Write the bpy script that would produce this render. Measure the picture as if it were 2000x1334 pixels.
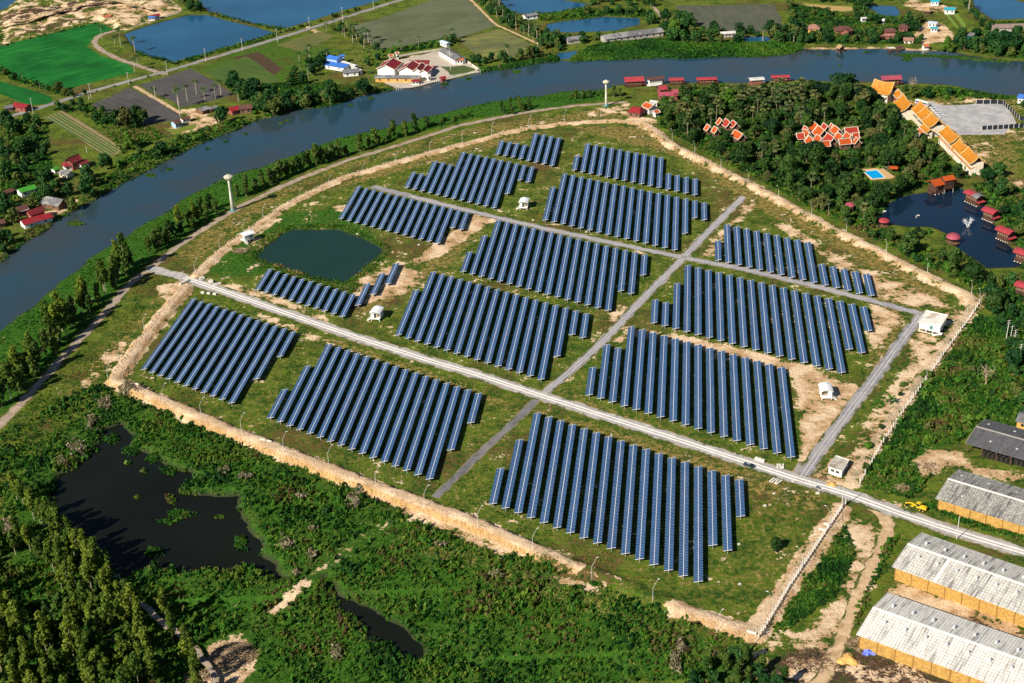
import bpy, math, random
import numpy as np
from mathutils import Vector, Matrix

# ------------------------------------------------------------------ clear
for o in list(bpy.data.objects):
    bpy.data.objects.remove(o)
scene = bpy.context.scene
COL = scene.collection
random.seed(7)
RNG = np.random.default_rng(7)

# ------------------------------------------------------------------ camera (metres; the solar farm lies on z = 0)
TABLE_Z = 1.95                                    # height of the torque tubes
LMOD = 26.0                                       # length of one tracker unit (26 modules)
HC = LMOD / 0.08135325 + TABLE_Z                  # camera height
F_PX = 2802.86085                                 # focal length for a 2000 px wide frame
PITCH, ROLL, AZ = 0.47557703, -0.0446057, 0.13451427
_cp, _sp = math.cos(PITCH), math.sin(PITCH)
_f = np.array([0, _cp, -_sp]); _r = np.array([1.0, 0, 0]); _u = np.cross(_r, _f)
_c, _s = math.cos(ROLL), math.sin(ROLL)
CAMX, CAMY, CAMF = _c * _r + _s * _u, -_s * _r + _c * _u, _f
cam_d = bpy.data.cameras.new('camera'); cam = bpy.data.objects.new('camera', cam_d); COL.objects.link(cam)
mw = Matrix.Identity(4)
for i in range(3):
    mw[i][0], mw[i][1], mw[i][2] = CAMX[i], CAMY[i], -CAMF[i]
mw[2][3] = HC
cam.matrix_world = mw
cam_d.sensor_width = 36.0
cam_d.lens = 36.0 * F_PX / 2000.0
cam_d.clip_start, cam_d.clip_end = 1.0, 30000.0
scene.camera = cam

# ------------------------------------------------------------------ sky, sun, exposure
SUN_AZ, SUN_EL = math.radians(46.0 + 180.0), math.radians(36.0)   # azimuth from +Y towards +X of where the sun stands
world = bpy.data.worlds.new('World'); scene.world = world; world.use_nodes = True
wn = world.node_tree.nodes; wl = world.node_tree.links
bgn = wn['Background']
sky = wn.new('ShaderNodeTexSky'); sky.sky_type = 'NISHITA'; sky.sun_disc = False
sky.sun_elevation = SUN_EL; sky.sun_rotation = SUN_AZ; sky.air_density = 1.0; sky.dust_density = 0.3; sky.ozone_density = 4.0
wl.new(sky.outputs[0], bgn.inputs[0]); bgn.inputs[1].default_value = 0.05
sun_d = bpy.data.lights.new('sun', 'SUN'); sun_d.energy = 5.0; sun_d.angle = math.radians(0.5); sun_d.color = (1.0, 0.91, 0.76)
sun = bpy.data.objects.new('sun', sun_d); COL.objects.link(sun)
SUNV = Vector((math.sin(SUN_AZ) * math.cos(SUN_EL), math.cos(SUN_AZ) * math.cos(SUN_EL), math.sin(SUN_EL)))
sun.rotation_euler = SUNV.to_track_quat('Z', 'Y').to_euler()
sun.location = (-300, 200, 300)
scene.view_settings.view_transform = 'Standard'; scene.view_settings.look = 'None'
scene.view_settings.gamma = 1.0; scene.view_settings.exposure = 0.58
scene.cycles.max_bounces = 5; scene.cycles.diffuse_bounces = 2; scene.cycles.glossy_bounces = 2
scene.cycles.transmission_bounces = 2; scene.cycles.transparent_max_bounces = 4
scene.cycles.use_denoising = True

# ------------------------------------------------------------------ surveying: photo pixel -> point on the plane z
def P(px, py, z=0.0):
    d = (px - 1000) / F_PX * CAMX - (py - 667) / F_PX * CAMY + CAMF
    t = (z - HC) / d[2]
    return Vector((d[0] * t, d[1] * t, z))
def PP(pts, z=0.0):
    return [P(a, b, z) for a, b in pts]
def pxm(px, py):
    return F_PX / (P(px, py) - Vector((0, 0, HC))).length
def hgt(px, py, ty, z=0.0):
    b = P(px, py, z); lo, hi = 0.0, 90.0
    for _ in range(40):
        m = (lo + hi) / 2; q = np.array(b) + np.array([0, 0, m - HC])
        y = 667 - F_PX * (q @ CAMY) / (q @ CAMF)
        lo, hi = (m, hi) if y > ty else (lo, m)
    return lo
UAX = Vector((math.cos(AZ), -math.sin(AZ), 0))    # across the tracker rows
VAX = Vector((math.sin(AZ), math.cos(AZ), 0))     # along the tracker rows
UP = Vector((0, 0, 1))

# ------------------------------------------------------------------ object helpers
def tag(o, label=None, cat=None, group=None, kind=None):
    if label: o['label'] = label
    if cat: o['category'] = cat
    if group: o['group'] = group
    if kind: o['kind'] = kind
    return o
def empty(name, loc=(0, 0, 0), rz=0.0):
    o = bpy.data.objects.new(name, None); COL.objects.link(o)
    o.location = loc; o.rotation_euler = (0, 0, rz); o.empty_display_size = 0.5
    return o
def link_mesh(name, me, parent=None, loc=None, rz=None, scale=None):
    o = bpy.data.objects.new(name, me); COL.objects.link(o)
    if parent is not None: o.parent = parent
    if loc is not None: o.location = loc
    if rz is not None: o.rotation_euler = (0, 0, rz)
    if scale is not None: o.scale = scale
    return o
def copy_tree(o, parent=None):
    c = o.copy(); COL.objects.link(c); c.parent = parent
    for ch in list(o.children):
        copy_tree(ch, c)
    return c
class MB:
    """collects boxes, bars, tubes and polygons; build() links them as one mesh object"""
    def __init__(s): s.v = []; s.f = []
    def add(s, vs, fs):
        n = len(s.v); s.v += [tuple(v) for v in vs]; s.f += [tuple(i + n for i in f) for f in fs]; return s
    def poly(s, pts): return s.add(pts, [tuple(range(len(pts)))])
    def hexa(s, p):   # 8 points: bottom ring then top ring
        return s.add(p, [(3, 2, 1, 0), (4, 5, 6, 7), (0, 1, 5, 4), (1, 2, 6, 5), (2, 3, 7, 6), (3, 0, 4, 7)])
    def box(s, c, d, ax=None, ay=None):
        c = Vector(c); ax = Vector(ax) if ax is not None else Vector((1, 0, 0)); ay = Vector(ay) if ay is not None else Vector((-ax.y, ax.x, 0))
        X, Y, Z = ax * d[0] / 2, ay * d[1] / 2, UP * d[2] / 2
        return s.hexa([c - X - Y - Z, c + X - Y - Z, c + X + Y - Z, c - X + Y - Z, c - X - Y + Z, c + X - Y + Z, c + X + Y + Z, c - X + Y + Z])
    def bar(s, a, b, w, h=None):
        a, b = Vector(a), Vector(b); d = (b - a)
        if d.length < 1e-6: return s
        d.normalize(); q = UP if abs(d.z) < 0.95 else Vector((1, 0, 0))
        X = d.cross(q).normalized(); Y = X.cross(d).normalized(); X *= w / 2; Y *= (h or w) / 2
        return s.hexa([a - X - Y, a + X - Y, a + X + Y, a - X + Y, b - X - Y, b + X - Y, b + X + Y, b - X + Y])
    def tube(s, pts, rad, n=6, cap=True):
        rings = []
        pts = [Vector(p) for p in pts]; base = len(s.v)
        for i, p in enumerate(pts):
            d = (pts[min(i + 1, len(pts) - 1)] - pts[max(i - 1, 0)]).normalized()
            q = UP if abs(d.z) < 0.9 else Vector((1, 0, 0)); X = d.cross(q).normalized(); Y = X.cross(d)
            r = rad[i] if hasattr(rad, '__len__') else rad
            rings.append([p + X * r * math.cos(6.28318 * k / n) + Y * r * math.sin(6.28318 * k / n) for k in range(n)])
        vs = [v for R_ in rings for v in R_]; fs = []
        for i in range(len(pts) - 1):
            for k in range(n):
                a, b = i * n + k, i * n + (k + 1) % n
                fs.append((a, b, b + n, a + n))
        if cap: fs += [tuple(range(n))[::-1], tuple((len(pts) - 1) * n + k for k in range(n))]
        return s.add(vs, fs)
    def lathe(s, c, prof, n=16):
        c = Vector(c)
        return s.tube([c + UP * z for r, z in prof], [max(r, 0.01) for r, z in prof], n)
    def build(s, name, m, parent=None, smooth=False):
        me = bpy.data.meshes.new(name); me.from_pydata(s.v, [], s.f); me.update()
        if m is not None: me.materials.append(m)
        if smooth: me.shade_smooth()
        return link_mesh(name, me, parent)
def np_mesh(name, verts, quads, mats, smooth=False):
    me = bpy.data.meshes.new(name)
    v = np.asarray(verts, np.float32).reshape(-1, 3); q = np.asarray(quads, np.int32); k = q.shape[1]
    me.vertices.add(len(v)); me.vertices.foreach_set('co', v.ravel())
    me.loops.add(q.size); me.loops.foreach_set('vertex_index', q.ravel())
    me.polygons.add(len(q)); me.polygons.foreach_set('loop_start', np.arange(0, q.size, k, dtype=np.int32))
    me.update(calc_edges=True)
    for m in mats: me.materials.append(m)
    if smooth: me.shade_smooth()
    return me

# ------------------------------------------------------------------ materials
def node_mat(name):
    m = bpy.data.materials.new(name); m.use_nodes = True
    nt = m.node_tree; b = nt.nodes['Principled BSDF']
    b.inputs['Specular IOR Level'].default_value = 0.25
    return m, nt, b
def N(nt, t, **kw):
    n = nt.nodes.new(t)
    for k, v in kw.items(): setattr(n, k, v)
    return n
def noise(nt, vec, scale, detail=4, rough=0.6):
    n = N(nt, 'ShaderNodeTexNoise'); n.inputs['Scale'].default_value = scale
    n.inputs['Detail'].default_value = detail; n.inputs['Roughness'].default_value = rough
    if vec is not None: nt.links.new(vec, n.inputs['Vector'])
    return n.outputs['Fac']
def mixc(nt, fac, a, b, mode='MIX'):
    n = N(nt, 'ShaderNodeMix', data_type='RGBA', blend_type=mode)
    for s, v in ((n.inputs[0], fac), (n.inputs[6], a), (n.inputs[7], b)):
        if isinstance(v, (int, float)): s.default_value = v
        elif isinstance(v, tuple): s.default_value = (*v[:3], 1)
        else: nt.links.new(v, s)
    return n.outputs[2]
def ramp(nt, x, lo, hi):
    n = N(nt, 'ShaderNodeMapRange', interpolation_type='SMOOTHSTEP'); nt.links.new(x, n.inputs[0])
    n.inputs[1].default_value = lo; n.inputs[2].default_value = hi
    return n.outputs[0]
def mth(nt, op, a, b=None):
    n = N(nt, 'ShaderNodeMath', operation=op)
    for s, v in zip(n.inputs, (a, b)):
        if v is None: continue
        if isinstance(v, (int, float)): s.default_value = v
        else: nt.links.new(v, s)
    return n.outputs[0]
def bump(nt, b, h, strength, dist=0.3):
    n = N(nt, 'ShaderNodeBump'); n.inputs['Strength'].default_value = strength; n.inputs['Distance'].default_value = dist
    nt.links.new(h, n.inputs['Height']); nt.links.new(n.outputs[0], b.inputs['Normal'])
def pos(nt): return N(nt, 'ShaderNodeNewGeometry').outputs['Position']
def objco(nt): return N(nt, 'ShaderNodeTexCoord').outputs['Object']
MATS = {}
def mat(name, c1, c2=None, scale=0.5, rough=0.8, metal=0.0, bumps=0.0, spec=None, lo=0.35, hi=0.65, c3=None, scale3=0.07):
    """a surface whose colour drifts between c1 and c2 by world-space noise"""
    if name in MATS: return MATS[name]
    m, nt, b = node_mat(name)
    p = pos(nt); f = noise(nt, p, scale, 5, 0.65)
    col = mixc(nt, ramp(nt, f, lo, hi), c1, c2 or tuple(x * 0.7 for x in c1))
    if c3: col = mixc(nt, ramp(nt, noise(nt, p, scale3, 3), 0.5, 0.62), col, c3)
    nt.links.new(col, b.inputs['Base Color']); b.inputs['Roughness'].default_value = rough; b.inputs['Metallic'].default_value = metal
    if spec is not None: b.inputs['Specular IOR Level'].default_value = spec
    if bumps: bump(nt, b, f, bumps)
    MATS[name] = m
    return m
# ------------------------------------------------------------------ outlines read off the photograph (pixels), laid on the ground
def jag(pts, amp=1.5, it=3, seed=1, closed=True):
    """fractal roughening of an outline, in metres"""
    r = random.Random(seed); pts = [Vector(p) for p in pts]
    for k in range(it):
        out = []; n = len(pts)
        for i in range(n if closed else n - 1):
            a, b = pts[i], pts[(i + 1) % n]; d = b - a; L = d.length
            out.append(a)
            if L > 1.2:
                nrm = Vector((-d.y, d.x, 0)).normalized()
                out.append((a + b) / 2 + nrm * r.uniform(-1, 1) * min(amp, L * 0.12))
        if not closed: out.append(pts[-1])
        pts = out; amp *= 0.55
    return pts
RIVER = [(-60, 560), (0, 512), (87, 449), (145, 412), (202, 378), (293, 332), (388, 283), (472, 250), (506, 233), (590, 214), (660, 204), (704, 189), (772, 176), (864, 157), (939, 142),
         (1020, 130), (1092, 119), (1200, 117), (1340, 115), (1450, 112), (1532, 107), (1566, 97), (1660, 97), (1758, 98), (1856, 101), (1944, 116), (2000, 121), (2080, 128),
         (2080, 192), (2000, 186), (1947, 184), (1903, 175), (1843, 165), (1769, 163), (1700, 160), (1600, 158), (1480, 160), (1400, 161), (1300, 163), (1218, 165), (1184, 174), (1109, 178), (966, 198), (864, 222), (806, 236),
         (660, 271), (540, 314), (455, 342), (354, 391), (263, 449), (202, 487), (162, 518), (115, 551), (84, 578), (34, 619), (0, 647), (-60, 700)]
POND_A = [(243, 67), (300, 48), (368, 30), (405, 30), (470, 47), (536, 64), (440, 93), (337, 121), (300, 112), (270, 101)]
POND_B = [(388, 0), (410, 24), (480, 42), (553, 56), (610, 40), (670, 20), (760, -5), (800, -60), (380, -60)]
POND_C = [(1068, 48), (1100, 42), (1180, 33), (1250, 36), (1248, 48), (1200, 60), (1120, 63), (1075, 61)]
POND_D = [(975, -3), (1080, -3), (1155, 10), (1085, 26), (1000, 26)]
POND_E = [(1690, 10), (1750, 13), (1757, 32), (1722, 30)]
POND_F = [(1900, -5), (1960, -5), (2030, 12), (2030, 36), (1940, 38), (1905, 15)]
POND_G = [(1448, 72), (1500, 72), (1502, 82), (1455, 84)]
POND_H = [(0, 0), (35, 0), (12, 18), (0, 20)]
POND_I = [(1088, 105), (1125, 100), (1130, 112), (1095, 116)]
LAKE = [(1716, 422), (1736, 398), (1759, 385), (1811, 376), (1877, 368), (1895, 385), (1930, 407), (1940, 437), (1958, 469), (1978, 490), (2020, 520), (1985, 522), (1927, 524), (1886, 494), (1867, 478), (1852, 456), (1811, 442), (1770, 442), (1720, 432)]
FARM_POND = [(500, 500), (520, 478), (552, 456), (575, 449), (660, 449), (705, 463), (746, 488), (744, 494), (716, 518), (690, 544), (672, 552), (630, 546), (570, 530), (506, 507)]
DARK_POND = [(182, 884), (148, 911), (115, 928), (94, 972), (94, 1009), (111, 1030), (189, 1090), (243, 1130), (290, 1104), (334, 1117), (405, 1112), (439, 1117), (486, 1104), (506, 1120), (560, 1136), (540, 1103), (508, 1083), (513, 1066),
             (489, 1039), (472, 1012), (466, 968), (405, 967), (351, 960), (385, 935), (371, 921), (337, 914), (304, 890), (256, 879), (263, 852), (236, 828), (202, 838)]
BOG = [(635, 1130), (700, 1182), (750, 1205), (800, 1240), (832, 1292), (805, 1300), (740, 1260), (690, 1212), (645, 1165)]
WATERS = [('river', RIVER), ('pond', POND_A), ('pond', POND_B), ('pond', POND_C), ('pond', POND_D), ('pond', POND_E), ('pond', POND_F), ('pond', POND_G), ('pond', POND_H), ('pond', POND_I), ('lake', LAKE), ('pond', FARM_POND), ('swamp', DARK_POND), ('swamp', BOG)]

# dike round the farm: top line in pixels (read on top of the bank, 2 m up)
DIKE_FRONT = [(222, 738), (320, 781), (430, 829), (560, 880), (700, 934), (830, 981), (940, 1022), (1030, 1064)]
DIKE_FRONT_G = [(1030, 1064), (1150, 1110), (1280, 1164), (1330, 1184)]
DIKE_CORNER = [(1330, 1186), (1400, 1208), (1474, 1234)]
DIKE_RIGHT_L = [(1474, 1234), (1500, 1196), (1560, 1112), (1612, 1038), (1645, 990)]
DIKE_LEFT = [(222, 738), (278, 662), (340, 582), (362, 560)]
DIKE_FAR = [(382, 536), (430, 490), (480, 455), (560, 398), (660, 349), (780, 313), (900, 281), (1000, 254), (1100, 239), (1200, 233), (1258, 238)]
DIKE_BACK = [(1258, 238), (1312, 280), (1400, 325), (1500, 375), (1600, 430), (1700, 480), (1800, 530), (1880, 568), (1904, 592)]
DIKE_RIGHT = [(1904, 592), (1860, 650), (1800, 733), (1740, 815), (1690, 885), (1660, 940)]

SAND = [  # bare ground: outline, weight
    ([(385, 545), (480, 465), (660, 362), (900, 292), (1200, 246), (1260, 252), (1400, 335), (1600, 440), (1800, 540), (1880, 585), (1780, 740), (1640, 930), (1500, 900), (1200, 810), (900, 712), (600, 618)], .20), ([(1480, 430), (1860, 600), (1700, 760), (1640, 930), (1540, 900), (1560, 700), (1480, 600)], .27), ([(365, 575), (440, 580), (600, 640), (850, 720), (1050, 785), (1340, 878), (1600, 960), (1635, 985), (1560, 1105), (1470, 1220), (1340, 1170), (1040, 1055), (700, 925), (430, 820), (245, 738), (300, 670)], .16), ([(345, 515), (470, 412), (580, 360), (680, 325), (900, 255), (1100, 215), (1200, 208), (1200, 225), (900, 272), (660, 340), (480, 445), (400, 505), (370, 530)], .18), ([(440, 470), (520, 420), (680, 400), (780, 480), (700, 570), (520, 545), (430, 545)], .14),
    ([(1545, 700), (1640, 742), (1690, 755), (1650, 800), (1600, 880), (1560, 912), (1556, 780)], .78), ([(1195, 632), (1300, 650), (1420, 672), (1540, 706), (1640, 738), (1600, 752), (1480, 712), (1350, 680), (1230, 656)], .85),
    ([(1480, 425), (1560, 445), (1620, 488), (1730, 540), (1800, 562), (1870, 600), (1790, 603), (1720, 585), (1640, 530), (1560, 470)], .66), ([(1700, 590), (1775, 614), (1740, 660), (1700, 690), (1690, 640)], .7),
    ([(925, 415), (968, 430), (900, 475), (850, 505), (800, 525), (805, 505), (850, 475), (895, 445)], .85), ([(700, 545), (780, 508), (838, 540), (790, 575), (735, 588), (700, 600), (690, 585)], .75),
    ([(640, 402), (690, 396), (700, 410), (650, 415)], .7), ([(1355, 505), (1400, 455), (1420, 440), (1450, 395), (1480, 400), (1420, 470), (1400, 500)], .62), ([(1188, 668), (1222, 650), (1226, 668), (1195, 680)], .75),
    ([(400, 555), (520, 590), (640, 640), (640, 650), (520, 606), (420, 570)], .66), ([(400, 545), (480, 560), (560, 585), (640, 622), (640, 632), (500, 580), (400, 560)], .72), ([(470, 595), (560, 628), (660, 672), (720, 690), (720, 706), (640, 680), (520, 630)], .6),
    ([(1200, 590), (1240, 598), (1190, 640), (1160, 660), (1180, 620)], .55), ([(1090, 720), (1110, 715), (1130, 745), (1100, 760)], .4),
    ([(1780, 620), (1860, 600), (1905, 592), (1850, 680), (1780, 770), (1700, 890), (1650, 950), (1640, 900), (1700, 800), (1760, 720)], .6), ([(1570, 930), (1620, 890), (1680, 900), (1680, 950), (1640, 965)], .7),
    ([(560, 415), (600, 395), (660, 370), (600, 410)], .5), ([(470, 470), (520, 430), (560, 420), (500, 480)], .55), ([(300, 560), (360, 545), (400, 545), (360, 575), (330, 600)], .75), ([(190, 700), (240, 660), (250, 680), (210, 730)], .7), ([(150, 745), (190, 720), (200, 740), (160, 765)], .6),
    ([(1225, 222), (1290, 235), (1270, 255), (1220, 243)], .8), ([(1130, 215), (1230, 200), (1260, 225), (1150, 228)], .55), ([(960, 260), (1060, 235), (1090, 243), (990, 268)], .4),
    ([(1640, 1000), (1720, 1020), (1720, 1100), (1650, 1250), (1600, 1334), (1500, 1334), (1540, 1250), (1620, 1180), (1660, 1080)], .62), ([(1500, 1230), (1640, 1210), (1700, 1270), (2000, 1334), (1900, 1400), (1450, 1400), (1440, 1300)], .44),
    ([(1700, 975), (1760, 985), (1770, 1003), (1690, 985)], .8), ([(1745, 1130), (2000, 1210), (2000, 1260), (1730, 1165)], .75), ([(1800, 870), (1880, 880), (1895, 905), (2000, 925), (2000, 950), (1860, 915), (1800, 935), (1780, 900)], .8),
    ([(505, 1200), (600, 1120), (640, 1095), (650, 1105), (560, 1180), (520, 1215)], .6), ([(650, 1100), (720, 1040), (760, 1015), (765, 1022), (700, 1070), (655, 1110)], .5), ([(640, 1080), (740, 1020), (760, 1035), (660, 1095)], .5), ([(1070, 1120), (1150, 1135), (1165, 1160), (1090, 1145)], .85), ([(720, 945), (860, 1010), (990, 1075), (980, 1090), (840, 1030), (700, 965)], .8), ([(400, 1250), (480, 1225), (500, 1300), (440, 1400), (380, 1400)], .7),
    ([(0, 15), (60, 0), (330, 0), (357, 18), (300, 45), (235, 62), (190, 44), (0, 90)], .46), ([(150, 30), (230, 12), (330, 2), (352, 20), (280, 44), (235, 58)], .62), ([(0, 60), (80, 45), (160, 18), (170, 24), (90, 52), (0, 72)], .6), ([(1815, 195), (1850, 205), (1960, 200), (1980, 240), (1960, 262), (1860, 262), (1820, 240)], .95), ([(1880, 290), (1930, 275), (1950, 300), (1900, 330)], .6), ([(1960, 250), (2040, 240), (2040, 300), (1980, 280)], .5), ([(1950, 355), (2000, 350), (2000, 372), (1965, 368)], .8),
    ([(1780, 215), (1900, 190), (1990, 195), (2000, 215), (1900, 205), (1800, 225)], .5), ([(1810, 40), (1840, 45), (1875, 80), (1800, 85), (1780, 70)], .9), ([(1750, 5), (1790, 0), (1870, 15), (1860, 25), (1800, 22)], .7), ([(320, 250), (380, 235), (440, 220), (430, 240), (350, 265)], .7), ([(350, 215), (400, 210), (410, 230), (370, 235)], .7), ([(70, 420), (130, 395), (160, 385), (130, 412), (80, 440)], .75), ([(800, 110), (860, 100), (930, 130), (870, 155), (800, 160), (740, 160)], .85), ([(1560, 92), (1760, 92), (1860, 98), (1760, 101), (1560, 98)], .8), ([(235, 20), (330, 5), (352, 20), (290, 42)], .68),
    ([(700, 80), (730, 92), (725, 96), (695, 84)], .5), ([(600, 50), (650, 72), (645, 76), (598, 56)], .9),
]
DRY = [  # yellowed, browned grass
    ([(385, 545), (480, 465), (660, 362), (900, 292), (1200, 246), (1260, 252), (1400, 335), (1600, 440), (1800, 540), (1880, 585), (1780, 740), (1640, 930), (1500, 900), (1200, 810), (900, 712), (600, 618)], .34), ([(365, 575), (440, 580), (600, 640), (850, 720), (1050, 785), (1340, 878), (1600, 960), (1635, 985), (1560, 1105), (1470, 1220), (1340, 1170), (1040, 1055), (700, 925), (430, 820), (245, 738), (300, 670)], .36),
    ([(380, 520), (480, 445), (560, 390), (660, 338), (900, 270), (1250, 228), (1200, 205), (930, 245), (680, 315), (470, 402), (380, 460), (330, 500)], .62), ([(1100, 245), (1260, 245), (1400, 330), (1600, 435), (1860, 570), (1850, 605), (1600, 470), (1440, 390), (1330, 310), (1180, 270)], .75), ([(820, 300), (1000, 262), (1100, 250), (1050, 270), (880, 310), (700, 360), (640, 375), (700, 340)], .7),
    ([(660, 660), (850, 725), (1000, 785), (1150, 820), (1400, 895), (1620, 965), (1600, 1010), (1300, 910), (1060, 815), (980, 800), (800, 735), (600, 660)], .7), ([(1000, 700), (1200, 790), (1450, 880), (1560, 915), (1540, 930), (1200, 840), (1060, 765)], .5), ([(640, 990), (1040, 1090), (1200, 1150), (1400, 1220), (1380, 1290), (1100, 1200), (800, 1080)], .45), ([(1440, 950), (1600, 980), (1600, 1060), (1500, 1180), (1350, 1180), (1440, 1080)], .4),
    ([(1690, 560), (1790, 600), (1700, 760), (1600, 930), (1700, 690), (1730, 640)], .7), ([(1800, 680), (1900, 620), (1960, 700), (1900, 850), (1760, 900), (1720, 880)], .45), ([(230, 640), (330, 540), (440, 440), (400, 500), (250, 700), (120, 800), (0, 900), (100, 780)], .5), ([(880, 420), (960, 440), (880, 530), (760, 600), (650, 640), (700, 590), (800, 540)], .6),
    ([(1580, 460), (1660, 500), (1880, 600), (1860, 620), (1700, 560), (1600, 500)], .6), ([(200, 760), (480, 870), (850, 1000), (840, 970), (500, 850), (280, 750)], .5), ([(1780, 180), (2000, 190), (2000, 420), (1900, 330), (1840, 240)], .55), ([(0, 890), (200, 780), (180, 880), (80, 960), (0, 990)], .35), ([(560, 60), (700, 20), (860, -20), (880, 0), (700, 70), (600, 110)], .3), ([(1560, 30), (1800, 30), (1800, 70), (1560, 80)], .5), ([(640, 100), (740, 90), (740, 140), (650, 150)], .4),
]
LUSH = [
    ([(-60, 700), (0, 640), (160, 510), (350, 385), (540, 305), (660, 265), (860, 215), (1110, 170), (1180, 170), (1180, 195), (900, 236), (660, 306), (460, 395), (300, 505), (180, 620), (0, 820)], .9), ([(390, 530), (520, 420), (680, 400), (760, 480), (690, 560), (520, 540), (430, 545)], .7), ([(1100, 120), (1200, 80), (1560, 78), (1560, 108), (1340, 118), (1110, 120)], .9),
    ([(0, 270), (90, 290), (120, 330), (0, 360)], .7), ([(500, 60), (700, 100), (560, 180), (380, 140)], .5), ([(1700, 780), (1900, 620), (2000, 600), (2000, 830), (1880, 850), (1780, 950), (1690, 960)], .75), ([(1660, 1000), (1720, 1020), (1640, 1160), (1500, 1240), (1540, 1180)], .7), ([(230, 760), (700, 960), (1300, 1180), (1450, 1270), (1480, 1334), (0, 1400), (0, 900)], .6), ([(750, 1000), (1080, 830), (1300, 900), (1600, 1000), (1480, 1200), (900, 990)], .3), ([(1100, 700), (1200, 640), (1160, 740)], .6),
]
DARKSOIL = [([(455, 112), (506, 101), (553, 135), (530, 150), (490, 135)], .9), ([(560, 545), (690, 560), (640, 520)], .2), ([(690, 580), (760, 560), (700, 610), (650, 600)], .6), ([(1640, 1250), (1720, 1275), (2000, 1370), (1900, 1420), (1440, 1420), (1500, 1275)], .62), ([(1000, 1105), (1080, 1130), (1100, 1150), (1020, 1120)], .8), ([(0, 30), (150, 8), (230, 8), (100, 42), (0, 55)], .66), ([(20, 70), (120, 42), (170, 30), (180, 42), (60, 72), (0, 84)], .55), ([(150, 8), (230, -4), (260, 10), (220, 22), (170, 20)], .6), ([(230, 40), (280, 30), (300, 38), (250, 52)], .5), ([(1770, 1160), (2000, 1230), (2000, 1256), (1755, 1176)], .8), ([(1735, 905), (1790, 900), (1800, 930), (1770, 960), (1740, 940)], .3)]

def polydist(X, Y, poly):
    """signed distance (+ inside) of grid points to a closed outline"""
    d2 = np.full(X.shape, 1e12); ins = np.zeros(X.shape, bool); n = len(poly)
    for i in range(n):
        ax, ay = poly[i][0], poly[i][1]; bx, by = poly[(i + 1) % n][0], poly[(i + 1) % n][1]
        ex, ey = bx - ax, by - ay; L = ex * ex + ey * ey + 1e-9
        t = np.clip(((X - ax) * ex + (Y - ay) * ey) / L, 0, 1)
        d2 = np.minimum(d2, (X - ax - t * ex) ** 2 + (Y - ay - t * ey) ** 2)
        if ay != by:
            c = ((ay > Y) != (by > Y)) & (X < (bx - ax) * (Y - ay) / (by - ay) + ax); ins ^= c
    d = np.sqrt(d2); return np.where(ins, d, -d)
def linedist(X, Y, pts):
    d2 = np.full(X.shape, 1e12)
    for i in range(len(pts) - 1):
        ax, ay = pts[i][0], pts[i][1]; ex, ey = pts[i + 1][0] - ax, pts[i + 1][1] - ay; L = ex * ex + ey * ey + 1e-9
        t = np.clip(((X - ax) * ex + (Y - ay) * ey) / L, 0, 1)
        d2 = np.minimum(d2, (X - ax - t * ex) ** 2 + (Y - ay - t * ey) ** 2)
    return np.sqrt(d2)
def inbox(xs, ys, pts, pad):
    a = np.array([(p[0], p[1]) for p in pts]); lo, hi = a.min(0) - pad, a.max(0) + pad
    return slice(np.searchsorted(ys, lo[1]), np.searchsorted(ys, hi[1])), slice(np.searchsorted(xs, lo[0]), np.searchsorted(xs, hi[0]))
def sstep(x, a, b):
    t = np.clip((x - a) / (b - a), 0, 1); return t * t * (3 - 2 * t)
def vnoise(X, Y, s, seed):
    """smooth value noise on the grid"""
    r = np.random.default_rng(seed); T = r.random((256, 256)); x, y = X / s + 1000, Y / s + 1000
    i, j = np.floor(x).astype(int), np.floor(y).astype(int); u, v = x - i, y - j; u, v = u * u * (3 - 2 * u), v * v * (3 - 2 * v)
    g = lambda a, b: T[a % 256, b % 256]
    return (g(i, j) * (1 - u) + g(i + 1, j) * u) * (1 - v) + (g(i, j + 1) * (1 - u) + g(i + 1, j + 1) * u) * v

gy = [340.0]
while gy[-1] < 1420: gy.append(gy[-1] + 1.15 + max(0, gy[-1] - 400) * 0.0016)
gy = np.array([-4000, -1200, -200, 150, 260, 310] + gy + [1440, 1480, 1550, 1700, 2200, 4000, 9000])
gx = np.concatenate([[-9000, -4000, -1800, -1000, -760, -660, -620], np.arange(-580, -260, 2.6), np.arange(-260, 300, 1.5), np.arange(300, 540, 2.6), [560, 600, 680, 800, 1100, 2000, 4000, 9000]])
GX, GY = np.meshgrid(gx, gy)
GZ = np.zeros(GX.shape); cover = np.zeros(GX.shape + (4,)); cover2 = np.zeros(GX.shape + (4,))
for lst, ch, arr, fe in ((SAND, 0, cover, 4.0), (DRY, 1, cover, 8.0), (LUSH, 2, cover, 8.0), (DARKSOIL, 0, cover2, 4.0)):
    for poly, w in lst:
        pts = PP(poly); s = inbox(gx, gy, pts, 14)
        d = polydist(GX[s], GY[s], pts); m = w * sstep(d, -fe, fe)
        arr[s][..., ch] = np.maximum(arr[s][..., ch], m)
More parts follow.
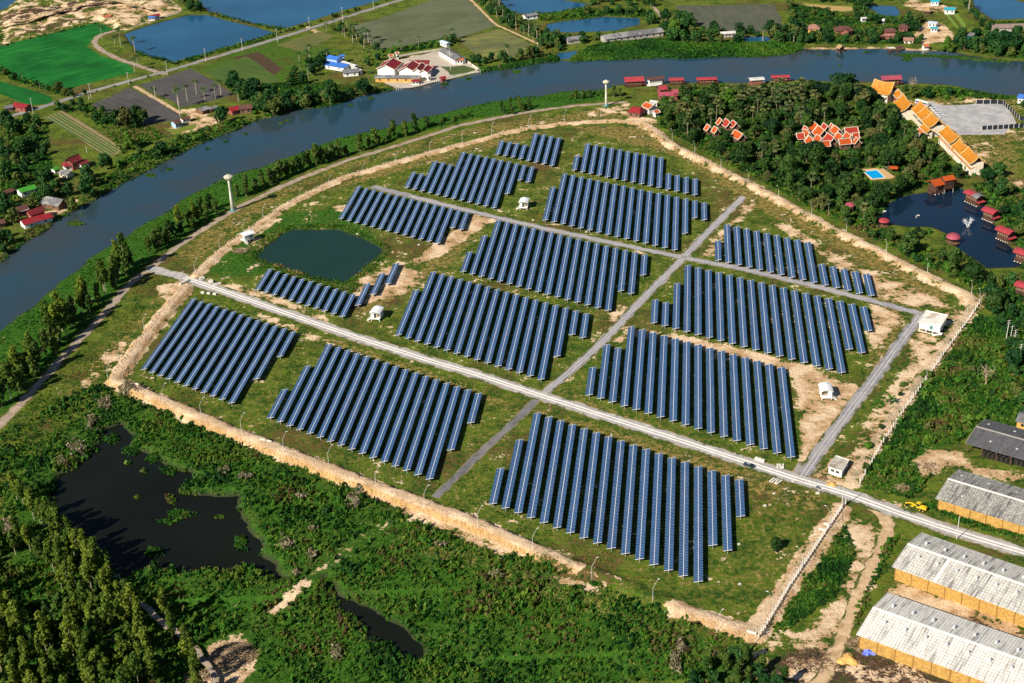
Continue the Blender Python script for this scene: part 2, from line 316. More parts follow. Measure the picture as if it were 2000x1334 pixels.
# dikes
def dike(px, top, wtop, wslope, sand, base=0.0, zread=None):
    global GZ
    pts = PP(px, top if zread is None else zread); s = inbox(gx, gy, pts, 22)
    d = linedist(GX[s], GY[s], pts); d = d + (vnoise(GX[s], GY[s], 5, 3) - 0.5) * 1.3 + (vnoise(GX[s], GY[s], 2.2, 7) - 0.5) * 1.1
    h = top * (1 - sstep(d, wtop, wtop + wslope)); h *= 0.93 + 0.14 * vnoise(GX[s], GY[s], 3.0, 5)
    GZ[s] = np.maximum(GZ[s], h)
    cover[s][..., 0] = np.maximum(cover[s][..., 0], sand * (1 - sstep(d, wtop + wslope * 0.8, wtop + wslope + 1.6)))
    cover[s][..., 2] *= sstep(d, wtop, wtop + wslope + 3)
    cover2[s][..., 1] = np.maximum(cover2[s][..., 1], (sand > 0.3) * (1 - sstep(d, wtop * 0.6, wtop + 0.8)))
# outside of the front dike the land lies lower
front_line = PP([(-200, 560), (100, 640), (222, 738)] + DIKE_FRONT[1:] + DIKE_FRONT_G[1:] + DIKE_CORNER[1:] + [(1520, 1260), (1600, 1400), (1600, 1700)], 0)
low_zone = [tuple(p)[:2] for p in PP([(222, 742)] + DIKE_FRONT[1:] + DIKE_FRONT_G[1:] + DIKE_CORNER[1:], 1.0)] + [tuple(P(1470, 1420))[:2], (0, 250), (-400, 250), tuple(P(-120, 1000))[:2], tuple(P(60, 880))[:2]]
GZ -= 1.6 * sstep(polydist(GX, GY, low_zone), 0.0, 6.0)
dike(DIKE_FRONT, 2.5, 2.4, 2.3, 1.0); dike([(1030, 1064), (1075, 1081), (1120, 1099)], 2.1, 2.0, 2.8, 0.56); dike(DIKE_FRONT_G, 1.7, 1.5, 3.5, 0.30); dike(DIKE_CORNER, 1.6, 1.8, 2.6, 0.85); dike(DIKE_RIGHT_L, 0.9, 2.4, 1.8, 0.74); dike(DIKE_LEFT, 2.2, 2.2, 2.4, 0.86)
dike(DIKE_FAR, 1.3, 1.1, 1.9, 0.86); dike(DIKE_BACK, 1.6, 1.9, 2.6, 0.68); dike(DIKE_RIGHT, 0.6, 2.0, 2.0, 0.62)
# rolling of rough land, water beds
rough = (vnoise(GX, GY, 9, 11) + 0.5 * vnoise(GX, GY, 4, 12) - 0.75)
GZ += rough * 0.5 * sstep(polydist(GX, GY, low_zone), 2, 10)
dig = [tuple(p)[:2] for p in PP([(0, 0), (330, 0), (357, 18), (235, 62), (190, 44), (0, 90)])]
GZ += (vnoise(GX, GY, 14, 21) + 0.6 * vnoise(GX, GY, 6, 22)) * 3.2 * sstep(polydist(GX, GY, dig), 0, 12)
WATER_PTS = {}
for k, (nm, poly) in enumerate(WATERS):
    zl = -2.0 if nm == 'swamp' else -0.5
    pts = jag(PP(poly, zl), 3.0 if nm in ('river', 'swamp') else 0.9, 3, k + 1); WATER_PTS[k] = pts; s = inbox(gx, gy, pts, 16)
    d = polydist(GX[s], GY[s], pts)
    GZ[s] = GZ[s] * (1 - sstep(d, -3.0, 0.5)) + (zl + 0.12 - 2.6 * sstep(d, -0.8, 5.0)) * sstep(d, -3.0, 0.5)
    cover2[s][..., 2] = np.maximum(cover2[s][..., 2], sstep(d, -2.5, 0.5))
for arr, w in ((GZ, 0),): pass
ny, nx = GX.shape
idx = np.arange(nx * ny).reshape(ny, nx)
quads = np.stack([idx[:-1, :-1], idx[:-1, 1:], idx[1:, 1:], idx[1:, :-1]], -1).reshape(-1, 4)
def ground_z(x, y):
    i = min(max(int(np.searchsorted(gy, y)) - 1, 0), ny - 2); j = min(max(int(np.searchsorted(gx, x)) - 1, 0), nx - 2)
    u = (x - gx[j]) / (gx[j + 1] - gx[j]); v = (y - gy[i]) / (gy[i + 1] - gy[i])
    return float((GZ[i, j] * (1 - u) + GZ[i, j + 1] * u) * (1 - v) + (GZ[i + 1, j] * (1 - u) + GZ[i + 1, j + 1] * u) * v)

def ground_mat():
    m, nt, b = node_mat('ground_cover'); p = pos(nt); L = nt.links
    a1 = N(nt, 'ShaderNodeAttribute', attribute_name='cover'); a2 = N(nt, 'ShaderNodeAttribute', attribute_name='cover2')
    s1 = N(nt, 'ShaderNodeSeparateColor'); L.new(a1.outputs['Color'], s1.inputs[0]); s2 = N(nt, 'ShaderNodeSeparateColor'); L.new(a2.outputs['Color'], s2.inputs[0])
    big, mid, fine, mic = noise(nt, p, 0.018, 3), noise(nt, p, 0.09, 5, 0.62), noise(nt, p, 0.42, 5, 0.7), noise(nt, p, 1.7, 3, 0.7)
    grass = mixc(nt, ramp(nt, mid, 0.38, 0.62), (0.022, 0.070, 0.010), (0.115, 0.175, 0.018))
    grass = mixc(nt, ramp(nt, fine, 0.40, 0.70), grass, (0.185, 0.190, 0.036))
    grass = mixc(nt, ramp(nt, mth(nt, 'ADD', mth(nt, 'MULTIPLY', big, 0.5), mth(nt, 'MULTIPLY', fine, 0.5)), 0.50, 0.60), grass, (0.125, 0.085, 0.032))
    lush = mixc(nt, ramp(nt, fine, 0.35, 0.65), (0.018, 0.080, 0.010), (0.062, 0.155, 0.016))
    dry = mixc(nt, ramp(nt, fine, 0.36, 0.64), (0.105, 0.100, 0.022), (0.36, 0.26, 0.085))
    dry = mixc(nt, ramp(nt, mid, 0.5, 0.64), dry, (0.07, 0.095, 0.02))
    sand = mixc(nt, ramp(nt, fine, 0.32, 0.68), (0.66, 0.45, 0.26), (0.42, 0.25, 0.12)); sand = mixc(nt, ramp(nt, mid, 0.45, 0.62), sand, (0.80, 0.60, 0.40))
    gn = N(nt, 'ShaderNodeNewGeometry'); sz = N(nt, 'ShaderNodeSeparateXYZ'); L.new(gn.outputs['Normal'], sz.inputs[0]); mps = N(nt, 'ShaderNodeMapping'); L.new(p, mps.inputs[0]); mps.inputs['Scale'].default_value = (1.4, 0.5, 0.2)
    cut = mixc(nt, ramp(nt, noise(nt, mps.outputs[0], 1.0, 4, 0.7), 0.36, 0.64), (0.66, 0.43, 0.18), (0.40, 0.23, 0.085)); sand = mixc(nt, ramp(nt, sz.outputs[2], 0.93, 0.78), sand, cut)
    sand = mixc(nt, mth(nt, 'MULTIPLY', ramp(nt, mic, 0.56, 0.7), 0.45), sand, (0.20, 0.13, 0.07))
    jit = mth(nt, 'SUBTRACT', mth(nt, 'ADD', mth(nt, 'MULTIPLY', mid, 0.62), mth(nt, 'MULTIPLY', fine, 0.48)), 0.55)
    def msk(ch, k, lo=0.40, hi=0.56): return ramp(nt, mth(nt, 'ADD', ch, mth(nt, 'MULTIPLY', jit, k)), lo, hi)
    col = mixc(nt, msk(s1.outputs[2], 1.4, 0.35, 0.65), grass, lush)
    col = mixc(nt, msk(s1.outputs[1], 2.2, 0.38, 0.62), col, dry)
    col = mixc(nt, msk(s2.outputs[0], 1.6), col, (0.085, 0.056, 0.036))
    col = mixc(nt, msk(s1.outputs[0], 3.4, 0.48, 0.58), col, sand)
    col = mixc(nt, mth(nt, 'MULTIPLY', msk(s2.outputs[1], 1.0, 0.5, 0.8), 0.55), col, (0.66, 0.50, 0.34))
    col = mixc(nt, s2.outputs[2], col, (0.045, 0.040, 0.028))
    L.new(col, b.inputs['Base Color']); b.inputs['Roughness'].default_value = 0.95; b.inputs['Specular IOR Level'].default_value = 0.05
    bump(nt, b, mth(nt, 'ADD', fine, mth(nt, 'MULTIPLY', mic, 0.6)), 1.0, 1.1)
    return m
gme = np_mesh('ground', np.stack([GX, GY, GZ], -1), quads, [ground_mat()], True)
for nm, arr in (('cover', cover), ('cover2', cover2)):
    at = gme.attributes.new(nm, 'FLOAT_COLOR', 'POINT'); at.data.foreach_set('color', arr.astype(np.float32).ravel())
tag(link_mesh('ground', gme), 'grassy and sandy ground of the whole valley floor', 'ground', kind='structure')

# ------------------------------------------------------------------ water sheets
def water_mat(name, c, rough=0.09, bs=0.05, bscale=0.35, c2=None, spec=0.5):
    m, nt, b = node_mat(name); p = pos(nt)
    col = mixc(nt, ramp(nt, noise(nt, p, 0.012, 3), 0.35, 0.65), c, c2 or tuple(x * 1.35 for x in c))
    nt.links.new(col, b.inputs['Base Color']); b.inputs['Roughness'].default_value = rough; b.inputs['IOR'].default_value = 1.33; b.inputs['Specular IOR Level'].default_value = spec
    bump(nt, b, noise(nt, p, bscale, 3), bs, 0.4); MATS[name] = m
    return m
W_RIVER = water_mat('river_water', (0.034, 0.047, 0.051), 0.12, c2=(0.018, 0.054, 0.082)); W_BLUE = water_mat('blue_pond_water', (0.012, 0.07, 0.14), 0.15); W_LAKE = water_mat('lake_water', (0.004, 0.014, 0.03), 0.06); W_GREEN = water_mat('green_pond_water', (0.008, 0.030, 0.018), 0.08, c2=(0.012, 0.036, 0.020)); W_DARK = water_mat('swamp_water', (0.006, 0.008, 0.006), 0.10, spec=0.14)
def offset_poly(pts, d):
    c = []; n = len(pts); area = sum(pts[i].x * pts[(i + 1) % n].y - pts[(i + 1) % n].x * pts[i].y for i in range(n)); sg = 1 if area > 0 else -1
    for i in range(n):
        e = pts[(i + 1) % n] - pts[i - 1]; nn = Vector((e.y, -e.x, 0)).normalized() * sg; c.append(pts[i] + nn * d)
    return c
WLAB = {0: ('river', 'wide slow river curving round the farm', W_RIVER), 10: ('lake', 'dark blue resort lake with moored houses', W_LAKE), 11: ('pond', 'green rectangular pond inside the solar farm', W_GREEN), 12: ('pond', 'black swampy pond beside the eucalyptus wood', W_DARK), 13: ('pond', 'narrow black pool in the front scrub', W_DARK),
        1: ('pond', 'blue fish pond below the construction site', W_BLUE), 2: ('pond', 'large blue pond beyond the country road', W_BLUE), 3: ('pond', 'blue pond beside the long grey building', W_BLUE), 4: ('pond', 'blue pond at the far edge behind palms', W_BLUE), 5: ('pond', 'small far pond behind the brown houses', W_BLUE), 6: ('pond', 'blue pond behind the long brown roof', W_BLUE), 7: ('pond', 'small pond below the grey field', W_BLUE), 8: ('pond', 'corner pond at the construction site', W_BLUE), 9: ('pond', 'small inlet by the river reeds', W_BLUE)}
for k, (nm, poly) in enumerate(WATERS):
    n_, lab, wm = WLAB[k]; zl = -2.0 if nm == 'swamp' else -0.5
    pts = offset_poly(PP(poly, zl), 3.5)
    me = bpy.data.meshes.new(n_); me.from_pydata([tuple(p) for p in pts], [], [tuple(range(len(pts)))]); me.update(); me.materials.append(wm)
    tag(link_mesh(n_, me), lab, 'water', kind='structure')

# ------------------------------------------------------------------ roads, paths, fields as thin sheets
def ribbon(px, w, z=0.05, zread=0.0, jit=0.25, step=3.0, seed=1, w2=None, pts=None, drape=False):
    """a strip along a polyline with slightly ragged edges; returns MB"""
    r = random.Random(seed); pl = pts or PP(px, zread); out = []
    for i in range(len(pl) - 1):
        a, b = pl[i], pl[i + 1]; n = max(1, int((b - a).length / step)); out += [a.lerp(b, k / n) for k in range(n)]
    out.append(pl[-1])
    for _ in range(4): out = [out[0]] + [(out[i - 1] + out[i] * 2 + out[i + 1]) / 4 for i in range(1, len(out) - 1)] + [out[-1]]
    mb = MB(); vs = []; m = len(out)
    for i, p in enumerate(out):
        d = out[min(i + 1, m - 1)] - out[max(i - 1, 0)]; nn = Vector((-d.y, d.x, 0)).normalized(); ww = (w + ((w2 or w) - w) * i / (m - 1)) / 2
        for k, t in enumerate((-1, -0.33, 0.33, 1)):
            q = p + nn * ww * t + (nn * r.uniform(-jit, jit) if k in (0, 3) else Vector())
            vs.append((q.x, q.y, (max(ground_z(q.x, q.y), 0.0) if drape else 0.0) + z))
    mb.add(vs, [(4 * i + k, 4 * i + k + 1, 4 * i + k + 5, 4 * i + k + 4) for i in range(m - 1) for k in range(3)])
    return mb
def gravel_mat(name, c1, c2, c3=None, s=0.25):
    if name in MATS: return MATS[name]
    m, nt, b = node_mat(name); p = pos(nt); f = noise(nt, p, s, 6, 0.7); g = noise(nt, p, 0.05, 3)
    col = mixc(nt, ramp(nt, f, 0.38, 0.62), c1, c2); col = mixc(nt, mth(nt, 'MULTIPLY', ramp(nt, g, 0.45, 0.62), 0.7), col, c3 or c2)
    e = N(nt, 'ShaderNodeAttribute', attribute_name='edge').outputs['Fac']; q = noise(nt, p, 0.7, 4, 0.7); q2 = noise(nt, p, 0.11, 3)
    col = mixc(nt, mth(nt, 'MULTIPLY', ramp(nt, mth(nt, 'ADD', e, mth(nt, 'MULTIPLY', q, 0.7)), 1.05, 1.45), 0.55), col, tuple(min(0.85, x * 1.45) for x in c1))
    verge = mixc(nt, ramp(nt, q2, 0.42, 0.58), (0.07, 0.09, 0.022), (0.30, 0.22, 0.12)); col = mixc(nt, ramp(nt, mth(nt, 'ADD', e, mth(nt, 'MULTIPLY', mth(nt, 'SUBTRACT', mth(nt, 'ADD', q, q2), 1.0), 1.3)), 0.12, 0.34), verge, col)
    nt.links.new(col, b.inputs['Base Color']); b.inputs['Roughness'].default_value = 0.95; b.inputs['Specular IOR Level'].default_value = 0.1
    bump(nt, b, f, 0.4, 0.15); MATS[name] = m
    return m
G_GREY = gravel_mat('grey_gravel', (0.29, 0.28, 0.30), (0.20, 0.195, 0.21), (0.34, 0.32, 0.32)); G_PALE = gravel_mat('pale_gravel', (0.46, 0.44, 0.42), (0.30, 0.29, 0.28), (0.36, 0.34, 0.33)); G_TRACK = gravel_mat('wheel_track', (0.80, 0.77, 0.72), (0.62, 0.58, 0.53), (0.74, 0.70, 0.64), 0.6)
G_TRACKG = gravel_mat('grey_wheel_track', (0.40, 0.39, 0.40), (0.27, 0.265, 0.275), (0.30, 0.29, 0.30), 0.15); G_DIRT = gravel_mat('dirt_path', (0.40, 0.31, 0.24), (0.24, 0.18, 0.13), (0.30, 0.25, 0.21)); G_DUST = gravel_mat('dusty_track', (0.60, 0.43, 0.27), (0.36, 0.24, 0.13), (0.48, 0.34, 0.2)); G_ASPH = gravel_mat('worn_asphalt', (0.26, 0.255, 0.25), (0.19, 0.185, 0.18), (0.30, 0.29, 0.28)); G_DARKG = gravel_mat('dark_gravel', (0.17, 0.165, 0.17), (0.10, 0.098, 0.10), (0.21, 0.2, 0.2))
ROAD_MAIN = [(290, 524), (360, 542), (420, 563), (560, 612), (700, 660), (850, 708), (915, 726), (1051, 771), (1200, 819), (1340, 864), (1455, 902), (1566, 939), (1650, 963), (1752, 1001), (1870, 1040), (2000, 1079), (2090, 1106)]
def road(name, mb, m, lab, cat='road'):
    o = mb.build(name, m); at = o.data.attributes.new('edge', 'FLOAT', 'POINT'); at.data.foreach_set('value', np.tile([0.0, 0.75, 0.75, 0.0] if name != 'wheel_track' else [0.5, 1, 1, 0.5], len(o.data.vertices) // 4).astype(np.float32))
    return tag(o, lab, cat, kind='structure')
road('gravel_road', ribbon(ROAD_MAIN, 8.6, 0.060, jit=0.5, seed=2), G_PALE, 'pale gravel main road crossing the solar farm')
for sgn in (-1, 1):
    pl = PP(ROAD_MAIN); off = []
    for i, p in enumerate(pl):
        d = pl[min(i + 1, len(pl) - 1)] - pl[max(i - 1, 0)]; off.append(p + Vector((-d.y, d.x, 0)).normalized() * 0.95 * sgn)
    road('wheel_track', ribbon(None, 0.95, 0.085, jit=0.12, seed=5 + sgn, pts=off[1:]), G_TRACK, 'bright wheel track worn into the main gravel road')
road('gravel_road', ribbon([(728, 364), (800, 383), (950, 420), (1050, 443), (1180, 471), (1310, 498), (1335, 503), (1450, 525), (1600, 561), (1720, 592), (1800, 613)], 6.2, 0.048, jit=0.5, seed=3), G_GREY, 'grey gravel road across the middle of the farm')
road('gravel_road', ribbon([(1452, 384), (1390, 446), (1335, 503), (1250, 590), (1165, 680), (1090, 745), (1052, 776)], 5.6, 0.040, jit=0.45, seed=4), G_GREY, 'grey gravel road running down between the blocks')
road('gravel_road', ribbon([(1052, 776), (1025, 805), (985, 842), (930, 893), (850, 972)], 4.8, 0.038, jit=0.4, seed=6, w2=4.2), G_DARKG, 'dark gravel spur running down to the front dike')
road('gravel_road', ribbon([(1800, 613), (1772, 650), (1720, 722), (1660, 802), (1600, 882), (1568, 930)], 6.6, 0.042, jit=0.5, seed=8), G_GREY, 'grey gravel road along the right edge of the farm')
road('gravel_road', ribbon([(1582, 905), (1572, 925), (1550, 942)], 9.0, 0.036, jit=0.6, seed=18), G_GREY, 'flared gravel road mouth beside the guard house')
for lab_, px_, dd_ in (('faint wheel track on the right hand gravel road', [(1800, 613), (1772, 650), (1720, 722), (1660, 802), (1600, 882), (1568, 930)], 0.8), ('faint wheel track on the gravel road between the blocks', [(1452, 384), (1390, 446), (1335, 503), (1250, 590), (1165, 680), (1090, 745), (1052, 776)], 0.75), ('faint wheel track on the middle gravel road', [(800, 383), (950, 420), (1050, 443), (1180, 471), (1310, 498), (1335, 503), (1450, 525), (1600, 561), (1720, 592), (1800, 613)], 0.75)):
    for sgn in (-1, 1):
        pl = PP(px_); off = []
        for i, p in enumerate(pl):
            d = pl[min(i + 1, len(pl) - 1)] - pl[max(i - 1, 0)]; off.append(p + Vector((-d.y, d.x, 0)).normalized() * dd_ * sgn)
        road('wheel_track', ribbon(None, 0.75, 0.072, jit=0.22, seed=31 + sgn, pts=off), G_TRACKG, lab_)
road('dirt_path', ribbon([(-60, 890), (0, 830), (57, 771), (111, 710), (189, 629), (253, 555), (300, 518), (364, 469), (472, 401), (573, 354), (670, 316), (800, 277), (898, 245), (1034, 218), (1120, 207), (1225, 199)], 5.2, 0.05, jit=0.7, seed=9), G_DIRT, 'dirt path following the river bank', 'path')
road('dirt_path', ribbon([(1690, 985), (1738, 1012), (1728, 1060), (1700, 1110), (1665, 1190), (1640, 1260), (1600, 1334), (1560, 1400)], 5.5, 0.052, jit=0.8, seed=10), G_DUST, 'brown dirt track beside the pale sheds', 'path')
road('dirt_path', ribbon([(228, 1130), (270, 1180), (330, 1230), (380, 1270), (420, 1320), (430, 1420)], 2.6, 0.05, jit=0.5, seed=11, drape=False, zread=-1.6), G_DIRT, 'narrow dirt track through the eucalyptus wood', 'path')
road('asphalt_road', ribbon([(-60, 250), (0, 233), (101, 203), (189, 175), (304, 145), (381, 123), (506, 86), (621, 51), (670, 35), (782, 0), (900, -38)], 7.0, 0.06, jit=0.2, step=8, seed=12), G_ASPH, 'straight country road beyond the river')
road('dirt_path', ribbon([(322, 146), (285, 133), (235, 117), (200, 100), (182, 82), (195, 68), (240, 56), (300, 40), (352, 22), (330, 0), (300, -20)], 5.5, 0.055, jit=0.5, seed=13), G_DIRT, 'looping dirt road round the rice field', 'path')
road('dirt_path', ribbon([(262, 168), (300, 190), (355, 222)], 4.0, 0.05, jit=0.4, seed=14), G_DUST, 'pale path between the two ploughed fields', 'path')
road('dirt_path', ribbon([(0, 60), (80, 45), (160, 18), (230, 12), (300, 30)], 5.0, 3.2, jit=0.4, seed=15, drape=True), G_DUST, 'haul track through the construction site', 'path')
road('dirt_path', ribbon([(915, -5), (940, 20), (968, 48), (1000, 62), (1060, 90)], 3.0, 0.05, jit=0.4, seed=16), G_DUST, 'field path at the edge of the grey green field', 'path')
road('dirt_path', ribbon([(1262, -5), (1290, 30), (1305, 48)], 3.4, 0.05, jit=0.3, seed=17), G_DIRT, 'far lane beside the long grey building', 'path')

def sheet(name, px, m, lab, z=0.03, amp=1.8, cat='field', seed=1, zread=0):
    pts = jag(PP(px, zread), amp, 2, seed)
    me = bpy.data.meshes.new(name); me.from_pydata([(p.x, p.y, z) for p in pts], [], [tuple(range(len(pts)))]); me.update(); me.materials.append(m)
    return tag(link_mesh(name, me), lab, cat, kind='structure')
def field_mat(name, c1, c2, c3, a, b_, wscale=0.5, amt=0.5):
    """a field with drill lines running from pixel a to pixel b_"""
    m, nt, b = node_mat(name); p = pos(nt); d = (P(*b_) - P(*a)); ang = math.atan2(d.y, d.x)
    mp = N(nt, 'ShaderNodeMapping'); nt.links.new(p, mp.inputs[0]); mp.inputs['Rotation'].default_value = (0, 0, -ang)
    mp2 = N(nt, 'ShaderNodeMapping'); nt.links.new(mp.outputs[0], mp2.inputs[0]); mp2.inputs['Scale'].default_value = (0.03, wscale, 1)
    f = noise(nt, mp2.outputs[0], 1.0, 4, 0.6); g = noise(nt, p, 0.03, 4)
    col = mixc(nt, ramp(nt, f, 0.35, 0.65), c1, c2); col = mixc(nt, mth(nt, 'MULTIPLY', ramp(nt, g, 0.42, 0.66), amt), col, c3)
    nt.links.new(col, b.inputs['Base Color']); b.inputs['Roughness'].default_value = 0.95; b.inputs['Specular IOR Level'].default_value = 0.08; bump(nt, b, f, 0.5, 0.3)
    return m
sheet('rice_field', [(-40, 100), (0, 89), (189, 43), (233, 54), (185, 70), (169, 91), (202, 111), (250, 125), (262, 142), (135, 173), (91, 169), (20, 148), (-40, 130)], field_mat('young_rice', (0.006, 0.100, 0.018), (0.018, 0.165, 0.026), (0.005, 0.070, 0.014), (0, 120), (250, 60), 0.2, 0.8), 'bright green paddy below the construction site')
sheet('rice_field', [(-40, 150), (0, 158), (101, 190), (98, 203), (60, 206), (0, 184), (-40, 176)], field_mat('young_rice_b', (0.008, 0.10, 0.020), (0.012, 0.13, 0.022), (0.010, 0.07, 0.014), (0, 160), (90, 190), 0.2), 'smaller green paddy beside the country road')
sheet('ploughed_field', [(179, 204), (253, 171), (352, 221), (350, 233), (290, 245), (205, 222)], field_mat('ploughed', (0.085, 0.080, 0.078), (0.055, 0.052, 0.052), (0.105, 0.098, 0.092), (220, 190), (320, 230), 0.5), 'dark ploughed field nearer the vegetable beds')
sheet('ploughed_field', [(272, 166), (371, 134), (459, 184), (400, 200), (356, 210)], field_mat('ploughed_b', (0.088, 0.084, 0.082), (0.058, 0.055, 0.055), (0.108, 0.10, 0.095), (300, 170), (440, 190), 0.5), 'dark ploughed field below the blue pond')
sheet('stubble_field', [(680, 53), (770, 26), (850, -2), (915, -2), (969, 51), (891, 75), (738, 96)], field_mat('stubble', (0.130, 0.140, 0.085), (0.095, 0.115, 0.065), (0.075, 0.090, 0.045), (700, 60), (930, 10), 0.35, 0.7), 'large grey green stubble field beyond the river')
sheet('stubble_field', [(895, 77), (973, 57), (1046, 90), (1000, 113), (939, 117)], field_mat('stubble_b', (0.20, 0.20, 0.055), (0.105, 0.115, 0.050), (0.085, 0.10, 0.05), (900, 80), (1000, 70), 0.3, 0.8), 'smaller yellowish stubble field near the river')
sheet('stubble_field', [(1318, 11), (1512, 8), (1533, 57), (1480, 62), (1391, 62), (1350, 40)], field_mat('stubble_c', (0.095, 0.100, 0.072), (0.070, 0.078, 0.055), (0.11, 0.11, 0.08), (1400, 10), (1440, 60), 0.25), 'grey field above the reed bank')
sheet('stubble_field', [(1566, 6), (1662, 13), (1666, 21), (1602, 26)], field_mat('stubble_d', (0.42, 0.30, 0.12), (0.30, 0.21, 0.08), (0.35, 0.28, 0.1), (1566, 10), (1660, 16), 0.3), 'small straw coloured field at the far edge')
sheet('dry_meadow', [(540, 88), (624, 61), (652, 72), (588, 101)], field_mat('meadow', (0.13, 0.13, 0.045), (0.09, 0.11, 0.035), (0.16, 0.14, 0.05), (540, 88), (640, 66), 0.2), 'dry meadow below the country road')
sheet('lawn', [(395, 140), (480, 110), (540, 150), (560, 190), (480, 180)], field_mat('weedy', (0.05, 0.10, 0.02), (0.08, 0.12, 0.03), (0.04, 0.08, 0.02), (400, 140), (540, 170), 0.2), 'weedy plot beside the ploughed field', z=0.02)
sheet('lawn', [(318, 249), (345, 252), (385, 240), (378, 252), (340, 264)], mat('mown_lawn', (0.16, 0.18, 0.02), (0.11, 0.15, 0.02), 0.3), 'round yellow lawn of the white bungalow', cat='lawn', z=0.035)
sheet('lawn', [(860, 130), (905, 128), (930, 137), (885, 150)], mat('temple_lawn', (0.05, 0.09, 0.02), (0.08, 0.1, 0.03), 0.3), 'lawn of the riverside temple', cat='lawn', z=0.045)
sheet('temple_yard', [(770, 118), (850, 100), (930, 130), (940, 140), (870, 156), (800, 172), (770, 172), (740, 155)], mat('pale_concrete', (0.50, 0.44, 0.36), (0.38, 0.33, 0.27), 0.3), 'pale concrete yard of the riverside temple', cat='yard', z=0.04)
sheet('gravel_yard', [(1815, 198), (1850, 206), (1960, 202), (1985, 242), (1962, 262), (1860, 264), (1822, 242)], mat('crushed_stone', (0.44, 0.43, 0.43), (0.30, 0.30, 0.31), 0.12), 'pale crushed stone yard beside the golden halls', cat='yard', z=0.04)
veg = field_mat('bed_greens', (0.035, 0.11, 0.018), (0.06, 0.13, 0.025), (0.05, 0.12, 0.02), (90, 232), (215, 306), 0.3)
soilm = mat('bed_soil', (0.30, 0.22, 0.12), (0.20, 0.14, 0.08), 0.3)
sheet('garden_soil', [(86, 230), (120, 216), (240, 292), (214, 308)], soilm, 'bare soil between the vegetable beds', cat='field', z=0.02)
for k in range(5):
    t0, t1 = (k + 0.08) / 5, (k + 0.68) / 5
    a, b, c, d = [np.array(q, float) for q in ((88, 231), (119, 218), (238, 291), (215, 306))]
    sheet('vegetable_bed', [tuple(a + (b - a) * t0), tuple(a + (b - a) * t1), tuple(d + (c - d) * t1), tuple(d + (c - d) * t0)], veg, 'long green vegetable bed by the ploughed field', z=0.05, amp=0.4, seed=k)
for k, (t0, t1) in enumerate(((0.0, 0.25), (0.65, 1.0))):
    a, b, c, d = [np.array(q, float) for q in ((1843, 25), (1868, 24), (1888, 52), (1868, 55))]
    sheet('vegetable_bed', [tuple(a + (b - a) * t0), tuple(a + (b - a) * t1), tuple(d + (c - d) * t1), tuple(d + (c - d) * t0)], mat('lime_greens', (0.17, 0.25, 0.03), (0.12, 0.2, 0.03), 0.3), 'lime green bed by the teal roofed house', z=0.05, amp=0.3, seed=k)
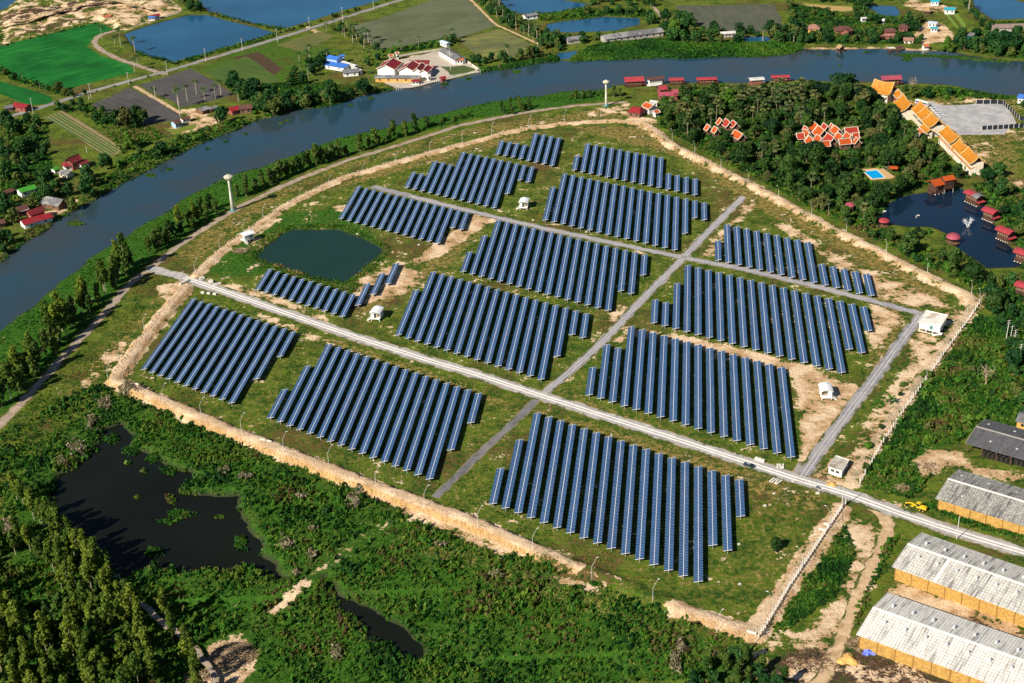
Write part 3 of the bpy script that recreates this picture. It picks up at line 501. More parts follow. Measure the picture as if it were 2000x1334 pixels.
# ------------------------------------------------------------------ solar tracker rows (u across, v mid along, units of 26 m)
ROWS = {
 'A': [(-123.02,892.55,1),(-117.71,889.86,1),(-112.38,887.11,1),(-107.05,884.09,1),(-101.71,894.08,2),(-96.36,891.14,2),(-91.01,888.27,2),(-85.64,885.22,2)],
 'B': [(-172.38,832.82,1),(-167.06,829.89,1),(-161.74,839.82,2),(-156.43,836.91,2),(-151.1,833.9,2),(-145.78,843.99,3),(-140.46,840.82,3),(-135.14,838.06,3),(-129.82,835.06,3),(-124.5,832.08,3),(-119.18,828.95,3),(-113.86,826.13,3),(-108.54,836.08,2),(-103.22,845.82,1),(-97.89,842.83,1)],
 'C': [(-70.66,864.04,1),(-65.3,874.12,2),(-59.93,871.03,2),(-54.56,868.04,2),(-49.18,865.06,2),(-43.81,862.17,2),(-38.43,859.3,2),(-33.05,856.37,2),(-27.66,853.42,2),(-22.27,850.43,2),(-16.88,847.52,2),(-11.49,831.61,1),(-6.09,828.45,1),(-0.69,825.5,1),(4.72,822.69,1)],
 'D': [(-202.61,794.76,2),(-197.29,791.8,2),(-191.97,788.83,2),(-186.67,785.87,2),(-181.37,782.93,2),(-176.08,780.0,2),(-170.8,777.06,2),(-165.53,774.14,2),(-160.26,771.22,2),(-155.0,768.33,2),(-149.75,765.42,2),(-144.51,762.53,2),(-139.28,759.63,2),(-134.06,769.27,1),(-128.84,766.55,1)],
 'E': [(-81.42,794.77,2),(-76.07,805.13,3),(-70.72,802.21,3),(-65.36,799.24,3),(-60.0,796.24,3),(-54.63,793.27,3),(-49.25,790.34,3),(-43.88,787.35,3),(-38.5,784.43,3),(-33.11,781.46,3),(-27.72,778.45,3),(-22.33,775.47,3),(-16.93,772.47,3),(-11.52,769.52,3),(-6.12,766.52,3),(-0.7,776.68,2),(4.71,786.58,1),(10.13,783.6,1)],
 'F': [(-119.01,708.73,1),(-113.67,718.81,2),(-108.32,728.96,3),(-102.96,725.97,3),(-97.61,723.01,3),(-92.25,719.97,3),(-86.89,716.99,3),(-81.52,713.98,3),(-76.15,711.01,3),(-70.78,708.0,3),(-65.41,705.03,3),(-60.03,702.03,3),(-54.65,699.06,3),(-49.27,696.04,3),(-43.89,693.06,3),(-38.5,690.03,3),(-33.11,700.1,2),(-27.71,697.12,2),(-22.32,707.06,1)],
 'G': [(17.45,727.36,1),(22.85,737.38,2),(28.25,734.47,2),(33.66,731.53,2),(39.08,728.41,2),(44.51,725.4,2),(49.94,722.44,2),(55.39,719.28,2),(60.84,716.41,2),(66.29,713.41,2),(71.76,697.12,1),(77.23,694.11,1),(82.71,691.13,1),(88.2,688.18,1),(93.69,685.36,1)],
 'H': [(-225.93,682.7,1),(-220.64,679.66,1),(-215.35,676.62,1),(-210.06,673.62,1),(-204.77,670.6,1),(-199.48,667.62,1),(-194.2,664.61,1),(-188.91,661.59,1),(-183.63,658.55,1),(-178.35,655.54,1),(-173.07,652.53,1),(-167.79,665.93,1),(-162.51,679.14,1),(-157.23,692.4,1)],
 'I': [(-140.33,645.96,2),(-135.04,655.81,3),(-129.73,652.83,3),(-124.42,649.88,3),(-119.1,646.82,3),(-113.77,643.84,3),(-108.43,640.83,3),(-103.09,637.84,3),(-97.74,634.81,3),(-92.38,631.81,3),(-87.01,628.8,3),(-81.63,625.74,3),(-76.25,622.73,3),(-70.86,619.7,3),(-65.46,616.68,3),(-60.05,626.7,2),(-54.64,636.61,1),(-49.21,633.53,1)],
 'J': [(-15.1,650.73,1),(-9.69,647.77,1),(-4.27,657.87,2),(1.14,667.82,3),(6.57,664.84,3),(11.99,661.83,3),(17.42,658.88,3),(22.85,655.9,3),(28.29,652.93,3),(33.73,649.97,3),(39.17,646.95,3),(44.61,643.91,3),(50.06,640.98,3),(55.51,637.92,3),(60.97,634.97,3),(66.43,631.95,3),(71.89,628.93,3),(77.36,639.01,2),(82.83,635.81,2),(88.3,645.84,1)],
 'K': [(-256.86,618.61,3),(-251.75,615.58,3),(-246.62,612.7,3),(-241.46,609.77,3),(-236.28,606.69,3),(-231.08,603.71,3),(-225.86,600.69,3),(-220.61,597.63,3),(-215.34,594.66,3),(-210.05,591.65,3),(-204.74,588.53,3),(-199.41,598.51,2),(-194.05,608.24,1)],
 'L': [(-183.13,550.04,1),(-177.85,559.96,2),(-172.56,569.73,3),(-167.27,566.7,3),(-161.98,563.74,3),(-156.67,560.62,3),(-151.36,557.58,3),(-146.05,554.48,3),(-140.73,551.47,3),(-135.4,548.4,3),(-130.07,545.34,3),(-124.73,542.3,3),(-119.38,539.18,3),(-114.03,536.2,3),(-108.67,533.05,3),(-103.3,530.02,3),(-97.93,540.12,2),(-92.55,550.07,1)],
 'M': [(-42.3,577.0,1),(-36.88,587.22,2),(-31.46,584.2,2),(-26.03,593.94,3),(-20.61,590.89,3),(-15.18,587.84,3),(-9.74,584.79,3),(-4.31,581.8,3),(1.13,578.74,3),(6.57,575.73,3),(12.01,572.67,3),(17.46,569.68,3),(22.9,566.59,3),(28.35,563.55,3),(33.81,560.51,3),(39.26,557.48,3),(44.72,554.4,3)],
 'N': [(-74.84,487.32,1),(-69.44,497.52,2),(-64.04,507.6,3),(-58.63,504.47,3),(-53.22,501.36,3),(-47.81,498.22,3),(-42.39,495.15,3),(-36.96,492.04,3),(-31.54,488.94,3),(-26.11,485.81,3),(-20.67,482.68,3),(-15.23,479.55,3),(-9.79,476.43,3),(-4.34,473.29,3),(1.11,470.15,3),(6.57,467.01,3),(12.02,477.0,2),(17.49,473.9,2),(22.95,483.93,1)],
}
def panel_mat():
    m, nt, b = node_mat('solar_glass'); L = nt.links; o = objco(nt); sx = N(nt, 'ShaderNodeSeparateXYZ'); L.new(o, sx.inputs[0])
    fy = mth(nt, 'FRACT', mth(nt, 'ADD', sx.outputs[1], 200.0)); ln = mth(nt, 'LESS_THAN', mth(nt, 'ABSOLUTE', mth(nt, 'SUBTRACT', fy, 0.5)), 0.425)   # 1 = cell, 0 = frame line
    cell = N(nt, 'ShaderNodeMapping'); L.new(o, cell.inputs[0]); cell.inputs['Scale'].default_value = (1, 1, 0)
    wn_ = N(nt, 'ShaderNodeTexWhiteNoise'); fl = N(nt, 'ShaderNodeVectorMath', operation='FLOOR'); L.new(cell.outputs[0], fl.inputs[0]); L.new(fl.outputs[0], wn_.inputs[0])
    oi = N(nt, 'ShaderNodeObjectInfo'); rr = mth(nt, 'ADD', mth(nt, 'MULTIPLY', wn_.outputs[0], 0.55), mth(nt, 'MULTIPLY', oi.outputs['Random'], 0.6))
    col = mixc(nt, rr, (0.004, 0.032, 0.105), (0.011, 0.060, 0.170)); col = mixc(nt, ln, (0.24, 0.34, 0.50), col)
    L.new(col, b.inputs['Base Color']); dn = noise(nt, pos(nt), 0.12, 3); col = mixc(nt, mth(nt, 'MULTIPLY', ramp(nt, dn, 0.45, 0.75), 0.09), col, (0.30, 0.30, 0.28)); L.new(col, b.inputs['Base Color']); b.inputs['Roughness'].default_value = 0.2; b.inputs['Specular IOR Level'].default_value = 0.26
    return m
PANEL = panel_mat(); ALU = mat('galvanised_steel', (0.62, 0.63, 0.65), (0.50, 0.51, 0.53), 2.0, 0.45, 0.3); TUBEM = mat('white_tube', (0.78, 0.78, 0.80), (0.66, 0.67, 0.70), 0.8, 0.5)
TILT = math.radians(12.0); WMOD, GAPM = 1.62, 0.20
def tracker_mesh(n):
    Ly = n * LMOD; out = {}
    ct, st = math.cos(TILT), math.sin(TILT)
    def bank(sgn):
        mb = MB(); x0, x1 = sgn * GAPM / 2, sgn * (GAPM / 2 + WMOD)
        a, c = (min(x0, x1), max(x0, x1))
        q = lambda x, y, z: (x * ct - z * st, y, x * st + z * ct)
        mb.hexa([q(a, -Ly / 2, 0.02), q(c, -Ly / 2, 0.02), q(c, Ly / 2, 0.02), q(a, Ly / 2, 0.02), q(a, -Ly / 2, 0.07), q(c, -Ly / 2, 0.07), q(c, Ly / 2, 0.07), q(a, Ly / 2, 0.07)])
        return mb
    return bank, Ly, ct, st
PROTO = {}
for n in (1, 2, 3):
    bank, Ly, ct, st = tracker_mesh(n)
    root = empty('solar_tracker')
    bank(-1).build('module_bank', PANEL, root); bank(1).build('module_bank', PANEL, root)
    MB().bar((0, -Ly / 2 - 0.15, 0.03), (0, Ly / 2 + 0.15, 0.03), 0.19, 0.13).build('torque_tube', TUBEM, root)
    w = GAPM / 2 + WMOD
    for e in (-1, 1):
        y = e * (Ly / 2 + 0.06)
        MB().bar((-w * ct, y, -w * st + 0.03), (w * ct, y, w * st + 0.03), 0.11, 0.13).build('end_beam', TUBEM, root)
    k = 2 * n + 1
    pm = None
    for i in range(k):
        y = -Ly / 2 + 0.5 + (Ly - 1.0) * i / (k - 1)
        if pm is None:
            po = MB().bar((0, 0, -TABLE_Z - 0.3), (0, 0, -0.04), 0.16).build('support_post', ALU, root); pm = po.data
        else: po = link_mesh('support_post', pm, root)
        po.location = (0, y, 0)
    PROTO[n] = [root, False]
ORD = ['first', 'second', 'third', 'fourth', 'fifth', 'sixth', 'seventh', 'eighth', 'ninth', 'tenth', 'eleventh', 'twelfth', 'thirteenth', 'fourteenth', 'fifteenth', 'sixteenth', 'seventeenth', 'eighteenth', 'nineteenth', 'twentieth']
BLOCK = {'A': 'the small far block by the far dike', 'B': 'the far left block above the grey road', 'C': 'the far right block below the forest dike', 'D': 'the block above the green pond', 'E': 'the block right of the middle cabin',
         'F': 'the centre block below the middle road', 'G': 'the block above the right middle road', 'H': 'the block below the green pond', 'I': 'the block beside the lower left cabin', 'J': 'the block below the right middle road',
         'K': 'the leftmost block at the left dike', 'L': 'the block between left block and dark spur', 'M': 'the block left of the right cabin', 'N': 'the nearest block below the main road'}
LENW = {1: 'short', 2: 'medium', 3: 'long'}
DKT = random.Random(3)
def place_tracker(b, i, u, v, n):
    root, used = PROTO[n]
    o = copy_tree(root) if used else root
    PROTO[n][1] = True
    p = UAX * u + VAX * v
    o.location = (p.x, p.y, TABLE_Z); o.rotation_euler = (0, DKT.uniform(-0.03, 0.03), -AZ)
    tag(o, f"{LENW[n]} blue solar row, {ORD[i]} from left in {BLOCK[b]}", 'solar panel row', 'solar tracker rows of the farm')
for b, rows in ROWS.items():
    for i, (u, v, n) in enumerate(rows):
        place_tracker(b, i, u, v, n)
# ------------------------------------------------------------------ things built from parts
class Thing:
    """an Empty at the thing's base; parts are drawn in world metres and stored in its own frame"""
    def __init__(s, name, label, cat, loc, rz=0.0, group=None):
        s.o = empty(name, loc, rz); tag(s.o, label, cat, group)
        s.inv = (Matrix.Translation(Vector(loc)) @ Matrix.Rotation(rz, 4, 'Z')).inverted()
    def part(s, name, mb, m, parent=None, smooth=False, label=None):
        mb.v = [tuple(s.inv @ Vector(v)) for v in mb.v]
        o = mb.build(name, m, parent or s.o, smooth)
        if label: o['label'] = label
        return o
WHITE = mat('white_paint', (0.80, 0.79, 0.76), (0.70, 0.69, 0.66), 0.6, 0.6); CREAM = mat('cream_wall', (0.70, 0.62, 0.50), (0.58, 0.50, 0.40), 0.5); DARKGLASS = mat('dark_glass', (0.03, 0.04, 0.05), (0.02, 0.025, 0.03), 1, 0.15, spec=0.5)
DARKWOOD = mat('dark_timber', (0.10, 0.045, 0.03), (0.06, 0.03, 0.02), 0.8); BROWNWOOD = mat('brown_timber', (0.20, 0.11, 0.07), (0.13, 0.07, 0.045), 0.8); CONC = mat('raw_concrete', (0.42, 0.39, 0.35), (0.32, 0.30, 0.27), 0.6)
R_RED = mat('red_roof', (0.30, 0.020, 0.026), (0.20, 0.016, 0.022), 0.5, 0.55, c3=(0.20, 0.03, 0.03), scale3=0.2); R_DKRED = mat('dark_red_roof', (0.20, 0.022, 0.025), (0.13, 0.018, 0.02), 0.5, 0.6, c3=(0.10, 0.03, 0.03), scale3=0.2); R_PINK = mat('faded_red_roof', (0.36, 0.046, 0.056), (0.27, 0.036, 0.045), 0.4, 0.6); R_ROSE = mat('rose_roof', (0.34, 0.065, 0.10), (0.27, 0.055, 0.08), 0.4, 0.6)
R_ORANGE = mat('orange_tile', (0.44, 0.080, 0.014), (0.34, 0.058, 0.013), 0.6, 0.6); R_ORANGERED = mat('orange_red_tile', (0.36, 0.036, 0.020), (0.27, 0.028, 0.018), 0.6, 0.6); R_GOLD = mat('golden_tile', (0.50, 0.20, 0.018), (0.38, 0.145, 0.015), 0.5, 0.55); R_GREY = mat('grey_roof', (0.165, 0.165, 0.175), (0.11, 0.11, 0.118), 0.4, 0.8, c3=(0.24, 0.24, 0.24), scale3=0.12)
R_BROWN = mat('brown_roof', (0.13, 0.055, 0.045), (0.09, 0.042, 0.036), 0.5, 0.7); R_GREEN = mat('green_roof', (0.06, 0.30, 0.03), (0.045, 0.22, 0.025), 0.4, 0.6); R_BLUE = mat('blue_roof', (0.04, 0.14, 0.50), (0.05, 0.17, 0.54), 0.5, 0.5); R_TEAL = mat('teal_roof', (0.03, 0.34, 0.45), (0.03, 0.27, 0.36), 0.5, 0.5); R_TIN = mat('pale_tin_roof', (0.60, 0.58, 0.56), (0.46, 0.44, 0.43), 0.4, 0.5); R_PINKBR = mat('pinkish_brown_tile', (0.34, 0.17, 0.13), (0.26, 0.13, 0.10), 0.5, 0.7); R_TILEOR = mat('terracotta_tile', (0.52, 0.15, 0.06), (0.42, 0.12, 0.05), 0.6, 0.7); R_THATCH = mat('thatch', (0.38, 0.25, 0.13), (0.26, 0.17, 0.09), 0.8, 0.95)
TRIM_W = mat('cream_trim', (0.70, 0.62, 0.50), (0.62, 0.54, 0.43), 1.0, 0.6); TRIM_D = mat('dark_trim', (0.12, 0.06, 0.04), (0.09, 0.05, 0.035), 1.0, 0.7); PINKW = mat('reddish_wall', (0.30, 0.10, 0.08), (0.22, 0.08, 0.065), 0.6); YELW = mat('ochre_wall', (0.62, 0.36, 0.10), (0.52, 0.29, 0.08), 0.4); BLUEW = mat('pale_blue_wall', (0.35, 0.50, 0.68), (0.30, 0.44, 0.6), 0.5)

def gable(name, label, ra, rb, zr, hw, ze, roofm, wallm, cat='house', group=None, z0=0.0, over=0.7, curve=0.0, trim=None, hip=0.0, windows=2, side=1, stilts=False, ridge_up=0.0, T=None, wall=True, door=True, wh=0.0):
    """a gabled (or hipped, or sweeping Thai) roof read off by its ridge ends in the photo, on walls with openings"""
    a = P(*ra, zr) if len(ra) == 2 else Vector(ra); b = P(*rb, zr) if len(rb) == 2 else Vector(rb)
    a, b = Vector((a.x, a.y, 0)), Vector((b.x, b.y, 0)); L = (b - a).length; X = (b - a) / L; Y = Vector((-X.y, X.x, 0)); c = (a + b) / 2
    if T is None:
        T = Thing(name, label, cat, (c.x, c.y, z0 - 0.1), math.atan2(X.y, X.x), group)
    n = 6 if curve else 1
    prof = []
    for k in range(n + 1):
        t = k / n; prof.append((hw * t, zr - (zr - ze) * (t + curve * math.sin(math.pi * t) * 0.5)))
    th = 0.16
    ts = [0, 0.25, 0.5, 0.75, 1] if ridge_up else [0, 1]
    roof = MB()
    for sg in (1, -1):
        top = []
        for t in ts:
            up = ridge_up * (2 * t - 1) ** 2
            row = []
            for k, (y, z) in enumerate(prof):
                e = hip * (1 - 1.0 * k / n) if hip else 0
                s_ = a + X * (L * t + (e if t == 0 else -e if t == 1 else 0)) if hip else a + X * L * t
                row.append(s_ + Y * sg * y + UP * (z + up * (1 - y / hw * 0.6)))
            top.append(row)
        vs = [v for r_ in top for v in r_]; m = n + 1; nv = len(vs); vs += [v - UP * th for v in vs]
        fs = []
        for i in range(len(ts) - 1):
            for k in range(n):
                q = (i * m + k, i * m + k + 1, (i + 1) * m + k + 1, (i + 1) * m + k)
                q = q if sg < 0 else q[::-1]
                fs += [q, tuple(j + nv for j in q[::-1])]
            q = (i * m + n, i * m + n + nv, (i + 1) * m + n + nv, (i + 1) * m + n); fs.append(q)
        for i in (0, len(ts) - 1):
            for k in range(n): fs.append((i * m + k, i * m + k + 1, i * m + k + 1 + nv, i * m + k + nv))
        roof.add(vs, fs)
    if hip:
        for t, sg in ((0, 1), (1, -1)):
            e0 = a + X * L * t
            pk = e0 + X * hip * sg + UP * zr
            q1, q2 = e0 + Y * hw + UP * ze, e0 - Y * hw + UP * ze
            roof.add([pk, q1, q2, pk - UP * th, q1 - UP * th, q2 - UP * th], [(0, 1, 2), (5, 4, 3), (1, 4, 5, 2)])
    R_ = T.part('roof', roof, roofm)
    if trim:
        tm = MB()
        for t in (0, 1):
            up = ridge_up
            for sg in (1, -1):
                pr = [a + X * (L * t + (0.12 if t else -0.12)) + Y * sg * y + UP * (z + 0.1 + up * (1 - y / hw * 0.6)) for y, z in prof]
                for p, q in zip(pr[:-1], pr[1:]): tm.bar(p, q, 0.42, 0.34)
        for i in range(len(ts) - 1):
            t, u = ts[i], ts[i + 1]
            tm.bar(a + X * L * t + UP * (zr + 0.12 + ridge_up * (2 * t - 1) ** 2), a + X * L * u + UP * (zr + 0.12 + ridge_up * (2 * u - 1) ** 2), 0.4, 0.3)
        for sg in (1, -1): tm.bar(a + Y * sg * (hw + 0.06) + UP * (ze + 0.05), b + Y * sg * (hw + 0.06) + UP * (ze + 0.05), 0.3, 0.26)
        T.part('barge_board', tm, trim, R_)
    if wall:
        ww, l0, l1 = max(hw - over, hw * 0.5), over, L - over
        zt = ze - 0.1; zb = z0 - 0.6 if not stilts else z0 + stilts
        wl_ = MB(); A, B_ = a + X * l0, a + X * l1
        zg = zr - (zr - ze) * 0.12 - 0.25
        pts = [A - Y * ww + UP * zb, B_ - Y * ww + UP * zb, B_ + Y * ww + UP * zb, A + Y * ww + UP * zb]
        ze2 = ze + (zr - ze) * (1 - ww / hw) * (1 - 0.9 * min(1, curve)) - 0.22
        tp = [p + UP * (ze2 - zb) for p in pts]
        if hip or curve: wl_.hexa(pts + tp)
        else:
            ga, gb = A + UP * (zr - 0.25), B_ + UP * (zr - 0.25)
            wl_.add(pts + tp + [ga, gb], [(3, 2, 1, 0), (0, 1, 5, 4), (2, 3, 7, 6), (1, 2, 6, 9, 5), (3, 0, 4, 8, 7), (4, 5, 9, 8), (6, 7, 8, 9)])
        W_ = T.part('wall', wl_, wallm)
        hwin = min(1.3, (zt - max(zb, z0)) * 0.4); zc = max(zb, z0) + (zt - max(zb, z0)) * 0.56
        for sg in (-1, 1):
            for k in range(windows):
                t = l0 + (l1 - l0) * (k + 0.5) / windows
                if sg * side > 0 and door and k == windows // 2:
                    T.part('door', MB().box(a + X * t + Y * sg * (ww + 0.02) + UP * (max(zb, z0) + 1.0), (1.0, 0.1, 2.0), X, Y), TRIM_D); continue
                T.part('window', MB().box(a + X * t + Y * sg * (ww + 0.02) + UP * zc, (1.3, 0.1, hwin), X, Y), DARKGLASS)
        if stilts:
            for p in pts:
                q = c + Vector((p.x - c.x, p.y - c.y, 0)) * 0.95
                T.part('stilt', MB().bar(q + UP * (z0 - 1.5), q + UP * (zb + 0.05), 0.3), CONC)
    return T

# ---- inverter cabins on stilts, curved white roofs ------------------------------------------------
def cabin(name, label, c, yaw, stair):
    """front faces -y of its own frame"""
    T = Thing(name, label, 'cabin', (0, 0, 0), 0.0, 'white inverter cabins on stilts'); o = T.o
    W_, D_, zf, ze, zr = 4.6, 6.4, 1.5, 4.6, 5.5
    rf = MB(); m = 9; vs = []
    for y in (-D_ / 2 - 0.7, D_ / 2 + 0.5):
        for k in range(m):
            x = (W_ / 2 + 0.55) * (2 * k / (m - 1) - 1); vs.append((x, y, ze + (zr - ze) * (1 - (x / (W_ / 2 + 0.55)) ** 2)))
    nv = len(vs); vs += [(x, y, z - 0.14) for x, y, z in vs]
    fs = [(k, k + 1, m + k + 1, m + k) for k in range(m - 1)] + [(m + k + nv, m + k + 1 + nv, k + 1 + nv, k + nv) for k in range(m - 1)]
    for r0 in (0, m): fs += [(r0 + k, r0 + k + 1, r0 + k + 1 + nv, r0 + k + nv) for k in range(m - 1)]
    fs += [(0, m, m + nv, nv), (m - 1, 2 * m - 1, 2 * m - 1 + nv, m - 1 + nv)]
    R_ = T.part('roof', rf.add(vs, fs), CABROOF)
    T.part('roof_vent', MB().box((0.6, D_ / 2 - 0.8, zr + 0.02), (0.9, 0.7, 0.5)), BLUEW, R_)
    w = MB(); pd = 1.5   # porch depth
    w.box((0, pd / 2, (zf + ze) / 2 + 0.2), (W_, D_ - pd, ze - zf + 0.4))
    w.box((-W_ / 2 + 0.8 if stair < 0 else W_ / 2 - 0.8, -D_ / 2 + pd / 2, (zf + ze) / 2 + 0.1), (1.6, pd, ze - zf + 0.2))
    w.box((0, -D_ / 2 + 0.1, ze + 0.15), (W_, 0.15, 0.5))
    Wl = T.part('wall', w, WHITE)
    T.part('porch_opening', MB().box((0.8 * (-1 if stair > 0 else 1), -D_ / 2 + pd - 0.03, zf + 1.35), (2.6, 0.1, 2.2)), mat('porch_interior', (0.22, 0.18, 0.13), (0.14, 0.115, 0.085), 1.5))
    T.part('door', MB().box((0.4 * (-1 if stair > 0 else 1), -D_ / 2 + pd - 0.1, zf + 1.05), (0.9, 0.1, 2.0)), mat('tan_door', (0.45, 0.38, 0.28), (0.38, 0.31, 0.23), 1))
    T.part('louvre', MB().box((W_ / 2 + 0.03, 1.2, zf + 1.6), (0.1, 1.4, 1.2)), R_GREY); T.part('louvre', MB().box((-W_ / 2 - 0.03, 1.2, zf + 1.6), (0.1, 1.4, 1.2)), R_GREY)
    T.part('floor', MB().box((0, -0.15, zf - 0.15), (W_ + 0.1, D_ + 0.5, 0.34)), WHITE)
    for x in (-W_ / 2 + 0.2, W_ / 2 - 0.2):
        for y in (-D_ / 2 + 0.15, 0, D_ / 2 - 0.3): T.part('stilt', MB().box((x, y, zf / 2 - 0.3), (0.34, 0.34, zf)), WHITE)
    s = -1 if stair < 0 else 1
    st = MB()
    for k in range(7): st.box((s * (W_ / 2 + 0.3 + 0.28 * k), -D_ / 2 + 0.35, zf - 0.18 - 0.21 * k), (0.32, 1.0, 0.09))
    for y in (-D_ / 2 - 0.15, -D_ / 2 + 0.85): st.bar((s * (W_ / 2 + 0.1), y, zf - 0.1), (s * (W_ / 2 + 2.2), y, 0.0), 0.12, 0.3)
    S_ = T.part('stair', st, WHITE)
    hr = MB()
    for y in (-D_ / 2 - 0.15, -D_ / 2 + 0.85):
        hr.bar((s * (W_ / 2 + 0.1), y, zf + 0.9), (s * (W_ / 2 + 2.2), y, 0.95), 0.07)
        for k in range(4): hr.bar((s * (W_ / 2 + 0.1 + 0.7 * k), y, zf - 0.2 - 0.5 * k), (s * (W_ / 2 + 0.1 + 0.7 * k), y, zf + 0.9 - 0.48 * k), 0.05)
    T.part('handrail', hr, WHITE, S_)
    o.location = (c.x, c.y, ground_z(c.x, c.y) * 0 + c.z); o.rotation_euler = (0, 0, yaw)
    return T
def cabroof():
    m, nt, b = node_mat('ribbed_white_roof'); o = objco(nt); sx = N(nt, 'ShaderNodeSeparateXYZ'); nt.links.new(o, sx.inputs[0])
    f = mth(nt, 'FRACT', mth(nt, 'MULTIPLY', sx.outputs[0], 1.6)); col = mixc(nt, mth(nt, 'LESS_THAN', f, 0.14), (0.80, 0.81, 0.82), (0.55, 0.57, 0.60))
    nt.links.new(col, b.inputs['Base Color']); b.inputs['Roughness'].default_value = 0.5
    return m
CABROOF = cabroof()
cabin('inverter_cabin', 'white stilted cabin between pond rows and lower left block', P(737, 622), -AZ - 0.10, -1)
cabin('inverter_cabin', 'white stilted cabin on bare sand near the right road', P(1612, 775), -AZ + 0.08, 1)
cabin('inverter_cabin', 'white stilted cabin left of the far right block', P(1024, 406), -AZ - 0.05, -1)
cabin('inverter_cabin', 'small white cabin on the dike above the green pond', P(484, 470, 0.6), -AZ - 0.75, 1)

# ---- control building and guard house -------------------------------------------------------------
def flat_house(name, label, corners, zr, base_z, wallm, roofm, inset=0.7):
    q = PP(corners, zr); c = sum(q, Vector()) / 4; X = ((q[1] - q[0]) + (q[2] - q[3])).normalized()
    T = Thing(name, label, 'building', (c.x, c.y, 0), math.atan2(X.y, X.x)); Y = Vector((-X.y, X.x, 0))
    q = [Vector((p.x, p.y, 0)) for p in q]; cc = Vector((c.x, c.y, 0))
    sh = lambda p, d: p - (p - cc).normalized() * d
    T.part('roof', MB().hexa([p + UP * (zr - 0.3) for p in (q[3], q[2], q[1], q[0])] + [p + UP * zr for p in (q[3], q[2], q[1], q[0])]), roofm)
    par = MB()
    for i in range(4): par.bar(sh(q[i], 0.15) + UP * (zr + 0.12), sh(q[(i + 1) % 4], 0.15) + UP * (zr + 0.12), 0.22, 0.25)
    T.part('parapet', par, WHITE)
    w = [sh(p, inset) for p in (q[3], q[2], q[1], q[0])]
    T.part('wall', MB().hexa([p + UP * base_z for p in w] + [p + UP * (zr - 0.3) for p in w]), wallm)
    return T, w, X, Y
ROOFC = mat('stained_flat_roof', (0.80, 0.78, 0.73), (0.62, 0.58, 0.51), 0.35, 0.9, c3=(0.50, 0.42, 0.33), scale3=0.16)
T, w, X, Y = flat_house('control_building', 'white flat roofed control building on stilts at road corner', [(1808, 606), (1852, 616), (1837.6, 638.5), (1794, 628)], 5.2, 1.5, WHITE, ROOFC)
fr = w[0]; ex = (w[1] - w[0]); EL = ex.length; ex = ex / EL; ey = Vector((ex.y, -ex.x, 0))
T.part('window', MB().box(fr + ex * EL * 0.58 + ey * 0.03 + UP * 3.3, (1.6, 0.1, 2.0), ex, -ey), mat('greenish_glass', (0.10, 0.22, 0.24), (0.08, 0.18, 0.2), 1, 0.2))
T.part('vent', MB().box(fr + ex * EL * 0.22 + ey * 0.03 + UP * 4.2, (1.2, 0.1, 0.25), ex, -ey), R_GREY)
for k in range(4):
    for j in range(3):
        p = w[0].lerp(w[1], 0.02 + 0.96 * k / 3).lerp(w[3].lerp(w[2], 0.02 + 0.96 * k / 3), 0.02 + 0.96 * j / 2)
        T.part('stilt', MB().bar(p - UP * 0.3, p + UP * 1.52, 0.35), WHITE)
T.part('base_beam', MB().bar(w[0] + ey * 0.05 + UP * 0.12, w[1] + ey * 0.05 + UP * 0.12, 0.2, 0.24), WHITE)
st = MB(); s0 = w[1] + ey * 0.9 + UP * 1.5; s1 = s0 - ex * 3.0 - UP * 1.4
for d in (0, 1.0): st.bar(s0 + ey * d, s1 + ey * d, 0.12, 0.3)
for k in range(7): st.box(s0.lerp(s1, (k + 0.5) / 7) + ey * 0.5, (0.35, 1.0, 0.08), ex, -ey)
T.part('stair', st, WHITE)
T.part('landing', MB().box(w[1] + ex * 0.6 + ey * 0.2 + UP * 1.4, (1.6, 2.4, 0.2), ex, -ey), WHITE)
T, w, X, Y = flat_house('guard_house', 'small white guard house with stained flat roof at gate', [(1632.9, 889.8), (1658.8, 898.8), (1645, 921), (1616.8, 912)], 3.3, -0.2, WHITE, mat('stained_slab', (0.50, 0.46, 0.40), (0.36, 0.32, 0.27), 0.5, c3=(0.26, 0.22, 0.17), scale3=0.3), 0.55)
ex = (w[1] - w[0]); EL = ex.length; ex = ex / EL; ey = Vector((ex.y, -ex.x, 0))
for t in (0.3, 0.68): T.part('window', MB().box(w[0] + ex * EL * t + ey * 0.03 + UP * 2.0, (1.5, 0.1, 1.0), ex, -ey), DARKGLASS)
T.part('door', MB().box(w[1].lerp(w[2], 0.5) + ex * 0.03 + UP * 0.95, (0.1, 0.9, 2.0), ex, -ey), R_TEAL)

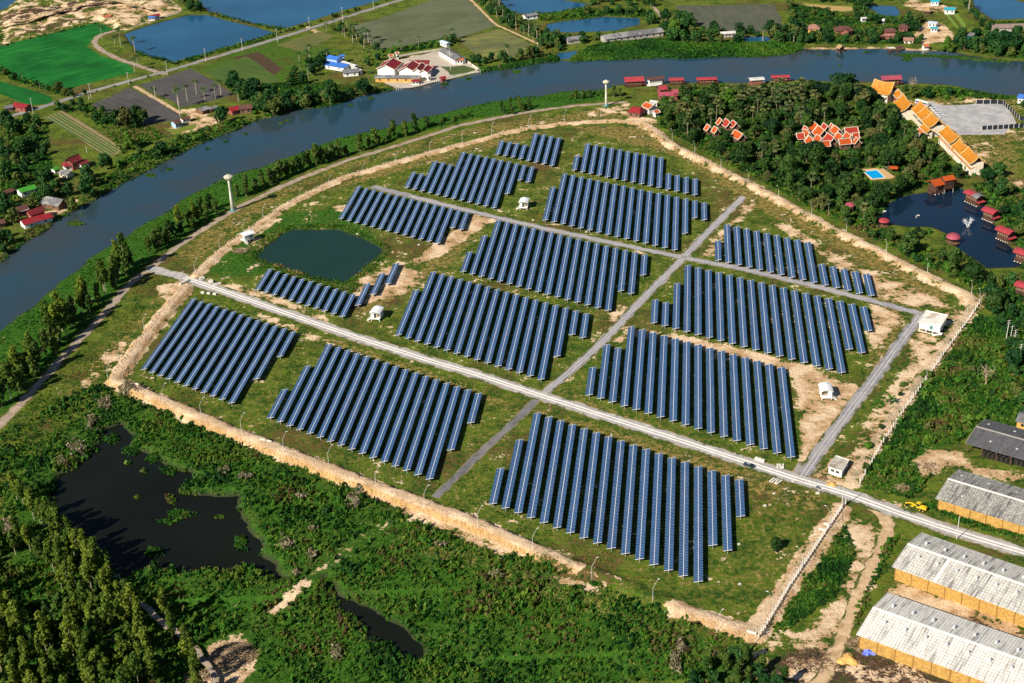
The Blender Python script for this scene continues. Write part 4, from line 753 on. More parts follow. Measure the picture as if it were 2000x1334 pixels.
# ---- mushroom water towers ------------------------------------------------------------------------
def tower(label, bx, by, ty, leg):
    h = hgt(bx, by, ty); c = P(bx, by); T = Thing('water_tower', label, 'water tower', tuple(c), 0)
    k = h / 22.0
    T.part('column', MB().lathe(c, [(1.15 * k, -0.5), (0.95 * k, h * 0.3), (0.75 * k, h * 0.6), (0.7 * k, h * 0.84)], 14), mat('weathered_white', (0.68, 0.66, 0.58), (0.50, 0.48, 0.41), 0.5, c3=(0.42, 0.44, 0.34), scale3=0.25), smooth=True)
    tk = T.part('tank', MB().lathe(c, [(0.7 * k, h * 0.83), (1.7 * k, h * 0.86), (2.55 * k, h * 0.90), (2.6 * k, h * 0.935), (2.3 * k, h * 0.95), (1.4 * k, h * 0.975), (0.15, h * 0.99)], 20), MATS['weathered_white'])
    T.part('rim', MB().lathe(c, [(2.62 * k, h * 0.925), (2.72 * k, h * 0.928), (2.72 * k, h * 0.938), (2.6 * k, h * 0.942)], 20), mat('rusty_cream', (0.62, 0.46, 0.26), (0.5, 0.36, 0.2), 0.6), tk)
    T.part('hatch', MB().lathe(c + UP * h * 0.985, [(0.4, 0), (0.4, 0.5), (0.05, 0.6)], 10), CONC, tk)
    T.part('ladder', MB().bar(c + Vector((0.2, -1.0 * k, 0)), c + Vector((0.2, -0.72 * k, h * 0.84)), 0.25, 0.1), ALU)
    T.part('plinth', MB().lathe(c - UP * 0.3, [(1.8, 0), (1.8, 0.7), (1.2, 0.75)], 12), leg)
tower('tall cream mushroom water tower by the left river path', 455, 411, 340, R_TEAL)
tower('shorter white mushroom water tower near the red gate house', 1184, 207, 156, R_TEAL)

# ---- long sheds at the right -----------------------------------------------------------------------
def shed_roof_mat(name, c1, c2, stain, amt):
    m, nt, b = node_mat(name); o = objco(nt); L = nt.links; sx = N(nt, 'ShaderNodeSeparateXYZ'); L.new(o, sx.inputs[0])
    fx = mth(nt, 'FRACT', mth(nt, 'MULTIPLY', sx.outputs[0], 1 / 1.05)); fy = mth(nt, 'FRACT', mth(nt, 'MULTIPLY', sx.outputs[1], 1 / 1.35))
    gr = mth(nt, 'MAXIMUM', mth(nt, 'LESS_THAN', fx, 0.16), mth(nt, 'LESS_THAN', fy, 0.13))
    mp = N(nt, 'ShaderNodeMapping'); L.new(o, mp.inputs[0]); mp.inputs['Scale'].default_value = (0.75, 0.07, 0.07); f = noise(nt, mp.outputs[0], 1, 5, 0.65)
    cell = noise(nt, o, 0.8, 3, 0.7)
    col = mixc(nt, ramp(nt, cell, 0.35, 0.65), c1, c2); col = mixc(nt, mth(nt, 'MULTIPLY', ramp(nt, f, 0.48, 0.70), amt), col, stain); col = mixc(nt, mth(nt, 'MULTIPLY', gr, 0.55), col, tuple(x * 0.5 for x in stain))
    L.new(col, b.inputs['Base Color']); b.inputs['Roughness'].default_value = 0.75; bump(nt, b, fx, 0.25, 0.05)
    return m
def wall_bay_mat():
    m, nt, b = node_mat('ochre_bays'); o = objco(nt); L = nt.links
    col = mixc(nt, ramp(nt, noise(nt, o, 0.9, 5, 0.7), 0.4, 0.62), (0.48, 0.29, 0.075), (0.34, 0.19, 0.05)); col = mixc(nt, mth(nt, 'MULTIPLY', ramp(nt, noise(nt, o, 3.0, 3, 0.7), 0.58, 0.66), 0.5), col, (0.72, 0.55, 0.30))
    L.new(col, b.inputs['Base Color']); b.inputs['Roughness'].default_value = 0.9
    return m
BAY = wall_bay_mat()
def shed(label, ra, rb, ea, zr, ze, roofm, vents, open_=False, far=None, extra=0.0, skylights=0, strip=None):
    a, b = P(*ra, zr), P(*rb, zr); e = P(*ea, ze)
    a, b, e = (Vector((v.x, v.y, 0)) for v in (a, b, e)); X = (b - a).normalized(); b = b + X * extra
    Y = Vector((-X.y, X.x, 0)); hw = abs((e - a).dot(Y)); s0 = (e - a).dot(X)
    L = (b - a).length; c = (a + b) / 2
    T = Thing('long_shed', label, 'shed', (c.x, c.y, 0), math.atan2(X.y, X.x), None)
    roof = MB(); A = [a + Y * hw * t + UP * (zr - (zr - ze) * abs(t)) for t in (-1, 0, 1)]; B_ = [p + X * L for p in A]
    up = MB()
    n = lambda v: v - UP * 0.14
    for i in (0, 1): roof.hexa([n(A[i]), n(B_[i]), n(B_[i + 1]), n(A[i + 1]), A[i], B_[i], B_[i + 1], A[i + 1]])
    R_ = T.part('roof', roof, roofm)
    T.part('ridge_cap', MB().bar(A[1] + UP * 0.06, B_[1] + UP * 0.06, 0.9, 0.14), CONC if open_ else WHITE, R_)
    ver = MB()
    for i in (0, 1): ver.bar(A[i] - X * 0.06, A[i + 1] - X * 0.06, 0.14, 0.3)
    T.part('verge', ver, CONC, R_)
    if strip is not None:
        mb = MB(); p0 = A[1] + X * strip; p1 = A[0] + X * strip
        mb.bar(p0 + UP * 0.03, p1 + UP * 0.03, 0.9, 0.06); T.part('pale_sheet', mb, WHITE, R_)
    for sg in (-1, 1):
        for k in range(vents):
            x = 5.2 + (7.2 if sg > 0 else 7.2) * k + (1.2 if sg < 0 else 0)
            if x > L - 2: break
            p = a + X * x + Y * sg * hw * 0.36 + UP * (zr - (zr - ze) * 0.36)
            v = MB().box(p + UP * 0.3, (0.8, 0.8, 0.7), X, Y).lathe(p + UP * 0.65, [(0.5, 0), (0.62, 0.25), (0.3, 0.5), (0.02, 0.55)], 8)
            T.part('roof_vent', v, ALU, R_)
    for k in range(skylights):
        x = 3 + k * 5.5; sg = -1 if k % 2 else 1
        if x > L: break
        p = a + X * x + Y * sg * hw * 0.55 + UP * (zr - (zr - ze) * 0.55 + 0.03)
        T.part('skylight', MB().box(p, (0.9, 1.0, 0.12), X, Y), R_TIN, R_)
    ww = hw - 0.9; x0 = 1.0
    if not open_:
        wl_ = MB(); zt = ze + (zr - ze) * (0.9 / hw) - 0.2
        pts = [a + X * x0 - Y * ww, b - X * 1 - Y * ww, b - X * 1 + Y * ww, a + X * x0 + Y * ww]; ga, gb = a + X * x0 + UP * (zr - 0.22), b - X * 1 + UP * (zr - 0.22)
        wl_.add([p - UP * 0.3 for p in pts] + [p + UP * zt for p in pts] + [ga, gb], [(0, 1, 5, 4), (2, 3, 7, 6), (1, 2, 6, 9, 5), (3, 0, 4, 8, 7)])
        Wl = T.part('wall', wl_, BAY)
        k = 0
        while x0 + k * 6.3 < L - 1:
            for sg in (-1, 1):
                p = a + X * (x0 + k * 6.3) + Y * sg * (ww + 0.05)
                T.part('pilaster', MB().bar(p - UP * 0.3, p + UP * (zt - 0.02), 0.32, 0.24), mat('ochre_post', (0.36, 0.19, 0.05), (0.3, 0.16, 0.045), 0.8), Wl)
            k += 1
    else:
        k = 0
        while k * 6.0 < L:
            for sg in (-1, 1):
                p = a + X * (0.8 + k * 6.0) + Y * sg * (hw - 0.8); T.part('post', MB().bar(p - UP * 0.3, p + UP * (ze + 0.15), 0.25), BROWNWOOD)
            k += 1
    return T, a, b, X, Y, hw
SR_W = shed_roof_mat('pale_sheet_roof', (0.76, 0.74, 0.69), (0.62, 0.60, 0.56), (0.20, 0.19, 0.18), 0.75); SR_W2 = shed_roof_mat('weathered_sheet_roof', (0.66, 0.64, 0.59), (0.48, 0.465, 0.43), (0.14, 0.135, 0.13), 0.9); SR_G = shed_roof_mat('mossy_sheet_roof', (0.44, 0.42, 0.37), (0.22, 0.215, 0.21), (0.07, 0.07, 0.075), 0.9); SR_D = shed_roof_mat('dark_sheet_roof', (0.12, 0.12, 0.13), (0.09, 0.09, 0.098), (0.06, 0.06, 0.065), 0.7)
shed('pale roofed ochre shed lowest in corner beside the churned soil', (1705.2, 1186), (2000, 1290), (1677, 1241), 8.4, 5.9, SR_W, 9, extra=12)
shed('weathered pale roofed ochre shed below the main gravel road', (1773, 1062), (2000, 1142), (1748.6, 1109.5), 8.4, 5.9, SR_W2, 8, extra=12, strip=16.0)
shed('mossy grey roofed ochre shed just above the main gravel road', (1851.6, 935), (2000, 979.6), (1830.4, 975), 7.8, 5.4, SR_G, 0, extra=12, skylights=9)
SH4 = shed('open sided dark roofed shed sheltering stacked dark pallets', (1907, 833), (2000, 859), (1893, 868), 7.0, 4.8, SR_D, 0, open_=True, extra=12, skylights=8)
def pallet(label, c, X, Y):
    T = Thing('pallet_stack', label, 'pallet stack', tuple(c), math.atan2(X.y, X.x), 'dark pallet stacks under the open shed')
    for k in range(5):
        z = 0.25 + k * 0.45
        T.part('tray', MB().box(c + UP * z, (1.5, 1.1, 0.16), X, Y), mat('sooty_timber', (0.045, 0.038, 0.034), (0.03, 0.026, 0.024), 1.5))
        for sx in (-0.65, 0.65): T.part('bearer', MB().box(c + UP * (z + 0.22) + X * sx, (0.12, 1.1, 0.28), X, Y), MATS['sooty_timber'])
_T, a, b, X, Y, hw = SH4
for i in range(2):
    for k in range(7):
        c = P(1920, 892) + X * (k * 1.9 + i * 0.5) + Y * (1.5 * i)
        pallet('dark slatted pallet stack at the open front of the dark roofed shed', Vector((c.x, c.y, 0)), X, Y)
for k in range(6):
    c = P(1976, 905) + X * (k * 1.9); pallet('dark slatted pallet stack near the right end of the dark roofed shed', Vector((c.x, c.y, 0)), X, Y)
gable('brick_shed', 'orange brick shed corner behind the open shed', (1990, 806), (2040, 818), 5.0, 5, 3.4, R_GREY, YELW, 'shed', door=False)

# ---- lamp posts, utility poles, fences -----------------------------------------------------------
POLEM = mat('concrete_pole', (0.66, 0.63, 0.57), (0.54, 0.51, 0.46), 1.0)
def lamp_post(label, c, h, adir, panel=True):
    T = Thing('lamp_post', label, 'lamp post', tuple(c), adir, 'lamp posts along the perimeter dike')
    d = Vector((math.cos(adir), math.sin(adir), 0))
    T.part('pole', MB().tube([c - UP * 0.5, c + UP * h * 0.62], [0.11, 0.08], 6), POLEM)
    p = c + UP * h * 0.62
    ar = T.part('arm', MB().tube([p, p + d * 0.95 + UP * h * 0.18, p + d * 1.9 + UP * h * 0.36], [0.06, 0.055, 0.045], 5), POLEM)
    e = p + d * 1.9 + UP * h * 0.36
    T.part('lamp_head', MB().bar(e, e + d * 0.8 + UP * 0.05, 0.28, 0.14), WHITE, ar)
FRONT = [(243, 759), (320, 791), (394, 818), (473, 850), (555, 887), (643, 914), (735, 957), (830, 994), (934, 1035), (1041, 1078), (1156, 1129), (1275, 1175), (1399, 1230)]
for i, (x, y) in enumerate(FRONT):
    c = P(x, y, 1.2); c.z = ground_z(c.x, c.y); lamp_post(f'slim lamp post, {ORD[i]} from left along the front dike', c, 9.6, 0.35)
for i, (x, y) in enumerate([(1476, 1253), (1509, 1199), (1566, 1110), (1621, 1029)]):
    c = P(x, y, 0.8); c.z = ground_z(c.x, c.y); lamp_post(f'slim lamp post, {ORD[i]} up the lower right dike', c, 9.6, 2.9)
for i, (x, y) in enumerate([(211, 740), (233, 710), (281, 642), (329, 582), (353, 558), (381, 533), (429, 487), (476, 455), (514, 423), (584, 393), (643, 366), (708, 342), (773, 320), (840, 299), (903, 280), (960, 264), (1033, 250), (1102, 236), (1173, 228)]):
    c = P(x, y, 1.0); c.z = ground_z(c.x, c.y); lamp_post(f'slim lamp post, {ORD[i]} from the left corner up the river side dike', c, 8.6, 0.6)
for i, (x, y) in enumerate([(1273, 247), (1313, 270), (1357, 300), (1408, 327), (1461, 356), (1520, 388), (1585, 422), (1653, 451), (1731, 492), (1811, 533), (1897, 575), (1913, 590)]):
    c = P(x, y, 1.2); c.z = ground_z(c.x, c.y); lamp_post(f'slim lamp post, {ORD[i]} from the gate house along the forest dike', c, 8.6, -2.2)
for i, (x, y) in enumerate([(1888, 619), (1868, 659), (1836, 707), (1809, 747), (1779, 791), (1748, 838), (1678, 951)]):
    c = P(x, y, 0.4); c.z = ground_z(c.x, c.y); lamp_post(f'slim lamp post, {ORD[i]} down the right hand fence', c, 9.0, 2.6)
def utility_pole(label, c, h, arms, group, leanx=0.0):
    T = Thing('utility_pole', label, 'utility pole', tuple(c), 0.3, group); d = Vector((math.cos(0.3), math.sin(0.3), 0))
    t = c + UP * h + Vector((leanx, 0, 0)); T.part('pole', MB().tube([c - UP * 0.5, t], [0.2, 0.13], 6), POLEM)
    for k in range(arms):
        p = c.lerp(t, 0.97 - 0.13 * k); T.part('crossarm', MB().bar(p - d * 1.1, p + d * 1.1, 0.14), POLEM)
for i, (x, y, ty) in enumerate([(1644, 993.6, 949.8), (1868.5, 1052.7, 1008.8)]):
    utility_pole(['tall concrete pole where the main road leaves the farm', 'tall concrete pole standing beyond the weathered pale shed'][i], P(x, y), hgt(x, y, ty), 0, None)
for i, (x, y, ty) in enumerate([(1965, 662, 625), (1973, 662, 637), (1978, 680, 644), (1989, 708, 672)]):
    utility_pole(f'pale pole with crossarms, {ORD[i]} from left in the right edge cluster', P(x, y), hgt(x, y, ty), [2, 1, 4, 2][i], 'crossarm poles in the right hand scrub', 0.4)
for i, (x, y, ty) in enumerate([(65, 222, 192), (178, 191, 163), (252, 166, 141), (327, 146, 119), (402, 118, 95), (474, 100, 75), (542, 82, 56), (605, 57, 34), (670, 44, 14), (730, 18, -5)]):
    utility_pole(f'white utility pole, {ORD[i]} from the left along the country road', P(x, y), hgt(x, y, ty), 1, 'utility poles along the country road')
for i, (x, y, ty) in enumerate([(304, 194, 168), (348, 205, 190), (352, 228, 206), (170, 298, 285), (880, 137, 94), (174, 195, 176)]):
    utility_pole(['thin pole at the path between the ploughed fields', 'thin pole on the lower edge of the ploughed field', 'thin pole beside the white bungalow', 'thin pole below the vegetable beds', 'tall flagpole on the temple lawn', 'thin pole at the corner of the vegetable beds'][i], P(x, y), hgt(x, y, ty), 0, None)
def fence(name, label, px, z, h, n, postm, railm, thick=0.22, rails=2, solid=None, thin=0.10):
    pl = PP(px, z); c = pl[0]; T = Thing(name, label, 'fence', (c.x, c.y, z), 0)
    seg = [(pl[i + 1] - pl[i]).length for i in range(len(pl) - 1)]; tot = sum(seg); pts = []
    for k in range(n):
        s = tot * k / (n - 1); i = 0
        while i < len(seg) - 1 and s > seg[i]: s -= seg[i]; i += 1
        p = pl[i].lerp(pl[i + 1], min(1, s / seg[i])); p.z = max(ground_z(p.x, p.y), -0.3); pts.append(p)
    for p in pts: T.part('post', MB().bar(p - UP * 0.3, p + UP * h, thick), postm)
    for r_ in range(rails):
        mb = MB(); zz = h * (0.45 + 0.48 * r_ / max(1, rails - 1)) if rails > 1 else h * 0.6
        for p, q in zip(pts[:-1], pts[1:]): mb.bar(p + UP * zz, q + UP * zz, thin)
        T.part('rail', mb, railm)
    if solid is not None:
        mb = MB()
        for p, q in zip(pts[:-1], pts[1:]): mb.bar((p + q) / 2 * 0 + p + UP * h * 0.5, q + UP * h * 0.5, 0.12, h * 0.96)
        T.part('screen', mb, solid)
    return T
FPOST = mat('white_concrete_post', (0.78, 0.76, 0.72), (0.62, 0.6, 0.57), 1.0)
fence('post_fence', 'white concrete post fence down the right side of the farm', [(1916, 592), (1875, 648), (1840, 697), (1765, 803), (1722, 868), (1680, 943)], 0.2, 2.4, 54, FPOST, ALU, 0.36, 2, thin=0.03)
fence('post_fence', 'white concrete post fence beside the lower right dike', [(1651, 985), (1600, 1062), (1540, 1152), (1482, 1250)], 0.0, 2.4, 44, FPOST, ALU, 0.36, 2, thin=0.03)
BLACKC = mat('black_screen', (0.018, 0.024, 0.035), (0.012, 0.016, 0.024), 0.6)
fence('screen_fence', 'black cloth fence with pale posts beyond the stone yard', [(1906, 203), (1958, 203), (1992, 236), (2030, 240)], 0.0, 3.0, 15, FPOST, FPOST, 0.3, 1, BLACKC)
fence('screen_fence', 'black cloth fence with pale posts nearer the golden hall', [(1917, 254), (1960, 252), (2010, 248)], 0.0, 3.0, 10, FPOST, FPOST, 0.3, 1, BLACKC)
fence('river_wall', 'white balustrade along the temple quay', [(774, 175), (860, 158), (880, 150), (938, 141)], 0.0, 1.2, 40, FPOST, FPOST, 0.3, 2)
fence('river_wall', 'white boundary wall climbing from the temple quay', [(938, 140), (922, 128), (905, 117)], 0.0, 1.6, 14, FPOST, FPOST, 0.3, 1, TRIM_W)
fence('garden_wall', 'white wall behind the temple yard', [(780, 111), (820, 104), (860, 98)], 0.0, 1.4, 22, FPOST, FPOST, 0.3, 1, TRIM_W)

# ---- vehicles ----------------------------------------------------------------------------------------
def car(label, c, yaw, paint, L=4.6, W_=1.8, roofm=None, group=None, name='parked_car'):
    T = Thing(name, label, 'car', (0, 0, 0), 0, group)
    prof = [(-L / 2, 0.35), (-L / 2, 0.85), (-L * 0.22, 0.98), (L * 0.26, 0.98), (L / 2, 0.82), (L / 2, 0.35)]
    def ext(pr, w0, w1=None):
        mb = MB(); n = len(pr); w1 = w1 or w0
        zmin, zmax = min(z for _, z in pr), max(z for _, z in pr)
        wz = lambda z: (w0 + (w1 - w0) * (z - zmin) / (zmax - zmin)) / 2
        mb.add([(x, -wz(z), z) for x, z in pr] + [(x, wz(z), z) for x, z in pr], [tuple(range(n))[::-1], tuple(range(n, 2 * n))] + [(i, (i + 1) % n, n + (i + 1) % n, n + i) for i in range(n)]); return mb
    T.part('body', ext(prof, W_, W_ * 0.96), paint)
    T.part('glasshouse', ext([(-L * 0.30, 0.96), (-L * 0.20, 1.42), (L * 0.14, 1.42), (L * 0.27, 0.96)], W_ * 0.92, W_ * 0.72), DARKGLASS)
    T.part('roof', MB().box((-L * 0.03, 0, 1.44), (L * 0.33, W_ * 0.70, 0.06)), roofm or paint)
    for x in (-L * 0.30, L * 0.31):
        for y in (-W_ / 2 + 0.08, W_ / 2 - 0.08):
            w = T.part('wheel', MB().tube([(x, y - 0.11, 0.33), (x, y + 0.11, 0.33)], 0.33, 12), mat('tyre_rubber', (0.02, 0.02, 0.02), (0.03, 0.03, 0.03), 2))
    for y in (-0.6, 0.6): T.part('headlight', MB().box((L / 2, y, 0.68), (0.08, 0.36, 0.16)), WHITE)
    for y in (-0.65, 0.65): T.part('tail_light', MB().box((-L / 2, y, 0.74), (0.08, 0.3, 0.18)), R_RED)
    T.o.location = tuple(c); T.o.rotation_euler = (0, 0, yaw)
    return T
CARP = mat('dark_teal_paint', (0.02, 0.05, 0.07), (0.018, 0.042, 0.06), 1, 0.2, 0.3, spec=0.5); CARW = mat('white_car_paint', (0.72, 0.74, 0.76), (0.66, 0.68, 0.7), 1, 0.25, spec=0.5); SILV = mat('silver_paint', (0.55, 0.58, 0.58), (0.5, 0.52, 0.53), 1, 0.25, 0.5)
d = P(1480, 912) - P(1440, 898); rdyaw = math.atan2(d.y, d.x)
c = P(1463, 911); c.z = 0.07; car('dark car with silver side parked on the main gravel road', c, rdyaw, CARP, 4.8, roofm=SILV)
c0 = P(1822, 211); c1 = P(1840, 228)
for k in range(6):
    c = c0.lerp(c1, k / 5); c.z = 0.02
    car('white car in the row parked behind the golden hall', c, 0.2, CARW, group='white cars parked behind the golden hall')
def bus(label, a, b):
    A, B_ = P(*a), P(*b); d = (B_ - A).normalized(); n = Vector((-d.y, d.x, 0)); c = (A + B_) / 2; T = Thing('parked_bus', label, 'bus', tuple(c), math.atan2(d.y, d.x)); L = (B_ - A).length
    T.part('body', MB().box(c + UP * 1.75, (L, 2.5, 2.6), d, n), CARW); T.part('window_band', MB().box(c + UP * 2.2, (L * 0.96, 2.56, 0.9), d, n), DARKGLASS); T.part('stripe', MB().box(c + UP * 1.2, (L * 0.9, 2.56, 0.5), d, n), mat('magenta_stripe', (0.5, 0.03, 0.3), (0.45, 0.03, 0.28), 1)); T.part('roof', MB().box(c + UP * 3.1, (L * 0.98, 2.3, 0.16), d, n), WHITE)
    for t in (-0.32, 0.32):
        for s in (-1.1, 1.1): T.part('wheel', MB().tube([c + d * L * t + n * (s - 0.15) + UP * 0.5, c + d * L * t + n * (s + 0.15) + UP * 0.5], 0.5, 10), MATS['tyre_rubber'])
bus('white bus with magenta side stripe behind the golden hall', (1789, 202), (1813, 209))
def grader(c, yaw):
    T = Thing('road_grader', 'yellow road grader parked beside the main gravel road', 'grader', (0, 0, 0), 0)
    Y_ = mat('machine_yellow', (0.66, 0.46, 0.02), (0.58, 0.40, 0.02), 1, 0.45)
    T.part('engine_hood', MB().box((-2.6, 0, 1.7), (2.6, 1.5, 1.1)).box((-3.9, 0, 1.5), (0.3, 1.3, 0.8)), Y_)
    cb = T.part('cab', MB().box((-0.7, 0, 1.4), (1.3, 1.5, 0.7)).box((-0.7, 0, 3.15), (1.6, 1.7, 0.16)), Y_)
    T.part('cab_glass', MB().box((-0.7, 0, 2.4), (1.2, 1.4, 1.36)), DARKGLASS, cb)
    T.part('main_frame', MB().bar((0, 0, 1.5), (2.2, 0, 2.0), 0.5, 0.4).bar((2.2, 0, 2.0), (4.4, 0, 1.3), 0.42, 0.36).bar((4.4, 0, 1.4), (4.4, 0, 0.7), 0.5), Y_)
    T.part('front_axle', MB().bar((4.4, -1.0, 0.65), (4.4, 1.0, 0.65), 0.25), Y_)
    bl = MB(); bl.bar((1.2, -1.7, 0.35), (2.1, 1.7, 0.35), 0.14, 0.7); T.part('blade', bl, mat('worn_steel', (0.25, 0.23, 0.2), (0.18, 0.16, 0.14), 2, 0.4, 0.4))
    T.part('blade_circle', MB().lathe((1.7, 0, 0.75), [(0.8, 0), (0.8, 0.14), (0.5, 0.16)], 14), Y_)
    for x in (-3.1, -1.7, 4.4):
        for y in (-0.95, 0.95):
            w = T.part('wheel', MB().tube([(x, y - 0.2, 0.62), (x, y + 0.2, 0.62)], 0.62, 14), MATS['tyre_rubber']); T.part('hub', MB().tube([(x, y - 0.22, 0.62), (x, y + 0.22, 0.62)], 0.26, 8), Y_, w)
    T.o.location = tuple(c); T.o.rotation_euler = (0, 0, yaw)
grader(P(1790, 994), rdyaw + math.pi)
def motorbike(c, yaw):
    T = Thing('motorbike', 'dark blue motorbike standing at the road edge by the gate', 'motorbike', (0, 0, 0), 0); B_ = mat('bike_blue', (0.03, 0.06, 0.16), (0.02, 0.05, 0.12), 1, 0.3)
    for x in (-0.65, 0.65): T.part('wheel', MB().tube([(x, -0.06, 0.32), (x, 0.06, 0.32)], 0.32, 12), MATS['tyre_rubber'])
    T.part('frame', MB().bar((-0.6, 0, 0.45), (0.3, 0, 0.7), 0.28, 0.3).bar((0.3, 0, 0.7), (0.6, 0, 0.35), 0.16), B_); T.part('saddle', MB().box((-0.3, 0, 0.85), (0.8, 0.3, 0.14)), DARKGLASS); T.part('handlebar', MB().bar((0.45, -0.38, 1.05), (0.45, 0.38, 1.05), 0.06).bar((0.45, 0, 1.05), (0.6, 0, 0.5), 0.08), ALU)
    T.o.location = tuple(c); T.o.rotation_euler = (0, 0, yaw)
c = P(1598, 954); c.z = 0.08; motorbike(c, rdyaw)

# ---- loose things on the farm -----------------------------------------------------------------------
BLK = mat('cast_concrete', (0.70, 0.67, 0.60), (0.56, 0.53, 0.47), 1.2)
def slabs(name, label, px, n, size, yaw, spread, cat='concrete block', z=0.0, seed=1, stack=1, group=None):
    """a set of precast pieces: each piece a thing of its own"""
    r = random.Random(seed); c = P(*px, z)
    for k in range(n):
        p = c + Vector((math.cos(yaw) * spread * (k - (n - 1) / 2), math.sin(yaw) * spread * (k - (n - 1) / 2), 0)); p.z = max(ground_z(p.x, p.y), 0) + 0.02
        T = Thing(name, label, cat, tuple(p), yaw + r.uniform(-0.15, 0.15), label.split(' near')[0] if n > 1 else group)
        mb = MB(); a = T.o.rotation_euler[2]; X = Vector((math.cos(a), math.sin(a), 0))
        mb.box(p + UP * size[2] / 2, size, X); mb.box(p + UP * (size[2] + 0.06), (size[0] * 0.9, size[1] * 0.86, 0.12), X)
        T.part('slab', mb, BLK)
slabs('concrete_block', 'white concrete block above the road near left gate', (395, 545), 1, (2.6, 1.8, 1.0), 0.6, 0); slabs('concrete_block', 'white concrete block right of the first gate block', (412, 551), 1, (2.6, 1.8, 1.0), 0.2, 0); slabs('concrete_block', 'white concrete block pair farthest from the left gate', (424, 556), 2, (2.2, 1.2, 0.8), 0.4, 2.2, seed=3)
slabs('concrete_block', 'white concrete block set below the road near left gate', (408, 574), 3, (2.0, 1.2, 0.8), -0.35, 3.6, seed=4); slabs('concrete_block', 'pale concrete block in heap near left lamp post', (360, 553), 4, (1.5, 1.3, 1.1), 0.9, 1.5, seed=5)
slabs('concrete_pipe', 'white concrete pipe row by the main road', (1484, 900), 3, (1.4, 1.2, 1.0), rdyaw, 1.5, 'concrete pipe', seed=6); slabs('concrete_plank', 'white concrete plank laid below the main road near gate', (1515, 940), 4, (0.7, 3.6, 0.3), rdyaw, 1.1, 'concrete plank', seed=7); slabs('concrete_plank', 'white plank heap above the main road near gate', (1524, 911), 3, (0.8, 3.2, 0.4), rdyaw + 0.6, 1.1, 'concrete plank', seed=8)
for x, y, s in ((1549, 942, 0.7), (1512, 965, 0.6), (1494, 989, 0.7), (1443, 1064, 0.6), (1445, 1142, 0.6), (1597, 965, 0.9), (698, 458, 0.7), (818, 479, 0.7), (1224, 454, 0.8), (1145, 454, 0.7), (1041, 431, 0.7)):
    slabs('marker_block', 'small white concrete marker lying in the grass', (x, y), 1, (s * 1.6, s, s * 0.8), 0.4, 0, 'marker block', group='small white markers in the farm grass')
slabs('concrete_plank', 'white concrete beam lying on the front dike left part', (520, 862), 2, (2.6, 0.5, 0.4), -0.45, 3.2, 'concrete plank', z=2.2, seed=9); slabs('concrete_plank', 'white concrete beam on the front dike near left corner', (270, 752), 1, (3.0, 0.6, 0.4), -0.45, 0, 'concrete plank', z=2.2); slabs('concrete_plank', 'white concrete beam on the lower right dike slope', (1612, 1031), 2, (0.8, 3.4, 0.5), 0.9, 4.0, 'concrete plank', z=0.8, seed=10); slabs('concrete_plank', 'white concrete beam at the lower right dike corner', (1468, 1240), 1, (3.6, 0.7, 0.5), -0.45, 0, 'concrete plank', z=0.8)
def crumple(name, label, cat, px, rad, h, m, n=60, seed=1, z=0.0, k=0.35):
    """a heap: rumpled mound mesh"""
    c = P(*px, z); c.z = max(ground_z(c.x, c.y), -1.7); r = np.random.default_rng(seed); R_, S_ = 9, 22; vs = []; fs = []
    for i in range(R_ + 1):
        for j in range(S_):
            t = i / R_; a = 6.2832 * j / S_; q = rad * t * (1 + 0.3 * math.sin(3 * a + seed) + r.uniform(-0.12, 0.12)); vs.append((q * math.cos(a), q * math.sin(a) * 0.9, h * (1 - t ** 1.6) * (1 + r.uniform(-k, k)) - 0.15 * t))
    for i in range(R_):
        for j in range(S_): fs.append((i * S_ + j, i * S_ + (j + 1) % S_, (i + 1) * S_ + (j + 1) % S_, (i + 1) * S_ + j))
    o = MB().add(vs, fs).build(name, m); o.location = c; tag(o, label, cat); return o
crumple('tarpaulin', 'crumpled blue tarpaulin against the lowest shed wall', 'tarpaulin', (1697, 1274), 2.6, 0.9, mat('blue_tarp', (0.02, 0.07, 0.62), (0.25, 0.32, 0.75), 1.2, 0.4), seed=3)
crumple('sand_pile', 'ochre sand pile on the churned soil below the track', 'sand pile', (1656, 1289), 3.6, 1.9, mat('ochre_sand', (0.62, 0.38, 0.12), (0.5, 0.29, 0.09), 0.5), seed=4, k=0.08); crumple('sand_pile', 'yellow sand pile beside the guard house', 'sand pile', (1625, 946), 2.4, 0.8, MATS['ochre_sand'], seed=5, k=0.1)
BRUSH = mat('dead_brush', (0.33, 0.22, 0.13), (0.12, 0.08, 0.05), 1.0, c3=(0.50, 0.38, 0.25), scale3=0.5)
# ------------------------------------------------------------------ houses beyond the river (left)
T = gable('farm_house', 'red roofed Thai house with tall upper gable by the beds', (131, 309), (153, 301), 8.2, 4.2, 5.2, R_DKRED, PINKW, curve=0.3, trim=TRIM_D)
gable('farm_house', 'lower bright red hip roof wing below the tall gable', (121, 318), (146, 313), 5.0, 4.6, 3.3, R_RED, WHITE, hip=2.5); gable('farm_house', 'weathered red lean-to roof right of the tall gable', (150, 316), (168, 310), 4.8, 4.0, 3.2, R_DKRED, WHITE)
gable('garden_shed', 'grey roofed shed below the red Thai house', (119, 331), (138, 335), 4.2, 3.4, 2.8, R_GREY, CREAM, 'shed'); gable('garden_shed', 'pale tin roof beside the grey shed', (124, 338), (139, 333), 3.2, 2.4, 2.6, R_TIN, PINKW, 'shed'); gable('garden_shed', 'tiny green roofed hut by the red Thai house', (101, 329), (112, 325), 3.4, 2.4, 2.5, R_GREEN, WHITE, 'shed')
